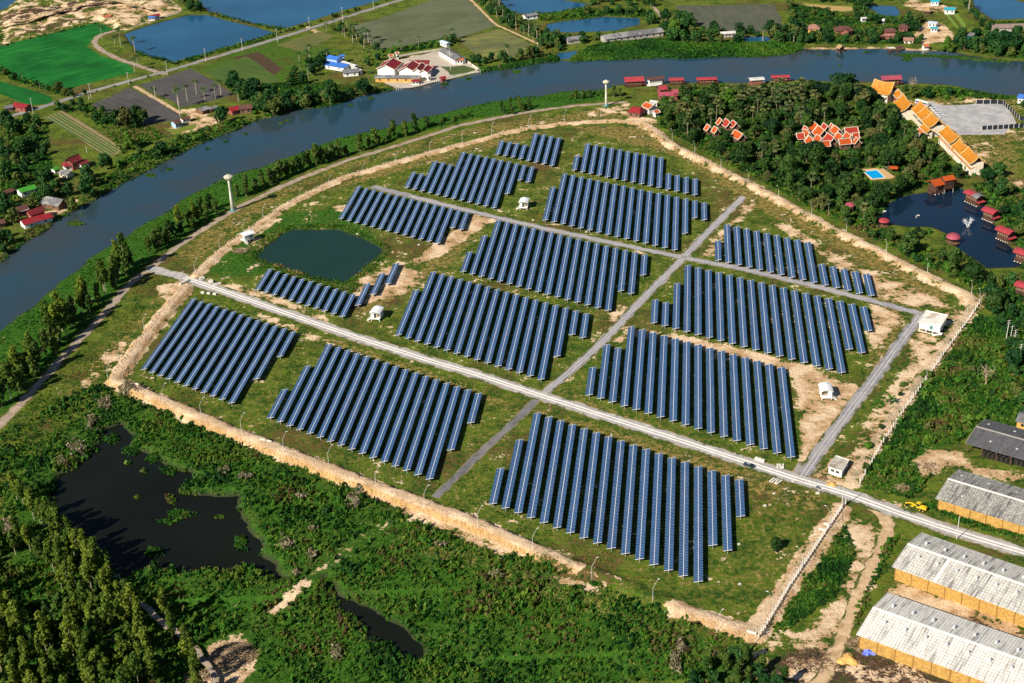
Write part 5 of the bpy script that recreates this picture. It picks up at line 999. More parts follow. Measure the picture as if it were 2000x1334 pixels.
gable('village_house', 'bright green roofed white house among dark trees', (34, 369), (66, 360), 5.6, 4.0, 4.0, R_GREEN, WHITE, stilts=0.6); gable('village_house', 'grey roofed timber house on the river bank', (86, 382), (124, 389), 6.0, 5.4, 3.2, R_GREY, BROWNWOOD); gable('village_house', 'dark red gable behind the long red river roof', (52, 412), (82, 402), 7.0, 3.6, 4.6, R_DKRED, PINKW); gable('village_house', 'long bright red roof facing the river', (40, 430), (98, 414), 5.0, 4.4, 3.0, R_RED, WHITE); gable('village_house', 'brown roof with tin patch left of the red roofs', (26, 406), (50, 398), 5.8, 4.0, 3.8, R_BROWN, PINKW); gable('garden_shed', 'small tin lean-to among the red river roofs', (38, 410), (54, 405), 4.2, 2.0, 3.6, R_TIN, PINKW, 'shed')
gable('garden_shed', 'dark roof at the left edge by the river', (-10, 432), (8, 428), 4.0, 4.0, 3.0, R_BROWN, BROWNWOOD, 'shed'); gable('garden_shed', 'dark low roof left of the green roofed house', (6, 373), (24, 367), 4.0, 3.0, 3.0, R_BROWN, BROWNWOOD, 'shed')
gable('village_house', 'red roofed house below the smaller paddy', (28, 200), (56, 204), 5.0, 4.5, 3.4, R_RED, PINKW); gable('garden_shed', 'dark grey shed below the smaller paddy', (8, 206), (26, 204), 4.2, 4.0, 3.0, R_GREY, BROWNWOOD, 'shed')
gable('village_house', 'dark red roofed house on the bank below the palms', (446, 210), (468, 205), 5.4, 4.5, 3.4, R_RED, PINKW); gable('village_house', 'brown roofed wing beside the red house below palms', (466, 205), (492, 203), 5.6, 4.8, 3.6, R_BROWN, BROWNWOOD); gable('garden_shed', 'grey shed near the pale path end', (387, 212), (404, 206), 4.4, 4.2, 3.0, R_GREY, BROWNWOOD, 'shed'); gable('garden_shed', 'grey lean-to right of the pale path shed', (406, 210), (424, 206), 3.6, 3.2, 2.8, R_GREY, BROWNWOOD, 'shed'); gable('village_house', 'black roofed white bungalow above the yellow lawn', (336, 236), (350, 232), 5.2, 3.6, 3.6, R_BROWN, BLUEW); gable('garden_shed', 'dark awning right of the white bungalow', (352, 230), (370, 226), 3.8, 2.8, 3.0, R_BROWN, WHITE, 'shed')
# blue house group, temple
gable('blue_house', 'two storey white house with upper blue roof', (642, 107), (664, 111), 8.0, 4.0, 6.4, R_BLUE, BLUEW); gable('blue_house', 'wide lower blue roof around the two storey house', (640, 119), (682, 126), 4.4, 6.5, 3.2, R_BLUE, WHITE); gable('garden_shed', 'small blue porch roof right of the upper blue roof', (662, 107), (673, 106), 6.8, 2.4, 6.0, R_BLUE, BLUEW, 'shed'); gable('garden_shed', 'long pale tin roof beside the blue roofs', (668, 118), (696, 127), 4.6, 2.4, 3.8, R_TIN, WHITE, 'shed'); gable('village_house', 'dark grey roofed white house below the blue roofs', (668, 136), (700, 133), 4.8, 5.0, 3.2, R_GREY, WHITE); gable('garden_shed', 'narrow tin roof right of dark grey house', (690, 130), (706, 136), 4.0, 1.8, 3.4, R_TIN, WHITE, 'shed')
Y0 = (0, 0)
gable('temple_hall', 'largest white gabled temple hall with red roof at left', (752, 127), (768, 113), 8.5, 7.6, 5.0, R_RED, WHITE, 'temple hall', trim=TRIM_W, door=True); gable('temple_hall', 'second white gabled temple hall with red roof', (792, 131), (806, 118), 8.2, 6.4, 5.0, R_RED, WHITE, 'temple hall', trim=TRIM_W); gable('temple_hall', 'third narrow red roofed temple hall', (813, 134), (824, 122), 7.2, 3.6, 5.0, R_DKRED, WHITE, 'temple hall', trim=TRIM_W); gable('temple_hall', 'fourth narrow red roofed temple hall at right', (826, 137), (836, 126), 6.8, 3.8, 4.8, R_RED, WHITE, 'temple hall', trim=TRIM_W)
gable('temple_hall', 'grey flat link roof between the two big temple halls', (768, 131), (782, 121), 4.6, 3.6, 4.3, R_GREY, WHITE, 'temple hall'); gable('temple_hall', 'red rear roof behind the temple halls', (800, 117), (838, 117), 7.6, 4.2, 5.0, R_DKRED, YELW, 'temple hall'); gable('temple_shed', 'long dark roof in front of the temple halls', (733, 146), (822, 147), 4.6, 4.2, 3.2, R_GREY, YELW, 'shed', windows=5); gable('temple_shed', 'small red roof at the quay end of the long dark roof', (803, 156), (819, 155), 3.6, 2.4, 2.8, R_RED, WHITE, 'shed')
gable('canopy', 'bright red canopy beside the fourth temple hall, upper one', (834, 131), (844, 128), 4.2, 3.0, 3.4, mat('bright_red_cloth', (0.6, 0.012, 0.045), (0.5, 0.012, 0.04), 0.8, 0.6), WHITE, 'canopy', wall=False); gable('canopy', 'bright red canopy beside the fourth temple hall, lower one', (828, 140), (838, 137), 4.2, 3.0, 3.4, MATS['bright_red_cloth'], WHITE, 'canopy', wall=False)
gable('shrine', 'little white shrine on the temple quay', (833, 145), (840, 144), 5.0, 2.4, 3.4, R_TIN, WHITE, 'shrine', windows=1); gable('river_pavilion', 'small red tiered pavilion on the quay', (859, 150), (870, 148), 4.6, 2.6, 3.2, R_RED, PINKW, 'pavilion', stilts=0.8); gable('temple_house', 'long grey roof with orange end gable above the temple yard', (866, 92), (899, 111), 6.0, 5.2, 4.0, R_GREY, WHITE, windows=5); gable('temple_shed', 'orange gable end building at the temple yard edge', (890, 113), (905, 112), 4.8, 3.2, 3.6, R_TILEOR, WHITE, 'shed'); gable('temple_gate', 'little orange tiered gate roof behind the temple', (759, 107), (767, 106), 4.6, 2.2, 3.4, R_ORANGE, CREAM, 'gate', curve=0.4, trim=TRIM_W); gable('temple_gate', 'little orange gate roof on white posts behind the temple', (772, 102), (778, 101), 6.2, 1.8, 5.2, R_ORANGE, WHITE, 'gate', curve=0.4, trim=TRIM_W)
gable('garden_shed', 'pale blue roofed shed in trees behind the temple', (862, 78), (876, 83), 4.0, 2.6, 3.2, mat('faint_blue_roof', (0.5, 0.6, 0.72), (0.42, 0.52, 0.65), 0.5), WHITE, 'shed')
# far right bank
gable('long_house', 'very long dark grey roof on the reed bank', (1176, 68), (1292, 53), 6.0, 6.2, 3.6, R_GREY, CONC, windows=9); gable('village_house', 'dark grey hip roof left of the very long roof', (1104, 73), (1140, 68), 5.0, 5.0, 3.2, R_GREY, CONC, hip=3.0); gable('garden_shed', 'grey white roofed shed between the far ponds', (1022, 28), (1048, 24), 4.6, 4.2, 3.4, R_GREY, WHITE, 'shed'); gable('village_house', 'low pale house below the grey field', (1406, 62), (1436, 60), 4.4, 3.0, 3.2, R_TIN, CONC, windows=4)
gable('village_house', 'pinkish hip roofed bungalow in the garden', (1577, 47), (1602, 47), 6.2, 5.4, 3.6, R_PINKBR, YELW, hip=4.0); gable('village_house', 'dark brown hipped house right of the pinkish bungalow', (1630, 51), (1664, 50), 6.6, 5.6, 4.0, R_BROWN, PINKW, hip=3.0); gable('village_house', 'brown front gable of the dark hipped house', (1650, 57), (1660, 52), 5.6, 3.6, 3.8, R_BROWN, PINKW); gable('village_house', 'dark brown two level house on reddish stilts', (1728, 55), (1750, 54), 7.4, 4.2, 5.2, R_BROWN, PINKW, hip=2.0); gable('garden_shed', 'low pink roof at foot of two level house', (1718, 66), (1748, 66), 3.8, 3.0, 3.0, R_PINKBR, PINKW, 'shed'); gable('village_house', 'brown pyramid roof behind the two level house', (1756, 45), (1776, 46), 6.4, 5.0, 3.8, R_BROWN, PINKW, hip=4.0); gable('garden_shed', 'tan tin roof shed right of two level house', (1764, 73), (1785, 73), 4.2, 4.0, 2.6, R_PINKBR, CREAM, 'shed'); gable('garden_shed', 'small white shed behind the brown houses', (1681, 34), (1692, 33), 4.0, 2.4, 3.4, R_TIN, WHITE, 'shed')
gable('thatched_hut', 'thatched hut on stilts at the water edge', (1638, 86), (1646, 89), 5.4, 3.0, 3.2, R_THATCH, DARKWOOD, 'hut', stilts=0.6, z0=-0.4); gable('garden_shed', 'orange red roofed shed above the far shore', (1802, 87), (1814, 86), 3.8, 2.8, 2.8, R_TILEOR, WHITE, 'shed'); gable('village_house', 'teal roofed house at the top of the clearing', (1844, 14), (1866, 14), 5.2, 3.6, 3.8, R_TEAL, WHITE); gable('thatched_hut', 'grey brown round hut left of the teal roof', (1804, 13), (1820, 14), 5.4, 4.4, 2.8, R_THATCH, DARKWOOD, 'hut', hip=2.5); gable('village_house', 'teal and white roof at the very top edge', (1818, -2), (1836, -1), 5.0, 3.4, 3.6, R_TEAL, WHITE); gable('garden_shed', 'teal green shed roof above the sandy clearing', (1817, 52), (1832, 52), 4.0, 2.8, 3.2, R_TEAL, WHITE, 'shed'); gable('garden_shed', 'white blue tin roof beside the sandy clearing', (1814, 41), (1832, 43), 4.2, 3.6, 3.4, mat('bluish_tin', (0.5, 0.56, 0.66), (0.4, 0.46, 0.56), 0.5), WHITE, 'shed'); gable('village_house', 'dark blue grey roofed house right of the clearing', (1878, 63), (1904, 64), 5.2, 4.2, 3.6, R_GREY, R_TEAL); gable('long_house', 'long brown roof with one white strip at the right edge', (1936, 47), (2030, 45), 6.0, 6.0, 4.0, mat('greyish_brown_roof', (0.26, 0.19, 0.17), (0.20, 0.145, 0.13), 0.4), CONC, windows=6); gable('shrine', 'white shrine figure house in the riverside garden', (1724, 36), (1729, 37), 5.0, 1.4, 3.8, R_TIN, WHITE, 'shrine', windows=1); gable('village_house', 'bright blue roofed house at right edge beside river', (1990, 183), (2012, 186), 5.6, 4.4, 4.0, R_BLUE, WHITE)
gable('site_office', 'red roofed site office at the construction ground', (294, 29), (311, 26), 4.4, 3.2, 3.2, R_RED, WHITE, 'site office'); gable('site_office', 'blue roofed site hut beside the red site office', (289, 32), (303, 31), 3.6, 2.6, 2.8, R_BLUE, WHITE, 'site office'); gable('site_office', 'grey site hut at the top of construction ground', (279, 12), (290, 10), 4.4, 2.8, 3.4, R_GREY, R_TEAL, 'site office'); gable('site_office', 'orange brown hut by the haul track', (200, 31), (216, 28), 4.0, 2.6, 3.0, R_TILEOR, CONC, 'site office')

# ------------------------------------------------------------------ moored houses and river boats
def houseboat(label, a, b, roofm, hullm=DARKWOOD, wz=-0.5, hw=3.2, zr=6.4, ze=5.0, roof2=None, curve=1, group=None, name='houseboat', cat='houseboat'):
    """a floating timber house: hull, cabin with windows, barrel roof, floats"""
    A, B_ = P(*a, wz), P(*b, wz); d = B_ - A; L = d.length; X = d / L; Y = Vector((-X.y, X.x, 0)); c = (A + B_) / 2
    T = Thing(name, label, cat, tuple(c), math.atan2(X.y, X.x), group)
    hull = MB(); st = [(-0.52, 0.55, 1.6), (-0.35, 0.95, 1.0), (0, 1.0, 0.8), (0.35, 0.95, 1.0), (0.52, 0.5, 1.7)]; vs = []
    for t, w, z in st:
        q = c + X * L * t
        vs += [q + Y * hw * w * 0.6 - UP * 0.4, q + Y * hw * w * 0.9 + UP * z, q - Y * hw * w * 0.9 + UP * z, q - Y * hw * w * 0.6 - UP * 0.4]
    fs = []
    for i in range(4):
        for k in range(4): fs.append((i * 4 + k, i * 4 + (k + 1) % 4, i * 4 + 4 + (k + 1) % 4, i * 4 + 4 + k))
    fs += [(3, 2, 1, 0), (16, 17, 18, 19)]
    T.part('hull', hull.add(vs, fs), hullm)
    H = ze - wz
    W_ = T.part('cabin', MB().box(c + UP * (H / 2 + 0.4), (L * 0.8, hw * 1.5, H - 0.6), X, Y), hullm)
    for sg in (-1, 1):
        for k in range(5):
            T.part('window', MB().box(c + X * L * (-0.32 + 0.16 * k) + Y * sg * hw * 0.76 + UP * (H * 0.66), (L * 0.09, 0.12, 1.2), X, Y), mat('warm_window', (0.30, 0.20, 0.13), (0.2, 0.13, 0.085), 1, 0.4), W_)
    n = 8; halves = ((-0.54, 0.54, roofm),) if roof2 is None else ((-0.54, 0.10, roofm), (0.10, 0.54, roof2))
    for t0, t1, m in halves:
        r = MB(); vs = []
        for t in (t0, t1):
            for k in range(n + 1):
                s = 2 * k / n - 1; vs.append(c + X * L * t + Y * hw * 1.12 * s + UP * (ze - wz + (zr - ze) * (1 - s * s if curve else 1 - abs(s)) ))
        nv = len(vs); vs += [v - UP * 0.2 for v in vs]
        fs = [(k + 1, k, n + 1 + k, n + 2 + k) for k in range(n)] + [(nv + k, nv + k + 1, nv + n + 2 + k, nv + n + 1 + k) for k in range(n)] + [(k, k + 1, nv + k + 1, nv + k) for k in range(n)] + [(n + 1 + k, n + 2 + k, nv + n + 2 + k, nv + n + 1 + k) for k in range(n)] + [(0, nv, nv + n + 1, n + 1), (n, n + n + 1, nv + n + n + 1, nv + n)]
        T.part('roof', r.add(vs, fs), m)
    if name == 'houseboat' and wz == -0.5:
        for sg in (-1, 1):
            for k in range(6):
                q = c + X * L * (-0.42 + 0.168 * k) + Y * sg * (hw * 0.75); T.part('float', MB().lathe(q, [(0.1, -0.35), (0.42, -0.1), (0.42, 0.25), (0.1, 0.45)], 8), TRIM_W)
    T.part('awning', MB().hexa([c + X * L * 0.42 - Y * hw * 0.9 + UP * (H * 0.52), c + X * L * 0.60 - Y * hw * 0.9 + UP * (H * 0.46), c + X * L * 0.60 + Y * hw * 0.9 + UP * (H * 0.46), c + X * L * 0.42 + Y * hw * 0.9 + UP * (H * 0.52)] + [c + X * L * 0.42 - Y * hw * 0.9 + UP * (H * 0.55), c + X * L * 0.60 - Y * hw * 0.9 + UP * (H * 0.49), c + X * L * 0.60 + Y * hw * 0.9 + UP * (H * 0.49), c + X * L * 0.42 + Y * hw * 0.9 + UP * (H * 0.55)]), roofm)
    return T
houseboat('large orange roofed floating restaurant at the lake head', (1816, 378), (1856, 368), R_ORANGE, hw=4.4, zr=7.6, ze=5.6, curve=0); gable('lake_pavilion', 'upper orange roof deck behind floating restaurant', (1840, 345), (1862, 341), 9.6, 3.2, 7.8, R_ORANGE, DARKWOOD, 'pavilion', stilts=2.0)
houseboat('houseboat with half pink half grey barrel roof', (1889, 391), (1915, 403), R_PINK, roof2=R_GREY); houseboat('pink roofed houseboat just below the half grey one', (1923, 425), (1945, 434), R_PINK); houseboat('pink roofed houseboat in the middle of lake row', (1950, 463), (1976, 474), R_PINK); houseboat('pink roofed houseboat last in the lake row', (1984, 507), (2018, 518), R_PINK)
houseboat('pink roof at lake shore under the right edge trees', (1985, 572), (2010, 580), R_PINK)
def pavilion(label, px, rad, zr, ze, m):
    c = P(*px, 0); T = Thing('lake_pavilion', label, 'pavilion', tuple(c))
    T.part('roof', MB().lathe(c, [(rad, ze - 0.12), (rad, ze), (rad * 0.85, ze + (zr - ze) * 0.45), (rad * 0.55, ze + (zr - ze) * 0.8), (0.1, zr)], 14), m)
    for k in range(6):
        q = c + Vector((math.cos(k * 1.047), math.sin(k * 1.047), 0)) * rad * 0.8; T.part('post', MB().bar(q - UP * 1.5, q + UP * ze, 0.2), DARKWOOD)
    T.part('floor', MB().lathe(c, [(rad * 0.95, 0.4), (rad * 0.95, 0.6)], 14), BROWNWOOD)
pavilion('round red lake pavilion with domed roof', (1861, 474), 4.0, 5.6, 3.4, R_ROSE); pavilion('round red pavilion half hidden at left lake shore', (1726, 441), 3.2, 4.6, 3.0, R_PINK); pavilion('round red roof in the trees left of the lake', (1659, 416), 3.0, 6.6, 5.0, R_ROSE)
houseboat('red roofed floating house nearest the water tower', (1220, 170), (1256, 168), R_PINK, hw=4.0, zr=7.0, ze=4.6, curve=0); houseboat('dark roofed white trimmed river boat', (1264, 169), (1294, 165), R_BROWN, hw=3.0, zr=6.0, ze=5.2, curve=1, hullm=WHITE); houseboat('coral roofed boat right of the dark river boat', (1307, 166), (1334, 165), R_PINK, hw=3.0, zr=4.8, ze=3.8); houseboat('long coral roofed boat at the forest shore', (1361, 165), (1398, 164), R_PINK, hw=3.0, zr=4.8, ze=3.8); houseboat('white and red river boat behind the tall green tree', (1463, 166), (1490, 164), R_TIN, hw=3.0, zr=4.8, ze=3.8, hullm=PINKW); houseboat('thin red roofed boat beyond the dark round trees', (1506, 161), (1540, 160), R_PINK, hw=2.6, zr=4.8, ze=3.8); houseboat('rose roofed boat by the golden T-shaped hall', (1720, 168), (1757, 166), R_ROSE, hw=3.6, zr=7.0, ze=5.0, curve=0)
houseboat('small dark boat with white nose at the far shore', (1734, 101), (1745, 100), R_TIN, hw=1.6, zr=3.0, ze=2.4, name='river_boat', cat='boat'); houseboat('small dark boat with yellow gear at the far shore', (1749, 100), (1762, 99), R_BROWN, hw=1.8, zr=3.4, ze=2.8, name='river_boat', cat='boat')
def rowboat(label, px, L, yaw, m):
    c = P(*px, -0.5); T = Thing('rowing_boat', label, 'boat', tuple(c), yaw); X = Vector((math.cos(yaw), math.sin(yaw), 0)); Y = Vector((-X.y, X.x, 0)); vs = []
    for t, w in ((-0.5, 0.25), (-0.2, 0.9), (0.2, 0.9), (0.5, 0.1)):
        q = c + X * L * t; vs += [q + Y * w * 0.5 - UP * 0.1, q + Y * w + UP * 0.5, q - Y * w + UP * 0.5, q - Y * w * 0.5 - UP * 0.1]
    fs = [(i * 4 + k, i * 4 + (k + 1) % 4, i * 4 + 4 + (k + 1) % 4, i * 4 + 4 + k) for i in range(3) for k in (0, 2, 3)] + [(3, 2, 1, 0), (12, 13, 14, 15)]
    T.part('hull', MB().add(vs, fs), m)
    for t in (-0.2, 0.15): T.part('thwart', MB().box(c + X * L * t + UP * 0.35, (0.3, 1.3, 0.08), X, Y), BROWNWOOD)
rowboat('small white rowing boat on the resort lake', (1792, 423), 3.6, 0.9, WHITE); rowboat('tiny white swan boat near left lake shore', (1727, 414), 2.4, 0.3, WHITE); rowboat('red rowing boat under the far bank trees', (1871, 98), 5.0, 0.2, R_RED)
def fountain(px):
    c = P(*px, -0.5); T = Thing('fountain', 'white fountain jet spraying up from the lake', 'fountain', tuple(c)); r = random.Random(5); mb = MB()
    for k in range(420):
        t = r.random(); a = r.uniform(0, 6.28); arm = (-0.62, 0.5)[k % 2]; x = arm * t * 4 + r.gauss(0, 0.25 + 0.4 * t); y = r.gauss(0, 0.3 + 0.4 * t); z = t * (6.5 - 1.5 * abs(x) / 3) * (1 - 0.2 * r.random()); s = r.uniform(0.05, 0.16)
        mb.box(c + Vector((x, y, z)), (s, s, s * 2))
    T.part('spray', mb, mat('spray_white', (0.85, 0.88, 0.92), (0.8, 0.83, 0.88), 2, 0.4)); T.part('nozzle', MB().lathe(c, [(0.8, -0.2), (0.8, 0.15), (0.3, 0.3)], 12), CONC)
fountain((1890, 443))

# ------------------------------------------------------------------ resort
gable('gate_house', 'red hip roofed gate house at the dike corner', (1231, 207), (1256, 210), 6.2, 5.4, 3.6, R_RED, BROWNWOOD, trim=None, hip=2.0)
gable('resort_house', 'orange roof with white dormers behind the red gate house', (1262, 199), (1276, 205), 6.4, 4.0, 4.0, R_ORANGE, WHITE, trim=TRIM_W); gable('resort_house', 'little orange roof corner beside the dike pines', (1276, 216), (1286, 214), 4.6, 2.6, 3.2, R_ORANGE, WHITE, trim=TRIM_W); gable('resort_house', 'pale tin roof behind the dormer roof', (1270, 195), (1286, 197), 4.4, 2.0, 3.6, R_TIN, WHITE)
gable('resort_house', 'dusty pink double roof near river boats', (1285, 168), (1302, 166), 6.6, 3.4, 4.2, R_PINK, PINKW, trim=TRIM_D); gable('resort_house', 'long rose roof below the dusty pink double roof', (1285, 180), (1322, 178), 6.0, 3.8, 4.0, R_ROSE, PINKW); gable('resort_house', 'short raised rose roof end in the trees', (1312, 175), (1324, 174), 7.6, 3.0, 5.6, R_ROSE, PINKW)
def px2(o, s, q): return (o[0] + q[0] / s, o[1] + q[1] / s)
G2 = [((600, 205), (710, 295), 3.6, 'tallest orange gable at the back of the resort cluster'), ((720, 310), (875, 425), 4.2, 'broad orange gable in front of the tallest one'), ((855, 250), (960, 325), 2.9, 'pinkish red gable with white verge at cluster back'), ((1040, 255), (1085, 290), 2.2, 'smallest orange gable at cluster back'), ((1120, 305), (1245, 405), 3.4, 'orange gable right of the smallest gable'), ((1205, 475), (1330, 570), 3.2, 'orange gable in the middle of cluster right half'), ((1410, 465), (1530, 555), 2.9, 'orange gable below the wide dark red roof'), ((950, 490), (1110, 605), 3.6, 'bright red gable with white eaves at cluster centre'), ((700, 525), (815, 630), 3.2, 'orange gable left of the bright red centre gable'), ((495, 560), (610, 660), 3.0, 'orange gable at cluster lower left'), ((395, 390), (515, 490), 2.6, 'narrow orange red gable at cluster left'), ((385, 315), (475, 380), 2.0, 'little red gable at cluster upper left'), ((1650, 590), (1710, 640), 2.6, 'small orange gable at cluster lower right corner')]
for k, (a, b, hw, lab) in enumerate(G2):
    red = 'red' in lab and 'orange' not in lab
    gable('resort_house', lab, px2((1540, 220), 12.5, a), px2((1540, 220), 12.5, b), 8.0 if hw > 3.5 else 7.0, hw, 3.6, R_ORANGERED if red else R_ORANGE, BROWNWOOD, 'resort house', 'orange gabled resort houses', trim=TRIM_W, curve=0.25, windows=1)
for a, b, hw, lab in [((1365, 375), (1680, 345), 4.0, 'wide dark red roof at the right of cluster'), ((190, 505), (375, 490), 4.0, 'shaded dark red roof at cluster left edge'), ((1225, 650), (1520, 620), 2.8, 'long orange roof along cluster front right'), ((700, 710), (1000, 680), 2.8, 'long orange roof along cluster front left'), ((1560, 500), (1715, 490), 2.6, 'lower dark red porch below the wide dark red roof')]:
    gable('resort_house', lab, px2((1540, 220), 12.5, a), px2((1540, 220), 12.5, b), 6.6, hw, 3.6, R_ORANGERED if 'dark' in lab else R_ORANGE, BROWNWOOD, 'resort house', 'orange gabled resort houses', trim=TRIM_W, curve=0.25)
sheet('courtyard', [(1570, 262), (1600, 252), (1675, 258), (1680, 272), (1600, 276)], mat('timber_deck', (0.30, 0.25, 0.2), (0.22, 0.18, 0.15), 0.5), 'timber courtyard between the resort gables', cat='yard', z=0.06)
for a, b, hw, lab in [((1290, 800), (1332, 826), 2.4, 'little orange gable at left of the small cluster'), ((1465, 715), (1500, 745), 2.8, 'orange gable at the back of the small cluster'), ((1550, 722), (1615, 775), 3.2, 'dark red gable at centre of the small cluster'), ((1650, 745), (1702, 785), 3.0, 'bright red gable at right of the small cluster'), ((1682, 880), (1790, 940), 3.4, 'wide orange gable below the small cluster'), ((1390, 830), (1440, 860), 2.4, 'small porch gable in the small cluster')]:
    gable('resort_house', lab, px2((1200, 130), 7.143, a), px2((1200, 130), 7.143, b), 7.0, hw, 3.6, R_ORANGERED if 'red' in lab else R_ORANGE, BROWNWOOD, 'resort house', 'gables of the small resort cluster', trim=TRIM_W, curve=0.25, windows=1)
# golden halls: stepped sweeping roofs
def golden(label, secs, hw, ze, lower=None):
    T = None
    for k, (a, b, zr, z_e, h) in enumerate(secs):
        A, B_ = P(*px2((1690, 140), 6.672, a), zr), P(*px2((1690, 140), 6.672, b), zr)
        if T is None:
            X = (B_ - A).normalized(); T = Thing('golden_hall', label, 'temple hall', (A.x, A.y, 0), math.atan2(X.y, X.x), 'golden roofed halls')
        gable(None, None, a=None, rb=None, ra=None) if False else gable('golden_hall', label, tuple(A), tuple(B_), zr, h, z_e, R_GOLD, TRIM_W, curve=0.45, trim=mat('pale_gold_trim', (0.62, 0.44, 0.18), (0.54, 0.37, 0.14), 1), ridge_up=0.9, T=T, windows=6, over=1.2, door=False)
    return T
golden('golden stepped roof hall standing beside the parked cars', [((718, 398), (785, 465), 12.0, 7.6, 5.8), ((780, 468), (865, 545), 11.6, 7.2, 5.9), ((858, 548), (960, 640), 11.2, 6.8, 6.0)], 6.8, 7)
T = golden('long golden hall with white colonnade nearest the lake', [((1070, 712), (1215, 862), 11.6, 7.8, 5.3), ((1225, 892), (1340, 1000), 11.0, 7.4, 4.9), ((1345, 992), (1480, 1125), 11.4, 7.6, 5.1)], 6, 7)
A, B_ = P(*px2((1690, 140), 6.672, (945, 838)), 4.6), P(*px2((1690, 140), 6.672, (1360, 1262)), 4.6); X = (B_ - A).normalized(); Y = Vector((-X.y, X.x, 0)); L = (B_ - A).length
if Y.x > 0: Y = -Y
T.part('verandah_roof', MB().hexa([A - UP * 0.5, B_ - UP * 0.5, B_ - Y * 3.4 + UP * 0.6, A - Y * 3.4 + UP * 0.6, A - UP * 0.3, B_ - UP * 0.3, B_ - Y * 3.4 + UP * 0.8, A - Y * 3.4 + UP * 0.8]), R_GOLD)
for k in range(22):
    q = A.lerp(B_, (k + 0.5) / 22) - Y * 0.6; T.part('column', MB().bar(Vector((q.x, q.y, -0.2)), Vector((q.x, q.y, 4.2)), 0.4), WHITE)
T.part('verandah_wall', MB().bar(A - Y * 3.6 + UP * -1.6, B_ - Y * 3.6 + UP * -1.6, 0.3, 6.0), WHITE)
golden('small golden hall between the T-shaped hall and parked bus', [((497, 306), (600, 430), 11.0, 6.2, 6.4)], 6, 6); golden('golden T-shaped hall with upswept ridge ends by the river', [((122, 112), (376, 158), 13.0, 6.6, 7.2)], 7, 6); golden('low golden porch roof below the stepped hall', [((770, 690), (850, 770), 5.6, 4.2, 3.0)], 3, 4)
gable('resort_house', 'reddish roof between the golden T-shaped hall and trees', px2((1690, 140), 6.672, (425, 225)), px2((1690, 140), 6.672, (480, 285)), 9.0, 3.6, 5.6, R_GOLD, PINKW, curve=0.4, trim=TRIM_W); gable('resort_house', 'tiny orange roofs tucked under the stepped golden hall', px2((1690, 140), 6.672, (710, 730)), px2((1690, 140), 6.672, (770, 790)), 5.2, 2.4, 3.8, R_TILEOR, WHITE, curve=0.3, trim=TRIM_W)
# swimming pool
PD = mat('pool_deck', (0.58, 0.38, 0.20), (0.48, 0.31, 0.16), 0.5); sheet('pool_deck', [(1683, 331), (1722, 328), (1748, 346), (1740, 350), (1700, 352)], PD, 'tan deck round the swimming pool', cat='deck', z=0.25, amp=0.2)
T = Thing('swimming_pool', 'bright turquoise swimming pool in the forest clearing', 'swimming pool', tuple(P(1707, 340))); q = PP([(1686, 335), (1713, 332), (1729, 347), (1704, 350)], 0.32); pw = water_mat('pool_water', (0.0, 0.30, 0.66), 0.08)
T.part('water', MB().poly(q[::-1]), pw); cop = MB()
for i in range(4): cop.bar(q[i] + UP * 0.05, q[(i + 1) % 4] + UP * 0.05, 0.5, 0.3)
T.part('coping', cop, TRIM_W)
gable('pool_hut', 'orange canvas roof beside the swimming pool', (1737, 324), (1754, 325), 3.6, 2.6, 2.8, R_ORANGE, TRIM_W, 'pool hut', wall=False)
for k in range(3):
    c = P(1725 + 2.5 * k, 331 - 1.2 * k); T = Thing('sun_lounger', 'white sun lounger on the pool deck', 'sun lounger', tuple(c), 0.8, 'sun loungers on the pool deck'); T.part('seat', MB().box(c + UP * 0.55, (1.3, 0.7, 0.12), (0.7, 0.7, 0)), WHITE); T.part('backrest', MB().bar(c + UP * 0.55 + Vector((0.45, 0.45, 0)), c + UP * 1.1 + Vector((0.8, 0.8, 0)), 0.7, 0.1), WHITE)
# ------------------------------------------------------------------ foliage
def leaf_mat(name, c1, c2, c3=None, attr=False):
    m, nt, b = node_mat(name); L = nt.links; p = pos(nt); oi = N(nt, 'ShaderNodeObjectInfo')
    f = noise(nt, p, 0.55, 3, 0.6)
    if attr:
        a = N(nt, 'ShaderNodeAttribute', attribute_name='tint'); col = mixc(nt, ramp(nt, f, 0.3, 0.7), a.outputs['Color'], mixc(nt, 1.0, a.outputs['Color'], (0.62, 0.66, 0.55), 'MULTIPLY'))
    else:
        t = mth(nt, 'ADD', mth(nt, 'MULTIPLY', oi.outputs['Random'], 0.65), mth(nt, 'MULTIPLY', f, 0.5))
        col = mixc(nt, ramp(nt, t, 0.15, 0.9), c1, c2)
        if c3: col = mixc(nt, mth(nt, 'GREATER_THAN', oi.outputs['Random'], 0.86), col, c3)
    L.new(col, b.inputs['Base Color']); b.inputs['Roughness'].default_value = 0.65; b.inputs['Specular IOR Level'].default_value = 0.12
    tr = N(nt, 'ShaderNodeBsdfTranslucent'); L.new(col, tr.inputs[0]); mx = N(nt, 'ShaderNodeMixShader'); mx.inputs[0].default_value = 0.22
    L.new(b.outputs[0], mx.inputs[1]); L.new(tr.outputs[0], mx.inputs[2]); L.new(mx.outputs[0], nt.nodes['Material Output'].inputs[0])
    MATS[name] = m
    return m
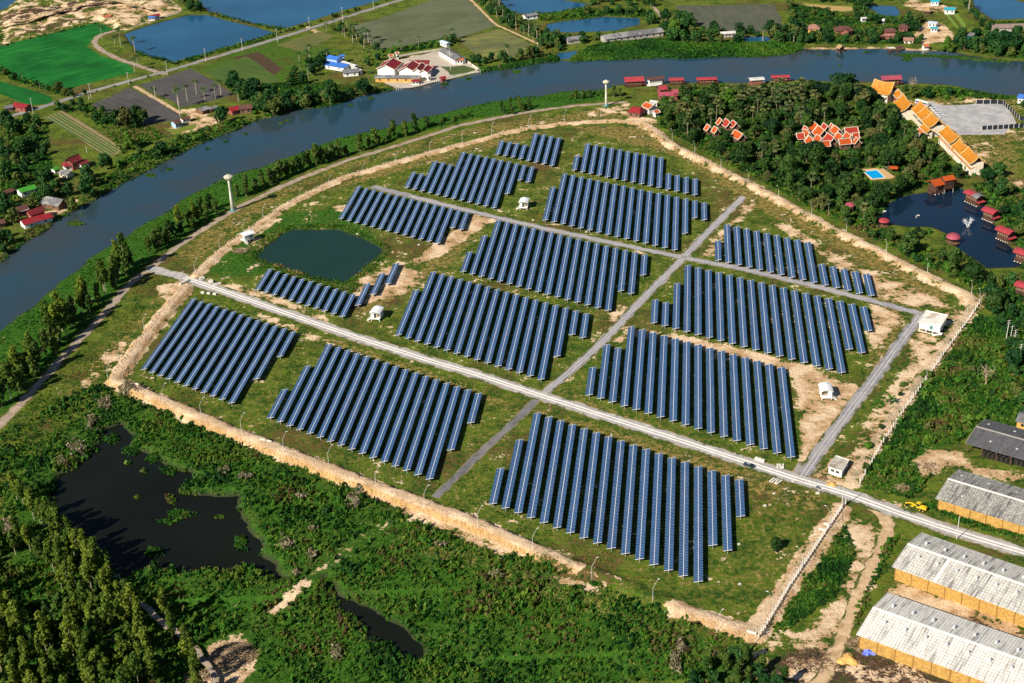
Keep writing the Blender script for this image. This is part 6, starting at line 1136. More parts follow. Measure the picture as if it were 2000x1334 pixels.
def leaf_quads(c, n, s, rng, asp=1.0, upright=0.0):
    """quads centred on c with normals n and half-size s (numpy, one row per leaf)"""
    n = n / (np.linalg.norm(n, axis=1, keepdims=True) + 1e-9); k = rng.normal(size=n.shape) * (1 - upright) + np.array([0, 0, 1.0]) * upright * 2; u = np.cross(n, k); u /= np.linalg.norm(u, axis=1, keepdims=True) + 1e-9; v = np.cross(n, u)
    u = u * s[:, None]; v = v * (s * asp)[:, None]
    return np.stack([c - u - v * 0.6, c + u * 0.7 - v, c + u + v * 0.7, c - u * 0.6 + v], 1).reshape(-1, 3)
def crown_mesh(name, blobs, nleaf, s, m, seed, up=0.25, jitter=0.55):
    rng = np.random.default_rng(seed); B = np.array(blobs, float); w = B[:, 3] ** 2; pick = rng.choice(len(B), nleaf, p=w / w.sum())
    d = rng.normal(size=(nleaf, 3)); d /= np.linalg.norm(d, axis=1, keepdims=True); d[:, 2] += up; d /= np.linalg.norm(d, axis=1, keepdims=True)
    rad = B[pick, 3] * rng.uniform(0.72, 1.1, nleaf); sq = B[pick, 4] if B.shape[1] > 4 else np.ones(nleaf)
    off = d * rad[:, None]; off[:, 2] *= sq
    v = leaf_quads(B[pick, :3] + off, d + rng.normal(size=d.shape) * jitter, s * rng.uniform(0.6, 1.35, nleaf), rng)
    return np_mesh(name, v, np.arange(len(v)).reshape(-1, 4), [m])
LF_FOREST = leaf_mat('forest_leaf', (0.009, 0.040, 0.010), (0.062, 0.120, 0.022), (0.105, 0.115, 0.035)); LF_DARK = leaf_mat('dark_leaf', (0.008, 0.032, 0.012), (0.018, 0.058, 0.018)); LF_EUC = leaf_mat('eucalyptus_leaf', (0.045, 0.095, 0.012), (0.15, 0.20, 0.022)); LF_RIVER = leaf_mat('riverside_leaf', (0.018, 0.062, 0.010), (0.085, 0.135, 0.022)); LF_FAR = leaf_mat('orchard_leaf', (0.010, 0.050, 0.014), (0.045, 0.120, 0.025), (0.10, 0.135, 0.03)); LF_PALM = leaf_mat('palm_leaf', (0.030, 0.080, 0.025), (0.075, 0.125, 0.035)); LF_FAN = leaf_mat('fan_palm_leaf', (0.050, 0.090, 0.032), (0.15, 0.165, 0.055)); LF_BRIGHT = leaf_mat('bright_leaf', (0.045, 0.135, 0.014), (0.10, 0.19, 0.022)); LF_BROWN = leaf_mat('brown_leaf', (0.14, 0.10, 0.035), (0.24, 0.16, 0.05)); LF_TINT = leaf_mat('weed_leaf', None, None, attr=True)
BARK = mat('grey_bark', (0.22, 0.17, 0.12), (0.15, 0.115, 0.08), 1.2); PALEBARK = mat('pale_bark', (0.50, 0.44, 0.34), (0.34, 0.29, 0.22), 1.0); DEADW = mat('bleached_wood', (0.48, 0.36, 0.24), (0.34, 0.25, 0.16), 1.0)
def trunk_mb(h, r0, limbs, seed, crook=0.3):
    r = random.Random(seed); mb = MB(); p = [Vector((0, 0, -0.6))]
    for k in range(1, 5): p.append(Vector((r.uniform(-crook, crook) * k * 0.4, r.uniform(-crook, crook) * k * 0.4, h * k / 4)))
    mb.tube(p, [r0 * (1 - 0.16 * k) for k in range(5)], 6)
    for k in range(limbs):
        a = 6.283 * k / max(1, limbs) + r.uniform(-0.4, 0.4); q = p[2].lerp(p[4], r.uniform(0.1, 0.9)); L = h * r.uniform(0.3, 0.5)
        e = q + Vector((math.cos(a) * L, math.sin(a) * L, L * r.uniform(0.6, 1.0))); mb.tube([q, (q + e) / 2 + UP * 0.2, e], [r0 * 0.45, r0 * 0.3, r0 * 0.12], 4)
    return mb
PROTOS = {}
def proto_tree(key, name, crown, trunk, bark):
    root = empty(name); link_mesh('crown', crown, root); trunk.build('trunk', bark, root)
    PROTOS.setdefault(key, []).append([root, False])
def blobs_round(r, h, hb, n, seed, br=0.42, flat=1.0):
    R_ = random.Random(seed); out = []
    for k in range(n):
        a = R_.uniform(0, 6.283); t = R_.uniform(0, 1) ** 0.6; z = R_.uniform(0, 1); rr = r * (1 - br * 0.75) * t * math.sqrt(max(0.05, 1 - (z * 1.0) ** 2.2))
        out.append((rr * math.cos(a), rr * math.sin(a), hb + (h - hb - r * br * 0.8 * flat) * z, r * br * R_.uniform(0.75, 1.25), flat))
    return out
for s in range(6):
    h = (9.0, 10.5, 8.2, 11.5, 9.6, 7.6)[s]; r = (4.0, 4.4, 3.6, 4.6, 3.4, 3.9)[s]
    proto_tree('forest', 'forest_tree', crown_mesh('crown', blobs_round(r, h, h * 0.30, 15, s, 0.40), 620, 0.50, LF_FOREST, s), trunk_mb(h * 0.55, 0.28, 4, s), BARK)
for s in range(2): proto_tree('dome', 'rain_tree', crown_mesh('crown', blobs_round(10.5, 12.5, 6.0, 30, 50 + s, 0.27, 0.62), 1900, 0.62, LF_DARK, 50 + s), trunk_mb(7, 0.6, 7, 50 + s), BARK)
for s in range(2): proto_tree('tallgreen', 'bamboo_clump', crown_mesh('crown', blobs_round(6.2, 15, 3.0, 30, 60 + s, 0.30), 1500, 0.60, LF_BRIGHT, 60 + s), trunk_mb(8, 0.35, 6, 60 + s), BARK)
for s in range(5):
    h = (14.5, 13.0, 16.0, 11.5, 12.5)[s]; R_ = random.Random(s); bl = []
    for k in range(13):
        z = h * (0.42 + 0.56 * k / 12); a = R_.uniform(0, 6.28); q = (1.9 if k < 9 else 0.9) * R_.uniform(0.2, 0.85) * (0.75 + 0.5 * math.sin(3.1 * k / 12)); bl.append((q * math.cos(a), q * math.sin(a), z, R_.uniform(0.75, 1.35), 1.35))
    proto_tree('euc', 'eucalyptus_tree', crown_mesh('crown', bl, 620, 0.36, LF_EUC, 70 + s), trunk_mb(h * 0.86, 0.17, 0, 70 + s, 0.35), PALEBARK)
for s in range(5):
    h = (10.5, 9.0, 11.5, 8.0, 9.6)[s]; proto_tree('river', 'riverside_tree', crown_mesh('crown', [(x * 0.62, y * 0.62, z, q * 0.9, 1.25) for x, y, z, q, f in blobs_round(3.0, h, h * 0.22, 15, 80 + s, 0.38)], 620, 0.40, LF_RIVER, 80 + s), trunk_mb(h * 0.7, 0.2, 5, 80 + s), PALEBARK if s % 2 else BARK)
for s in range(4):
    h = (6.5, 7.6, 5.6, 8.4)[s]; r = (3.2, 3.6, 2.8, 4.2)[s]; proto_tree('orchard', 'orchard_tree', crown_mesh('crown', blobs_round(r, h, h * 0.25, 11, 90 + s, 0.42), 340, 0.56, LF_FAR, 90 + s), trunk_mb(h * 0.5, 0.25, 3, 90 + s), BARK)
for s in range(3): proto_tree('big', 'shade_tree', crown_mesh('crown', blobs_round(4.3, 9.5, 2.6, 14, 120 + s, 0.40), 520, 0.56, LF_FAR, 120 + s), trunk_mb(5, 0.3, 3, 120 + s), BARK)
for s in range(3): proto_tree('shrub', 'shrub', crown_mesh('crown', blobs_round(1.7, 2.4, 0.4, 7, 100 + s, 0.5), 190, 0.32, (LF_RIVER, LF_FOREST, LF_BRIGHT)[s], 100 + s), trunk_mb(1.0, 0.1, 3, 100 + s), BARK)
def frond_mesh(n, L, droop, w, m, seed, fan=False):
    r = random.Random(seed); V = []
    for k in range(n):
        a = 2.4 * k + r.uniform(-0.3, 0.3); el = r.uniform(-0.25, 1.15) if not fan else r.uniform(-0.5, 1.3); d = Vector((math.cos(a), math.sin(a), 0)); sd = Vector((-d.y, d.x, 0)); pts = []
        for i in range(4):
            t = i / 3; q = d * L * t * math.cos(el * (1 - 0.3 * t)) + UP * (L * t * math.sin(el) - droop * L * t * t); pts.append(q)
        ws = (0.15, 1.0, 0.8, 0.1) if not fan else (0.1, 0.35, 1.0, 0.75)
        for i in range(3):
            for sg in (-1, 1):
                dz = UP * (-0.25 * w)
                V += [pts[i], pts[i] + (sd * sg * w + dz) * ws[i], pts[i + 1] + (sd * sg * w + dz) * ws[i + 1], pts[i + 1]]
    return np_mesh('crown', np.array([tuple(v) for v in V]), np.arange(len(V)).reshape(-1, 4), [m])
for s in range(3):
    h = (9.0, 11.0, 7.0)[s]; root = empty('coconut_palm'); c = link_mesh('crown', frond_mesh(16, 3.4, 0.55, 0.55, LF_PALM, s), root, (0.35 * s, 0.2, h)); MB().tube([(0, 0, -0.5), (0.1 * s, 0, h * 0.5), (0.35 * s, 0.2, h)], [0.24, 0.17, 0.14], 6).build('trunk', PALEBARK, root); PROTOS.setdefault('coco', []).append([root, False])
for s in range(3):
    h = (9.5, 8.0, 11.0)[s]; root = empty('fan_palm'); link_mesh('crown', frond_mesh(26, 2.5, 0.18, 0.75, LF_FAN, 10 + s, True), root, (0, 0, h)); MB().tube([(0, 0, -0.5), (0, 0, h * 0.5), (0, 0, h)], [0.32, 0.25, 0.24], 6).build('trunk', BARK, root); PROTOS.setdefault('fan', []).append([root, False])
for s in range(2):
    root = empty('banana_plant'); link_mesh('crown', frond_mesh(9, 2.6, 0.40, 0.5, LF_BRIGHT, 20 + s), root, (0, 0, 2.0)); MB().tube([(0, 0, -0.3), (0, 0, 2.0)], [0.2, 0.13], 6).build('trunk', LF_BRIGHT, root); PROTOS.setdefault('banana', []).append([root, False])
for s in range(2):
    root = empty('bare_tree'); trunk_mb(6.5, 0.3, 11, 30 + s, 0.5).build('trunk', DEADW, root); r = random.Random(s); mb = MB()
    for k in range(60):
        a = r.uniform(0, 6.28); q = r.uniform(1.2, 3.6); z = r.uniform(4, 8); e = Vector((q * math.cos(a), q * math.sin(a), z)); mb.tube([e, e + Vector((r.uniform(-1, 1), r.uniform(-1, 1), r.uniform(0.3, 1.3)))], [0.06, 0.03], 3)
    mb.build('twigs', DEADW, root); PROTOS.setdefault('bare', []).append([root, False])
NPLANT = {}
def project(v):
    q = np.array(v, float) - np.array([0, 0, HC]); d = q @ CAMF
    return 1000 + F_PX * (q @ CAMX) / d, 667 - F_PX * (q @ CAMY) / d, d
def inpoly(x, y, poly):
    c = False; n = len(poly); j = n - 1
    for i in range(n):
        if (poly[i][1] > y) != (poly[j][1] > y) and x < (poly[j][0] - poly[i][0]) * (y - poly[i][1]) / (poly[j][1] - poly[i][1]) + poly[i][0]: c = not c
        j = i
    return c
# roofs that have to stay in view, yards and water that have to stay open
KEEP = []
bpy.context.view_layer.update()
for o in list(COL.objects):
    if o.type == 'MESH' and o.name.split('.')[0] in ('roof', 'cabin', 'tank', 'column', 'water') and o.parent and (o.parent.get('category') not in ('lamp post',)):
        pr = [project(o.matrix_world @ Vector(q)) for q in o.bound_box]; xs = [p[0] for p in pr]; ys = [p[1] for p in pr]; top = o.name.split('.')[0] != 'wall'
        if max(xs) - min(xs) < 700: KEEP.append((min(xs), min(ys), max(xs), max(ys) if top else (min(ys) + max(ys)) / 2, min(p[2] for p in pr), o.matrix_world.translation.copy(), max(o.dimensions.x, o.dimensions.y) / 2))
OPEN = [w for n_, w in WATERS] + [[(1683, 326), (1748, 326), (1750, 352), (1700, 354)], [(1815, 196), (1990, 200), (1990, 262), (1860, 264)], [(285, 515), (345, 520), (350, 545), (300, 540)]]
TREES = []
def plant(key, b, k=1.0, label='', group=None, cat='tree', check=True, rz=None, sz=None):
    L = PROTOS[key]; i = random.randrange(len(L)); root, used = L[i]; H = {'forest': 9.5, 'dome': 12.5, 'tallgreen': 15, 'euc': 13.5, 'river': 10, 'orchard': 7, 'big': 9.5, 'shrub': 2.4, 'coco': 10, 'fan': 10.5, 'banana': 3.6, 'bare': 7}[key] * k
    r = {'forest': 3.6, 'dome': 10, 'tallgreen': 6, 'euc': 2, 'river': 2.2, 'orchard': 3, 'big': 4, 'shrub': 1.6, 'coco': 2.5, 'fan': 2.2, 'banana': 1.8, 'bare': 3}[key] * k
    if check:
        pts = [project((b.x + dx * r * 0.85, b.y, b.z + H * t)) for dx, t in ((0, 0.66 if key in ('river', 'euc') else 0.86), (-1, 0.6), (1, 0.6), (0, 0.45))]; dist = project(b)[2]
        for x, y, _ in pts:
            if any(inpoly(x, y, w) for w in OPEN): return None
            for x0, y0, x1, y1, dd, cen, rad in KEEP:
                if dist < dd + 3 and x0 - 1 < x < x1 + 1 and y0 - 1 < y < y1 + 1: return None
        for x0, y0, x1, y1, dd, cen, rad in KEEP:
            if (cen.x - b.x) ** 2 + (cen.y - b.y) ** 2 < (rad * 0.9 + r * 0.4) ** 2: return None
    o = copy_tree(root) if used else root; L[i][1] = True
    o.location = (b.x, b.y, b.z); o.rotation_euler = (0, 0, random.uniform(0, 6.28) if rz is None else rz); s = k * random.uniform(0.88, 1.12); o.scale = (s, s, s * random.uniform(0.9, 1.12) * (sz or 1))
    tag(o, label, cat, group); NPLANT[key] = NPLANT.get(key, 0) + 1
    return o
def sow(px, spacing, mix, label, group, k=(0.8, 1.2), z=0.0, cap=999, seed=1, excl=(), check=True, cat='tree', gz=True):
    """trees over an outline, kept apart by spacing"""
    r = random.Random(seed); random.seed(seed); w = PP(px, z); xs = [p.x for p in w]; ys = [p.y for p in w]; poly = [(p.x, p.y) for p in w]; ex = [[(p.x, p.y) for p in PP(e, z)] for e in excl]; got = []; cell = {}; keys = [m for m, n in mix for _ in range(n)]; cnt = 0
    area = (max(xs) - min(xs)) * (max(ys) - min(ys)); tries = int(area / spacing ** 2 * 14) + 50
    for _ in range(min(tries, 30000)):
        x, y = r.uniform(min(xs), max(xs)), r.uniform(min(ys), max(ys))
        if not inpoly(x, y, poly) or any(inpoly(x, y, e) for e in ex): continue
        ci, cj = int(x // spacing), int(y // spacing)
        if any((x - a) ** 2 + (y - b) ** 2 < spacing ** 2 for i in (-1, 0, 1) for j in (-1, 0, 1) for a, b in cell.get((ci + i, cj + j), ())): continue
        zz = ground_z(x, y)
        if zz < -0.45 and z > -1: continue
        key = r.choice(keys); lab = label[key] if isinstance(label, dict) else label
        g = group[key] if isinstance(group, dict) else group
        if plant(key, Vector((x, y, zz - 0.05)), r.uniform(*k), lab, g, cat, check) is None: continue
        cell.setdefault((ci, cj), []).append((x, y)); cnt += 1
        if cnt >= cap: break
    return cnt
def row(px, step, off, mix, label, group, k=(0.8, 1.2), seed=1, skip=0.1, z=0.0, check=True, cat='tree'):
    r = random.Random(seed); random.seed(seed); w = PP(px, z); keys = [m for m, n in mix for _ in range(n)]
    for i in range(len(w) - 1):
        d = w[i + 1] - w[i]; L = d.length; d = d / L; nn = Vector((-d.y, d.x, 0)); s = r.uniform(0, step)
        while s < L:
            if r.random() > skip:
                p = w[i] + d * s + nn * r.uniform(*off); p.z = ground_z(p.x, p.y) - 0.05; key = r.choice(keys)
                if p.z > -0.4 or z < -1: plant(key, p, r.uniform(*k), label[key] if isinstance(label, dict) else label, group[key] if isinstance(group, dict) else group, cat, check)
            s += step * r.uniform(0.6, 1.4)
# single trees first
for key, px, k, lab in [('dome', (1648, 182), 1.1, 'widest dark domed tree on the forest river edge'), ('dome', (1600, 190), 0.95, 'dark domed tree left of the widest dome'), ('dome', (1690, 205), 0.85, 'dark domed tree just left of golden T-shaped hall'), ('dome', (1565, 240), 0.8, 'dark domed tree behind the big orange cluster'), ('dome', (1510, 258), 0.7, 'dark domed tree left of the big orange cluster'), ('dome', (1590, 306), 0.75, 'flat dark domed tree just below big orange cluster'), ('tallgreen', (1424, 214), 1.15, 'tall bright green tree standing highest at the forest edge'), ('tallgreen', (1450, 212), 0.85, 'bright green tree right of the tallest one'), ('tallgreen', (255, 292), 0.8, 'yellow green bamboo clump on the left river bank'), ('tallgreen', (1850, 102), 0.7, 'yellowish clump at far right shore'), ('tallgreen', (1316, 74), 1.0, 'tall light green clump right of the very long roof'), ('forest', (1515, 1073), 0.72, 'lone dark round tree standing in the near grass'), ('forest', (1942, 610), 1.35, 'large round yellow topped tree beside lake corner'), ('forest', (115, 178), 1.2, 'lone dark round tree by the paddy corner'), ('bare', (1925, 752), 1.15, 'bare bleached tree in the right hand scrub'), ('bare', (1782, 178), 1.0, 'bare pale tree behind the golden halls'), ('bare', (1915, 596), 0.8, 'dead leaning trunk at right dike corner'), ('orchard', (1108, 330), 0.01, '')]:
    if lab: b = P(*px); random.seed(px[0]); plant(key, b, k, lab, None, check=False)
for i, px in enumerate([(230, 248), (246, 252), (262, 250), (281, 246), (268, 240)]): random.seed(i + 40); plant('forest', P(*px), 1.15, 'big round tree in the clump below the ploughed field', 'round trees below the ploughed field', check=False)
for i, px in enumerate([(366, 197), (384, 184), (400, 197), (421, 193), (432, 186), (466, 198), (300, 192), (263, 140), (270, 132), (200, 76), (224, 88), (236, 90), (264, 102), (350, 212), (720, 86), (712, 80), (992, 116), (697, 78), (640, 122), (1050, 100), (602, 122), (1490, 78), (1550, 86)]): random.seed(i); plant('coco', P(*px), 1.15, 'tall coconut palm standing free near fields or ponds beyond the river', 'coconut palms beyond the river', check=False)
FOREST = [(1290, 243), (1284, 222), (1300, 192), (1345, 178), (1420, 172), (1500, 172), (1640, 172), (1700, 182), (1722, 215), (1772, 242), (1802, 278), (1850, 322), (1895, 348), (1830, 352), (1765, 385), (1718, 415), (1706, 440), (1800, 478), (1880, 522), (1935, 560), (1900, 562), (1800, 517), (1700, 464), (1600, 414), (1500, 360), (1400, 310), (1320, 266)]
sow([(1400, 210), (1440, 190), (1560, 190), (1590, 215), (1560, 240), (1470, 245)], 5.0, [('fan', 1)], 'fan palm with drooping grey green leaves in the resort forest', 'fan palms in the resort forest', (0.9, 1.25), seed=3, cap=42); sow([(1310, 215), (1400, 205), (1410, 250), (1330, 250)], 9, [('fan', 1)], 'fan palm behind the forest dike near gate house', 'fan palms near the gate house', (0.9, 1.2), seed=4, cap=12)
sow(FOREST, 5.9, [('forest', 12), ('fan', 1)], {'forest': 'rounded broadleaf tree in the dense resort forest', 'fan': 'fan palm poking out of the broadleaf resort forest'}, {'forest': 'broadleaf trees of the resort forest', 'fan': 'fan palms among the broadleaf trees'}, (0.6, 1.45), seed=5, cap=285)
sow(FOREST, 3.6, [('shrub', 1)], 'leafy shrub filling a gap of the resort forest', 'shrubs of the resort forest', (1.2, 2.2), seed=6, cap=70, cat='shrub')
sow([(1895, 375), (1940, 395), (1980, 450), (2040, 520), (2060, 430), (1990, 370), (1930, 350)], 6, [('big', 3), ('shrub', 2), ('banana', 1)], 'leafy plant on the bank behind the houseboats', 'plants behind the houseboats', (0.6, 1.0), seed=7, cap=40); sow([(1935, 555), (2000, 560), (2060, 600), (2060, 830), (1990, 820), (1975, 740), (1960, 650), (1920, 590)], 5.4, [('big', 3), ('shrub', 3), ('river', 1)], 'leafy tree or bush along the right edge scrub', 'trees and bushes of the right edge', (0.6, 1.0), seed=8, cap=80, check=True)
sow([(1700, 800), (1905, 640), (1980, 720), (1960, 830), (1880, 845), (1800, 880), (1720, 940), (1690, 930)], 7.5, [('shrub', 4), ('banana', 1)], {'shrub': 'green bush in the rough grass right of fence', 'banana': 'banana plant in the rough grass right of fence'}, {'shrub': 'bushes right of the fence', 'banana': 'banana plants right of the fence'}, (0.7, 1.5), seed=9, cap=45, cat='shrub')
row([(1300, 176), (1400, 170), (1500, 170), (1640, 168), (1700, 176)], 4.5, (-4, 2), [('shrub', 2), ('orchard', 1)], 'leafy bush at the river edge of the resort forest', 'bushes at the forest river edge', (0.9, 1.4), 61, 0.1)
row([(1716, 436), (1770, 450), (1811, 452), (1852, 466), (1867, 486), (1886, 502), (1927, 532)], 3.2, (-5, 1), [('shrub', 3), ('orchard', 2), ('banana', 1)], 'leafy plant on the near lake shore', 'plants of the near lake shore', (0.9, 1.3), 62, 0.05)
# eucalyptus wood in the near left corner
EUC = [(-60, 1080), (60, 1070), (110, 1075), (160, 1115), (235, 1165), (268, 1215), (300, 1290), (330, 1420), (-60, 1480)]
for k_ in range(1): sow(EUC, 3.7, [('euc', 5), ('river', 1)], 'slender pale trunked eucalyptus in the near wood', 'eucalyptus trees of the near wood', (0.55, 1.2), -1.6, 200, 10, excl=[[(-20, 1085), (90, 1100), (120, 1160), (60, 1205), (-20, 1190)], [(20, 1190), (130, 1170), (150, 1225), (40, 1260)]], check=False)
row([(20, 985), (90, 1020), (150, 1090), (240, 1150)], 4.0, (-3, 3), [('euc', 1)], 'eucalyptus in the row along the swamp edge', 'eucalyptus row at the swamp edge', (0.8, 1.1), 11, 0.1, -1.6, False); sow([(20, 1195), (130, 1175), (150, 1235), (30, 1265)], 2.6, [('shrub', 1)], 'dry brownish bush in the wood clearing', 'bushes of the wood clearing', (1.0, 1.8), -1.6, 40, 12, check=False, cat='shrub')
row([(300, 1230), (345, 1300), (370, 1400)], 5, (2, 6), [('euc', 1)], 'eucalyptus beside the narrow dirt track', 'eucalyptus beside the narrow track', (0.7, 0.95), 13, 0.2, -1.6, False)
sow([(1350, 1330), (1400, 1298), (1460, 1300), (1530, 1345), (1580, 1400), (1340, 1440)], 3.6, [('river', 3), ('big', 1)], 'dense green tree at the bottom edge below the dike corner', 'trees at the bottom edge', (0.6, 0.8), -1.6, 50, 14, check=False)
# river bank row
PATHL = [(0, 824), (57, 765), (111, 704), (189, 622), (253, 548), (285, 515)]
row(PATHL, 3.0, (3, 13), [('river', 6), ('euc', 3), ('shrub', 1)], {'river': 'leafy tree in the row between river and dirt path', 'euc': 'pale trunked tree in the lower river row', 'shrub': 'bush in the lower river row'}, {'river': 'trees between river and dirt path', 'euc': 'pale trunked trees of the lower river row', 'shrub': 'bushes of the lower river row'}, (0.95, 1.4), 15, 0.05)
row([(310, 500), (364, 463), (440, 416)], 3.2, (3, 12), [('river', 6), ('euc', 1)], {'river': 'leafy tree beside the path below cream tower', 'euc': 'pale trunked tree below cream tower', 'shrub': 'bush below cream tower'}, {'river': 'trees below the cream tower', 'euc': 'pale trees below the cream tower', 'shrub': 'bushes below the cream tower'}, (1.0, 1.4), 16, 0.1); row([(480, 392), (573, 346), (660, 314)], 3.4, (3, 9), [('river', 1)], {'river': 'dark leafy tree right of cream tower by the river', 'shrub': 'bush right of cream tower by the river'}, {'river': 'trees right of the cream tower', 'shrub': 'bushes right of the cream tower'}, (0.9, 1.3), 17, 0.05)
row([(670, 312), (740, 290), (845, 252)], 4.6, (3, 7), [('river', 5), ('shrub', 1)], {'river': 'separate leafy tree on the middle river bank', 'shrub': 'bush on the middle river bank'}, {'river': 'trees of the middle river bank', 'shrub': 'bushes of the middle river bank'}, (1.0, 1.35), 18, 0.12); row([(845, 250), (960, 222)], 4, (2, 8), [('shrub', 1)], 'bush on the upper river bank', 'bushes of the upper river bank', (0.9, 1.6), 19, 0.2, cat='shrub'); sow([(968, 222), (1000, 208), (1040, 208), (1030, 218), (985, 228)], 4, [('river', 1)], 'tree in the tight clump on the upper bank', 'clump on the upper river bank', (0.7, 0.9), seed=20, cap=9, check=False); sow([(1110, 196), (1175, 190), (1215, 192), (1225, 184), (1180, 180), (1120, 184)], 4.2, [('river', 1), ('shrub', 2)], 'green bush or tree by the white tower', 'plants by the white tower', (0.6, 0.9), seed=21, cap=24)
# beyond the river
OL = {'orchard': 'leafy orchard tree among the left bank houses', 'banana': 'banana plant among the left bank houses', 'coco': 'coconut palm among the left bank houses', 'shrub': 'bush among the left bank houses', 'big': 'large tree among the left bank houses'}
OG = {k: v.replace('leafy orchard tree', 'orchard trees').replace('banana plant', 'banana plants').replace('coconut palm', 'coconut palms').replace('bush', 'bushes').replace('large tree', 'large trees') for k, v in OL.items()}
def far(px, sp, mix, k, seed, cap, where):
    mix = [('big' if a == 'forest' else a, n * (2 if a == 'forest' else 1)) for a, n in mix]; sp *= 1.12; cap = int(cap * 0.72); k = (k[0] * 1.12, k[1] * 1.15)
    sow(px, sp, mix, {a: b.replace('among the left bank houses', where) for a, b in OL.items()}, {a: b.replace('among the left bank houses', where) for a, b in OG.items()}, k, seed=seed, cap=cap)
far([(0, 225), (60, 240), (90, 240), (95, 300), (70, 330), (100, 345), (180, 345), (240, 308), (255, 305), (195, 370), (130, 425), (60, 470), (0, 510)], 5.2, [('orchard', 5), ('banana', 2), ('shrub', 2), ('forest', 1)], (0.7, 1.2), 30, 120, 'among the left bank houses'); far([(190, 370), (300, 318), (400, 268), (500, 230), (500, 222), (380, 255), (300, 290), (240, 310)], 5.0, [('shrub', 3), ('banana', 2), ('orchard', 1)], (0.8, 1.4), 31, 40, 'along the left river edge')
far([(450, 170), (520, 185), (560, 200), (640, 190), (770, 178), (760, 186), (660, 200), (560, 222), (490, 230), (500, 205)], 4.8, [('orchard', 4), ('forest', 3)], (0.8, 1.25), 32, 75, 'in the dark bank wood below the blue houses'); far([(556, 140), (600, 110), (640, 112), (636, 130), (600, 165), (560, 170)], 5.5, [('orchard', 3), ('coco', 1)], (0.7, 1.0), 33, 30, 'left of the blue houses'); far([(700, 100), (740, 100), (740, 130), (720, 150), (708, 135)], 5.5, [('banana', 2), ('orchard', 2)], (0.8, 1.1), 34, 16, 'between blue houses and temple'); far([(740, 102), (860, 84), (880, 74), (900, 82), (870, 92), (790, 100), (745, 112)], 4.5, [('banana', 3), ('orchard', 2), ('coco', 1)], (0.7, 1.1), 35, 40, 'in the hedge behind the temple'); far([(905, 110), (945, 122), (1000, 116), (1050, 100), (1085, 108), (1020, 125), (950, 138), (925, 130)], 5, [('orchard', 2), ('shrub', 2)], (0.8, 1.1), 36, 30, 'on the bank right of the temple')
far([(100, 215), (150, 200), (220, 225), (235, 260), (200, 250), (160, 225)], 5, [('orchard', 3), ('banana', 1)], (0.6, 0.9), 37, 24, 'beside the vegetable beds'); row([(0, 145), (60, 165), (140, 190)], 9, (-3, 3), [('orchard', 3), ('coco', 1)], OL['orchard'].replace('among the left bank houses', 'on the bank between the paddies'), 'trees between the paddies', (0.5, 0.9), 38, 0.2); row([(130, 190), (260, 157), (380, 115)], 16, (-6, -4), [('orchard', 2), ('shrub', 2)], 'small roadside tree along the country road', 'roadside trees', (0.5, 0.8), 39, 0.2); row([(380, 112), (480, 88), (600, 54), (700, 22), (790, -4)], 5, (4, 7), [('shrub', 3), ('orchard', 1)], 'dark hedge bush between country road and blue ponds', 'hedge along the blue ponds', (0.8, 1.4), 40, 0.05, cat='shrub'); far([(620, 60), (680, 42), (690, 55), (740, 95), (700, 95), (660, 75)], 5.5, [('coco', 2), ('orchard', 1)], (0.6, 0.9), 41, 26, 'at the stubble field corner'); far([(350, 0), (372, -8), (408, 20), (400, 26), (372, 26)], 5, [('orchard', 1), ('forest', 1)], (0.7, 1.0), 42, 16, 'at the neck between the blue ponds')
far([(930, 0), (960, -6), (1000, 40), (1060, 78), (1100, 92), (1060, 96), (1010, 60), (970, 40)], 5.6, [('orchard', 2), ('coco', 3)], (0.8, 1.1), 43, 60, 'along the far palm lane'); far([(1065, 68), (1180, 66), (1170, 78), (1090, 100), (1065, 90)], 5.5, [('orchard', 2), ('coco', 1), ('forest', 1)], (0.7, 1.0), 44, 36, 'left of the very long roof'); far([(1260, 40), (1300, 30), (1350, 45), (1350, 80), (1310, 84), (1290, 60)], 5.5, [('orchard', 2), ('forest', 2)], (0.8, 1.1), 45, 36, 'right of the very long roof'); far([(1010, 10), (1100, 22), (1230, 20), (1260, 35), (1180, 28), (1060, 40), (1020, 20)], 6.5, [('orchard', 2), ('banana', 1)], (0.8, 1.1), 46, 44, 'between the far blue ponds'); far([(1080, -8), (1290, -8), (1290, 20), (1200, 20), (1150, 8)], 8, [('orchard', 2), ('banana', 1)], (0.8, 1.1), 47, 34, 'at the far top edge')
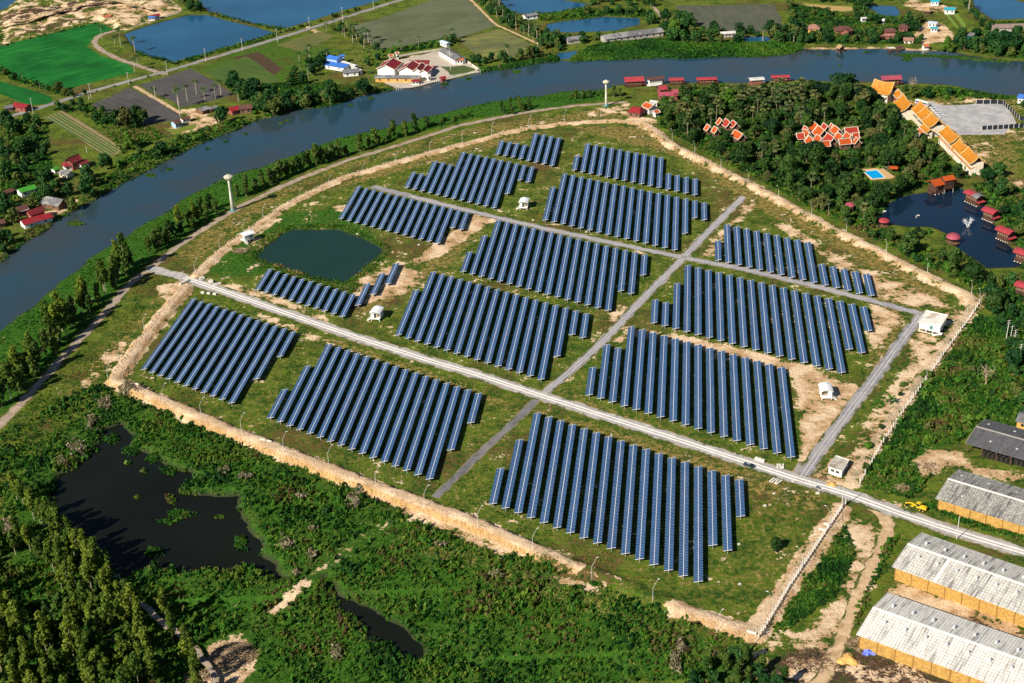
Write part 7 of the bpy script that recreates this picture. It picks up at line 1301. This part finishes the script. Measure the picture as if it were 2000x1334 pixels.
far([(1350, 64), (1420, 66), (1480, 66), (1560, 64), (1560, 84), (1400, 86), (1340, 88)], 5.6, [('orchard', 3), ('shrub', 1), ('forest', 1)], (0.7, 1.1), 48, 44, 'below the far grey field'); far([(1560, 62), (1700, 66), (1800, 78), (1800, 86), (1660, 88), (1560, 86)], 4.6, [('orchard', 4), ('banana', 1)], (0.65, 0.95), 49, 70, 'in front of the brown houses'); far([(1540, 6), (1560, 30), (1660, 30), (1720, 30), (1800, 40), (1790, 62), (1700, 50), (1600, 36), (1545, 50)], 6.5, [('orchard', 4), ('banana', 1)], (0.65, 0.95), 50, 60, 'behind the brown houses'); far([(1850, 78), (1900, 74), (1960, 66), (2040, 70), (2040, 118), (1960, 112), (1880, 98)], 5.2, [('orchard', 3), ('forest', 2)], (0.8, 1.2), 51, 66, 'at the far right shore'); far([(1880, 10), (1900, 40), (1930, 62), (2040, 62), (2040, 40), (1940, 44), (1900, 20)], 5.6, [('orchard', 3), ('coco', 1)], (0.8, 1.1), 52, 44, 'around the long brown roof'); far([(1520, -10), (1700, -10), (1760, 8), (1690, 8), (1540, 2)], 6, [('orchard', 3), ('banana', 1)], (0.8, 1.1), 53, 40, 'along the far right top edge'); far([(1660, -4), (1700, 6), (1690, 26), (1670, 20)], 5.5, [('orchard', 1)], (0.8, 1.1), 54, 14, 'beside the straw field'); far([(1985, 165), (2040, 180), (2050, 230), (1995, 215)], 6, [('orchard', 2), ('coco', 1)], (0.8, 1.1), 55, 18, 'by the bright blue house'); far([(1880, 320), (1950, 330), (1960, 355), (1900, 345)], 5, [('shrub', 2), ('orchard', 1)], (0.9, 1.4), 56, 24, 'below the last golden hall'); far([(1755, 175), (1870, 178), (1960, 192), (1880, 196), (1770, 190)], 4.6, [('shrub', 3), ('orchard', 1)], (0.9, 1.3), 57, 36, 'on the river bank behind the stone yard')
for ks in PROTOS.values():
    for root, used in ks:
        if not used:
            for ch in list(root.children): bpy.data.objects.remove(ch)
            bpy.data.objects.remove(root)

# ------------------------------------------------------------------ uncountable growth: weeds, reeds, floating plants, stones
def scatter(px, n, z, seed, fade=2.0, pixel_open=True):
    """random points inside an outline (world), lying on the ground"""
    r = np.random.default_rng(seed); w = PP(px, z); a = np.array([(p.x, p.y) for p in w]); lo, hi = a.min(0), a.max(0); pts = r.uniform(lo, hi, (n, 2)); d = polydist(pts[:, 0], pts[:, 1], [tuple(q) for q in a]); pts = pts[d > 0]
    i = np.clip(np.searchsorted(gy, pts[:, 1]) - 1, 0, ny - 2); j = np.clip(np.searchsorted(gx, pts[:, 0]) - 1, 0, nx - 2)
    return np.column_stack([pts, GZ[i, j], cover[i, j, 0], cover2[i, j, 2]])
def clumps(name, label, cat, pts, rad, k, palette, weights, seed, tall=1.2, patch=12.0, mat_=None, aspect=1.5, upright=0.0):
    r = np.random.default_rng(seed); n = len(pts); rad = r.uniform(*rad, n); rad *= 0.6 + 0.9 * vnoise(pts[:, 0], pts[:, 1], patch * 0.6, seed + 1)
    pv = 0.62 * vnoise(pts[:, 0], pts[:, 1], patch, seed) + 0.38 * r.random(n); cw = np.cumsum(weights) / sum(weights); q = (np.argsort(np.argsort(pv)) + 0.5) / n; ci = np.searchsorted(cw, q); col = np.array(palette)[np.minimum(ci, len(palette) - 1)] * r.uniform(0.75, 1.3, (n, 1))
    d = r.normal(size=(n, k, 3)); d[..., 2] = np.abs(d[..., 2]) * 0.9 + 0.15; d /= np.linalg.norm(d, axis=2, keepdims=True)
    c = pts[:, None, :3] + d * rad[:, None, None] * r.uniform(0.45, 1.0, (n, k, 1)) * np.array([1, 1, tall]); nr = d * np.array([1, 1, 0.6]) + r.normal(size=d.shape) * 0.5
    s = (rad[:, None] * r.uniform(0.22, 0.46, (n, k))).ravel()
    v = leaf_quads(c.reshape(-1, 3), nr.reshape(-1, 3), s, r, aspect, upright); me = np_mesh(name, v, np.arange(len(v)).reshape(-1, 4), [mat_ or LF_TINT])
    cc = np.repeat(col, k * 4, 0); at = me.attributes.new('tint', 'FLOAT_COLOR', 'POINT'); at.data.foreach_set('color', np.column_stack([cc, np.ones(len(cc))]).astype(np.float32).ravel())
    return tag(link_mesh(name, me), label, cat, kind='stuff')
GREENS = [(0.014, 0.055, 0.012), (0.026, 0.100, 0.012), (0.050, 0.145, 0.015), (0.105, 0.175, 0.022), (0.13, 0.125, 0.035), (0.11, 0.075, 0.035)]
SCRUB = [(-80, 870), (60, 830), (150, 770), (222, 752), (320, 800), (430, 848), (560, 900), (700, 955), (830, 1004), (940, 1046), (1030, 1088), (1150, 1135), (1280, 1192), (1340, 1214), (1400, 1232), (1470, 1262), (1500, 1330), (1480, 1440), (-120, 1500)]
p = scatter(SCRUB, 30000, -1.6, 101); p = p[(p[:, 2] > -2.25) & (p[:, 3] + 0.35 * (vnoise(p[:, 0], p[:, 1], 7, 3) - 0.5) < 0.34)]; vn = 0.6 * vnoise(p[:, 0], p[:, 1], 9, 51) + 0.4 * vnoise(p[:, 0], p[:, 1], 3.5, 52); p = p[vn > 0.33]
clumps('undergrowth', 'dense green weeds and bushes in front of the farm dike', 'undergrowth', p, (0.34, 0.95), 14, GREENS, (1.6, 2.8, 3.4, 3.0, 0.7, 0.15), 5, 1.9, 16, aspect=2.3, upright=0.75)
p = scatter(SCRUB, 30000, -1.6, 131); p = p[(p[:, 2] > -2.1) & (p[:, 3] < 0.3)]
clumps('tall_grass', 'bright tall grass between the bushes of the front scrub', 'grass', p, (0.25, 0.6), 7, [(0.035, 0.11, 0.012), (0.065, 0.17, 0.016), (0.13, 0.22, 0.024), (0.22, 0.23, 0.05)], (2.4, 3, 2, 0.7), 21, 1.6, 11, aspect=2.4, upright=0.75)
p = scatter([(470, 505), (515, 445), (660, 435), (770, 485), (690, 572), (560, 548)], 7000, 0, 132); p = p[(p[:, 2] > -0.8) & (p[:, 3] < 0.35)]; p = p[polydist(p[:, 0], p[:, 1], [(q.x, q.y) for q in PP(FARM_POND)]) > -9 - 7 * vnoise(p[:, 0], p[:, 1], 12, 8)]
clumps('pond_reeds', 'reeds and weeds fringing the green farm pond', 'reeds', p, (0.3, 0.8), 7, [(0.03, 0.10, 0.012), (0.06, 0.15, 0.016), (0.12, 0.18, 0.024), (0.30, 0.22, 0.08)], (2.4, 3, 2, 0.9), 22, 1.0, 9)
p = scatter([(-60, 705), (0, 645), (34, 617), (84, 576), (115, 549), (162, 516), (202, 485), (263, 447), (354, 389), (455, 340), (540, 312), (660, 269), (806, 234), (864, 220), (966, 196), (1109, 176), (1184, 172), (1184, 196), (1034, 210), (898, 238), (800, 268), (670, 308), (573, 346), (472, 392), (364, 460), (296, 512), (250, 548), (189, 618), (111, 700), (57, 760), (0, 820), (-60, 880)], 42000, 0, 102); vn = 0.6 * vnoise(p[:, 0], p[:, 1], 14, 53) + 0.4 * vnoise(p[:, 0], p[:, 1], 5, 54); p = p[(p[:, 2] > -0.75) & (vn > 0.36)]
clumps('riverbank_reeds', 'thick green reeds and creepers covering the near river bank', 'reeds', p, (0.3, 0.75), 8, [(0.020, 0.085, 0.012), (0.035, 0.125, 0.014), (0.060, 0.170, 0.016), (0.11, 0.19, 0.022)], (1.5, 3, 3, 1), 6, 0.6, 18)
p = np.concatenate([scatter([(1115, 118), (1150, 92), (1200, 84), (1290, 76), (1400, 86), (1480, 84), (1566, 88), (1566, 97), (1532, 108), (1340, 116), (1200, 119)], 26000, 0, 103), scatter([(1092, 121), (1020, 131), (939, 143), (935, 136), (1020, 122), (1085, 110)], 4000, 0, 104), scatter([(1790, 180), (1850, 172), (1903, 180), (1990, 192), (1960, 194), (1840, 184)], 4000, 0, 108)]); p = p[p[:, 2] > -0.8]
clumps('riverbank_reeds', 'bright green reed bed on the far river bank', 'reeds', p, (0.9, 1.6), 6, GREENS, (0.8, 3, 3, 0.6, 0, 0), 7, 1.1, 20)
p = np.concatenate([scatter([(0, 514), (87, 451), (145, 414), (202, 380), (293, 334), (388, 285), (472, 252), (506, 235), (590, 216), (660, 206), (704, 191), (772, 177), (768, 170), (660, 196), (560, 212), (480, 236), (400, 250), (300, 290), (240, 315), (195, 362), (130, 410), (60, 445), (0, 500)], 22000, 0, 105), scatter([(0, 230), (90, 240), (100, 330), (60, 420), (0, 430)], 6000, 0, 106), scatter([(440, 165), (520, 165), (600, 160), (740, 172), (560, 205), (470, 195)], 6000, 0, 107)]); p = p[(p[:, 2] > -0.75) & (p[:, 3] < 0.3)]
clumps('riverbank_undergrowth', 'leafy undergrowth along the far left river bank', 'undergrowth', p, (0.7, 1.4), 6, GREENS, (2.4, 3.2, 2.4, 1.4, 0.5, 0.2), 8, 0.9, 22)
p = np.concatenate([scatter(q, n, 0, 300 + i) for i, (q, n) in enumerate([([(1540, 8), (1680, 30), (1800, 34), (1790, 86), (1560, 86), (1545, 50)], 7000), ([(1850, 70), (1960, 60), (2060, 66), (2060, 118), (1960, 112), (1870, 98)], 4000), ([(1880, 0), (1930, 60), (2050, 62), (2050, 40), (1940, 44), (1900, 20)], 2500), ([(935, 0), (1000, 45), (1100, 88), (1175, 76), (1300, 74), (1350, 84), (1350, 40), (1250, 62), (1070, 70), (960, -5)], 5000), ([(1010, 8), (1260, 22), (1260, 34), (1060, 42)], 2500), ([(740, 102), (880, 74), (900, 84), (790, 102)], 1500), ([(100, 216), (150, 200), (225, 226), (290, 246), (330, 268), (240, 300), (200, 250), (160, 222)], 2500), ([(0, 60), (190, 40), (190, 46), (0, 92)], 900), ([(270, 95), (340, 122), (536, 64), (548, 70), (345, 128), (262, 105)], 2500), ([(410, 20), (555, 54), (545, 62), (405, 30)], 1500), ([(0, 132), (60, 158), (140, 185), (130, 190), (0, 150)], 1500)])]); p = p[(p[:, 2] > -0.4) & (p[:, 3] < 0.3)]
kp = np.ones(len(p), bool)
for x0, y0, x1, y1, dd, cen, rad in KEEP: kp &= (p[:, 0] - cen.x) ** 2 + (p[:, 1] - cen.y) ** 2 > (rad * 0.75) ** 2
clumps('garden_undergrowth', 'bushy garden growth between the far bank houses', 'undergrowth', p[kp], (0.7, 1.6), 6, GREENS, (2.4, 3.2, 2.4, 1.2, 0.4, 0.2), 19, 0.9, 20)
FOR2 = [tuple(q) for q in FOREST]
p = np.concatenate([scatter(FOR2, 16000, 0, 109), scatter([(1895, 355), (1990, 370), (2060, 430), (2060, 840), (1985, 830), (1960, 650), (1905, 575), (1940, 545), (2000, 535), (1990, 500), (1960, 440), (1920, 400)], 7000, 0, 110)]); p = p[(p[:, 2] > -0.4) & (p[:, 3] < 0.5)]
def clear_of(p, names=('courtyard', 'pool_deck', 'gravel_yard')):
    keep = np.ones(len(p), bool)
    for w in ([(1560, 262), (1600, 240), (1690, 244), (1690, 280), (1600, 282)], [(1680, 326), (1752, 324), (1756, 356), (1700, 358)]): keep &= polydist(p[:, 0], p[:, 1], [(q.x, q.y) for q in PP(w)]) < 0
    for x0, y0, x1, y1, dd, cen, rad in KEEP: keep &= (p[:, 0] - cen.x) ** 2 + (p[:, 1] - cen.y) ** 2 > (rad * 0.7) ** 2
    return p[keep]
clumps('forest_floor', 'low leafy growth between the resort trees', 'undergrowth', clear_of(p), (0.8, 1.7), 8, GREENS, (3.2, 3.2, 1.6, 0.8, 0.4, 0.2), 9, 1.1, 12)
p = scatter([(1688, 955), (1700, 890), (1765, 800), (1850, 690), (1908, 610), (1960, 650), (1990, 830), (1890, 845), (1850, 900), (1780, 975)], 14000, 0, 111); p = p[p[:, 3] < 0.33]
clumps('rough_grass', 'tall rough grass right of the white fence', 'grass', p, (0.5, 1.1), 9, GREENS, (1.2, 2.4, 3.2, 2.4, 1.0, 0.2), 10, 1.1, 12, aspect=2.0, upright=0.7)
p = np.concatenate([scatter([(1655, 1000), (1712, 1020), (1690, 1090), (1640, 1160), (1560, 1215), (1495, 1262), (1500, 1230), (1560, 1140), (1620, 1060)], 6500, 0, 112), scatter([(1735, 1050), (1760, 1040), (1720, 1120), (1690, 1180), (1670, 1230), (1668, 1200), (1700, 1110)], 1500, 0, 113), scatter([(1800, 985), (1835, 978), (1960, 1022), (2050, 1050), (2050, 1075), (1900, 1030)], 2500, 0, 114)]); p = p[p[:, 3] < 0.42]
clumps('rough_grass', 'lush rough grass strip between fence and dirt track', 'grass', p, (0.45, 0.95), 9, GREENS, (1.4, 3, 3, 1.4, 0.3, 0), 11, 1.0, 10, aspect=2.0, upright=0.7)
# tufts of grass inside the farm, round the green pond and on the meadow beside the river path
FARM = [(385, 545), (480, 465), (660, 362), (900, 292), (1200, 246), (1260, 252), (1400, 335), (1600, 440), (1800, 540), (1880, 585), (1780, 740), (1640, 930), (1500, 900), (1200, 810), (900, 712), (600, 618)]
FARM2 = [(365, 575), (440, 580), (600, 640), (850, 720), (1050, 785), (1340, 878), (1600, 960), (1635, 985), (1560, 1105), (1470, 1220), (1340, 1170), (1040, 1055), (700, 925), (430, 820), (245, 738), (300, 670)]
MEADOW = [(330, 545), (250, 650), (215, 735), (150, 770), (60, 835), (0, 880), (0, 850), (120, 720), (200, 635), (300, 530)]
MEAD2 = [(345, 515), (470, 412), (580, 360), (680, 325), (900, 255), (1100, 215), (1200, 208), (1200, 225), (900, 272), (660, 340), (480, 445), (400, 505), (370, 530)]
p = np.concatenate([scatter(FARM, 26000, 0, 115), scatter(FARM2, 34000, 0, 116), scatter(MEADOW, 9000, 0, 117), scatter(MEAD2, 16000, 0, 118)])
rd = np.full(len(p), 99.0)
for pl, hw_ in ((ROAD_MAIN, 4.4), ([(728, 364), (800, 383), (950, 420), (1050, 443), (1180, 471), (1310, 498), (1335, 503), (1450, 525), (1600, 561), (1720, 592), (1800, 613)], 3.6), ([(1452, 384), (1390, 446), (1335, 503), (1250, 590), (1165, 680), (1090, 745), (1052, 776)], 3.4), ([(1052, 776), (1025, 805), (985, 842), (930, 893), (850, 972)], 2.9), ([(1800, 613), (1772, 650), (1720, 722), (1660, 802), (1600, 882), (1560, 940)], 4.2)):
    rd = np.minimum(rd, linedist(p[:, 0], p[:, 1], PP(pl)) - hw_)
jn = 0.5 * vnoise(p[:, 0], p[:, 1], 6, 41) + 0.5 * vnoise(p[:, 0], p[:, 1], 15, 42)
p = p[(rd > 0) & (p[:, 2] > -0.4) & (p[:, 2] < 0.5) & (p[:, 3] < 0.35) & (jn > 0.42)]
clumps('grass_tufts', 'short grass tufts and weeds over the solar farm ground', 'grass', p, (0.22, 0.5), 6, [(0.026, 0.075, 0.010), (0.050, 0.125, 0.012), (0.095, 0.180, 0.018), (0.17, 0.205, 0.028), (0.26, 0.21, 0.06), (0.15, 0.095, 0.036)], (1.4, 2.4, 3, 2.4, 1.4, 0.9), 12, 0.7, 13)
# floating plants on the river
fl = []
for i, (x, y, w, h) in enumerate([(1780, 108, 26, 3), (1815, 109, 30, 2.5), (1850, 111, 30, 2.5), (1885, 113, 26, 2.5), (1772, 115, 8, 4), (1920, 117, 20, 2.5), (148, 437, 14, 4), (295, 343, 10, 3), (330, 331, 6, 2), (916, 154, 6, 3), (1010, 141, 7, 2.5), (868, 164, 8, 2.5), (550, 240, 5, 1.5), (440, 277, 4, 1.5), (405, 291, 4, 1.5), (160, 418, 3, 1), (685, 206, 4, 1.5), (725, 192, 4, 1.5), (1955, 120, 18, 2), (560, 236, 4, 1.2), (480, 262, 4, 1.2), (1600, 108, 4, 1.2), (1690, 102, 4, 1), (1640, 128, 3, 1)]):
    r = np.random.default_rng(i); n = int(w * h * 5) + 14; t = r.normal(size=(n, 2)) * 0.42
    for a, b in t: q = P(x + a * w, y + b * h, -0.45); fl.append((q.x, q.y, q.z, 0, 0))
clumps('water_hyacinth', 'bright green rafts of water hyacinth drifting on the river', 'water hyacinth', np.array(fl), (0.45, 0.9), 6, GREENS, (0, 1.4, 3, 1.2, 0, 0), 13, 0.45, 30)
fl = []
for i, (x, y, w, h) in enumerate([(255, 880, 16, 9), (300, 895, 14, 8), (330, 920, 14, 8), (220, 858, 10, 8), (334, 978, 8, 6), (280, 920, 5, 2), (268, 972, 5, 2), (300, 1080, 14, 9), (330, 970, 6, 4), (370, 958, 20, 8), (470, 1060, 10, 14), (350, 1005, 22, 9), (330, 1018, 20, 4), (430, 1010, 10, 3), (250, 905, 3, 1)]):
    r = np.random.default_rng(i + 60); n = int(w * h * 0.8) + 6
    for a, b in r.normal(size=(n, 2)) * 0.45: q = P(x + a * w, y + b * h, -1.95); fl.append((q.x, q.y, q.z, 0, 0))
clumps('swamp_plants', 'islets of swamp plants in the black pond', 'swamp plants', np.array(fl), (0.5, 1.2), 10, GREENS, (1.6, 3, 2.2, 0.8, 0.2, 0.4), 14, 0.8, 9)
fl = []
for i, (x, y, w, h) in enumerate([(250, 772, 20, 8), (205, 795, 14, 12), (180, 830, 10, 14), (150, 880, 16, 12), (120, 905, 12, 8), (690, 985, 10, 14), (700, 970, 8, 10), (560, 1070, 12, 10), (610, 1090, 8, 10), (580, 1125, 8, 6), (655, 1275, 10, 14), (1320, 1300, 10, 20), (1330, 1270, 6, 10), (440, 925, 10, 6), (480, 935, 14, 5), (590, 975, 10, 4), (610, 1040, 8, 4), (970, 1130, 10, 5), (860, 1070, 8, 4), (20, 1035, 14, 14)]):
    r = np.random.default_rng(i + 90); n = int(w * h * 0.55) + 8
    for a, b in r.normal(size=(n, 2)) * 0.5: q = P(x + a * w, y + b * h, -1.0); fl.append((q.x, q.y, ground_z(q.x, q.y) + 0.9, 0, 0))
clumps('flowering_grass', 'pale plumed grass and dry brush in the scrub', 'grass', np.array(fl), (0.35, 0.85), 9, [(0.30, 0.24, 0.16), (0.42, 0.35, 0.26), (0.14, 0.14, 0.07), (0.22, 0.20, 0.11)], (1, 1, 1, 1), 15, 1.2, 3)
# stones and rubble: rough little blocks along the river side dike, heaps at the left corner
def rubble(name, label, px, z, n, w, s, m, seed):
    r = np.random.default_rng(seed); pl = PP(px, z); V = []; F = []; seg = [(pl[i + 1] - pl[i]).length for i in range(len(pl) - 1)]; tot = sum(seg); base = np.array([(-1, -1, -1), (1, -1, -1), (1, 1, -1), (-1, 1, -1), (-1, -1, 1), (1, -1, 1), (1, 1, 1), (-1, 1, 1)], float); fc = np.array([(3, 2, 1, 0), (4, 5, 6, 7), (0, 1, 5, 4), (1, 2, 6, 5), (2, 3, 7, 6), (3, 0, 4, 7)])
    for k in range(n):
        t = r.uniform(0, tot); i = 0
        while i < len(seg) - 1 and t > seg[i]: t -= seg[i]; i += 1
        d = (pl[i + 1] - pl[i]).normalized(); q = pl[i] + d * t + Vector((-d.y, d.x, 0)) * r.normal() * w; sc = r.uniform(*s); a = r.uniform(0, 6.28); R_ = np.array([[math.cos(a), -math.sin(a), 0], [math.sin(a), math.cos(a), 0], [0, 0, 1]])
        b = (base * r.uniform(0.6, 1.2, (8, 3)) * sc * np.array([1, 0.8, 0.6])) @ R_.T; F.append(fc + len(V) * 8); V.append(b + np.array([q.x, q.y, ground_z(q.x, q.y) + sc * 0.25]))
    return tag(link_mesh(name, np_mesh(name, np.concatenate(V), np.concatenate(F), [m])), label, 'rubble', kind='stuff')
STONE = mat('pale_stone', (0.58, 0.45, 0.32), (0.36, 0.26, 0.18), 0.9); rubble('rubble', 'pale rubble lining the river side dike', [(376, 536), (424, 488), (474, 452), (552, 397), (655, 346), (780, 309), (900, 277)], 1.0, 620, 0.8, (0.2, 0.5), STONE, 1); rubble('rubble', 'broken rubble on the left corner dike', [(216, 738), (270, 665), (330, 588), (355, 562)], 1.5, 240, 1.2, (0.15, 0.4), STONE, 2); rubble('rubble', 'scattered rubble along the right fence', [(1900, 600), (1850, 668), (1790, 752), (1730, 840), (1690, 900)], 0.4, 260, 1.4, (0.15, 0.4), STONE, 3); rubble('rubble', 'stones strewn along the lower right dike', [(1480, 1240), (1560, 1125), (1640, 1000)], 0.6, 160, 1.2, (0.12, 0.35), STONE, 4); rubble('rubble', 'stony far dike rubble', [(900, 279), (1000, 252), (1100, 237), (1200, 231), (1260, 236), (1320, 285), (1420, 332)], 1.2, 240, 1.2, (0.15, 0.45), STONE, 6)
def brush(label, px, z, n, w, h, seed, m=BRUSH, L=(0.8, 2.2)):
    r = random.Random(seed); mb = MB(); c = P(*px, z); c.z = ground_z(c.x, c.y)
    for k in range(n):
        a, q = r.uniform(0, 6.28), math.sqrt(r.random()); p0 = c + Vector((math.cos(a) * q * w, math.sin(a) * q * w * 0.8, (1 - q) * h * r.uniform(0.4, 1))); b, l = r.uniform(0, 6.28), r.uniform(*L); p1 = p0 + Vector((math.cos(b) * l, math.sin(b) * l, r.uniform(-0.2, 0.7) * l * 0.5)); mb.tube([p0, p1], [0.10, 0.05], 3, False)
    o = mb.build('brush_pile', m); return tag(o, label, 'brush pile', kind='stuff')
brush('large pile of dead brush beside the narrow dirt track', (455, 1278), -1.0, 900, 8.5, 3.2, 1); brush('smaller dead brush pile at bottom of the track', (385, 1320), -1.0, 260, 4.5, 1.8, 2); brush('dark felled branches on the churned soil', (1580, 1290), 0, 420, 8, 0.9, 3, mat('dark_branches', (0.16, 0.10, 0.06), (0.08, 0.05, 0.035), 1.0)); brush('branches strewn along the lowest shed', (1720, 1295), 0, 200, 9, 0.4, 4, MATS['dark_branches']); brush('brush heap left of the lowest shed', (1672, 1258), 0, 200, 4, 1.2, 5); brush('dry brush ring in the sandy hollow', (1810, 912), 0, 220, 5, 0.9, 6); brush('dark debris on the churned soil in front of lowest shed', (1800, 1330), 0, 260, 11, 0.5, 7, MATS['dark_branches']); brush('scrap heap left of the guard house', (1608, 935), 0, 60, 1.8, 0.7, 8, MATS['dark_branches'], (0.4, 1.0)); brush('clutter right of the guard house', (1662, 925), 0, 80, 2.2, 0.6, 9, STONE, (0.4, 1.0)); brush('bare dead bushes on the dike above green pond', (470, 487), 1, 260, 5, 1.6, 10); brush('dead brush below the right scrub', (1765, 955), 0, 200, 4, 1.2, 11)
print('PLANTS', NPLANT)
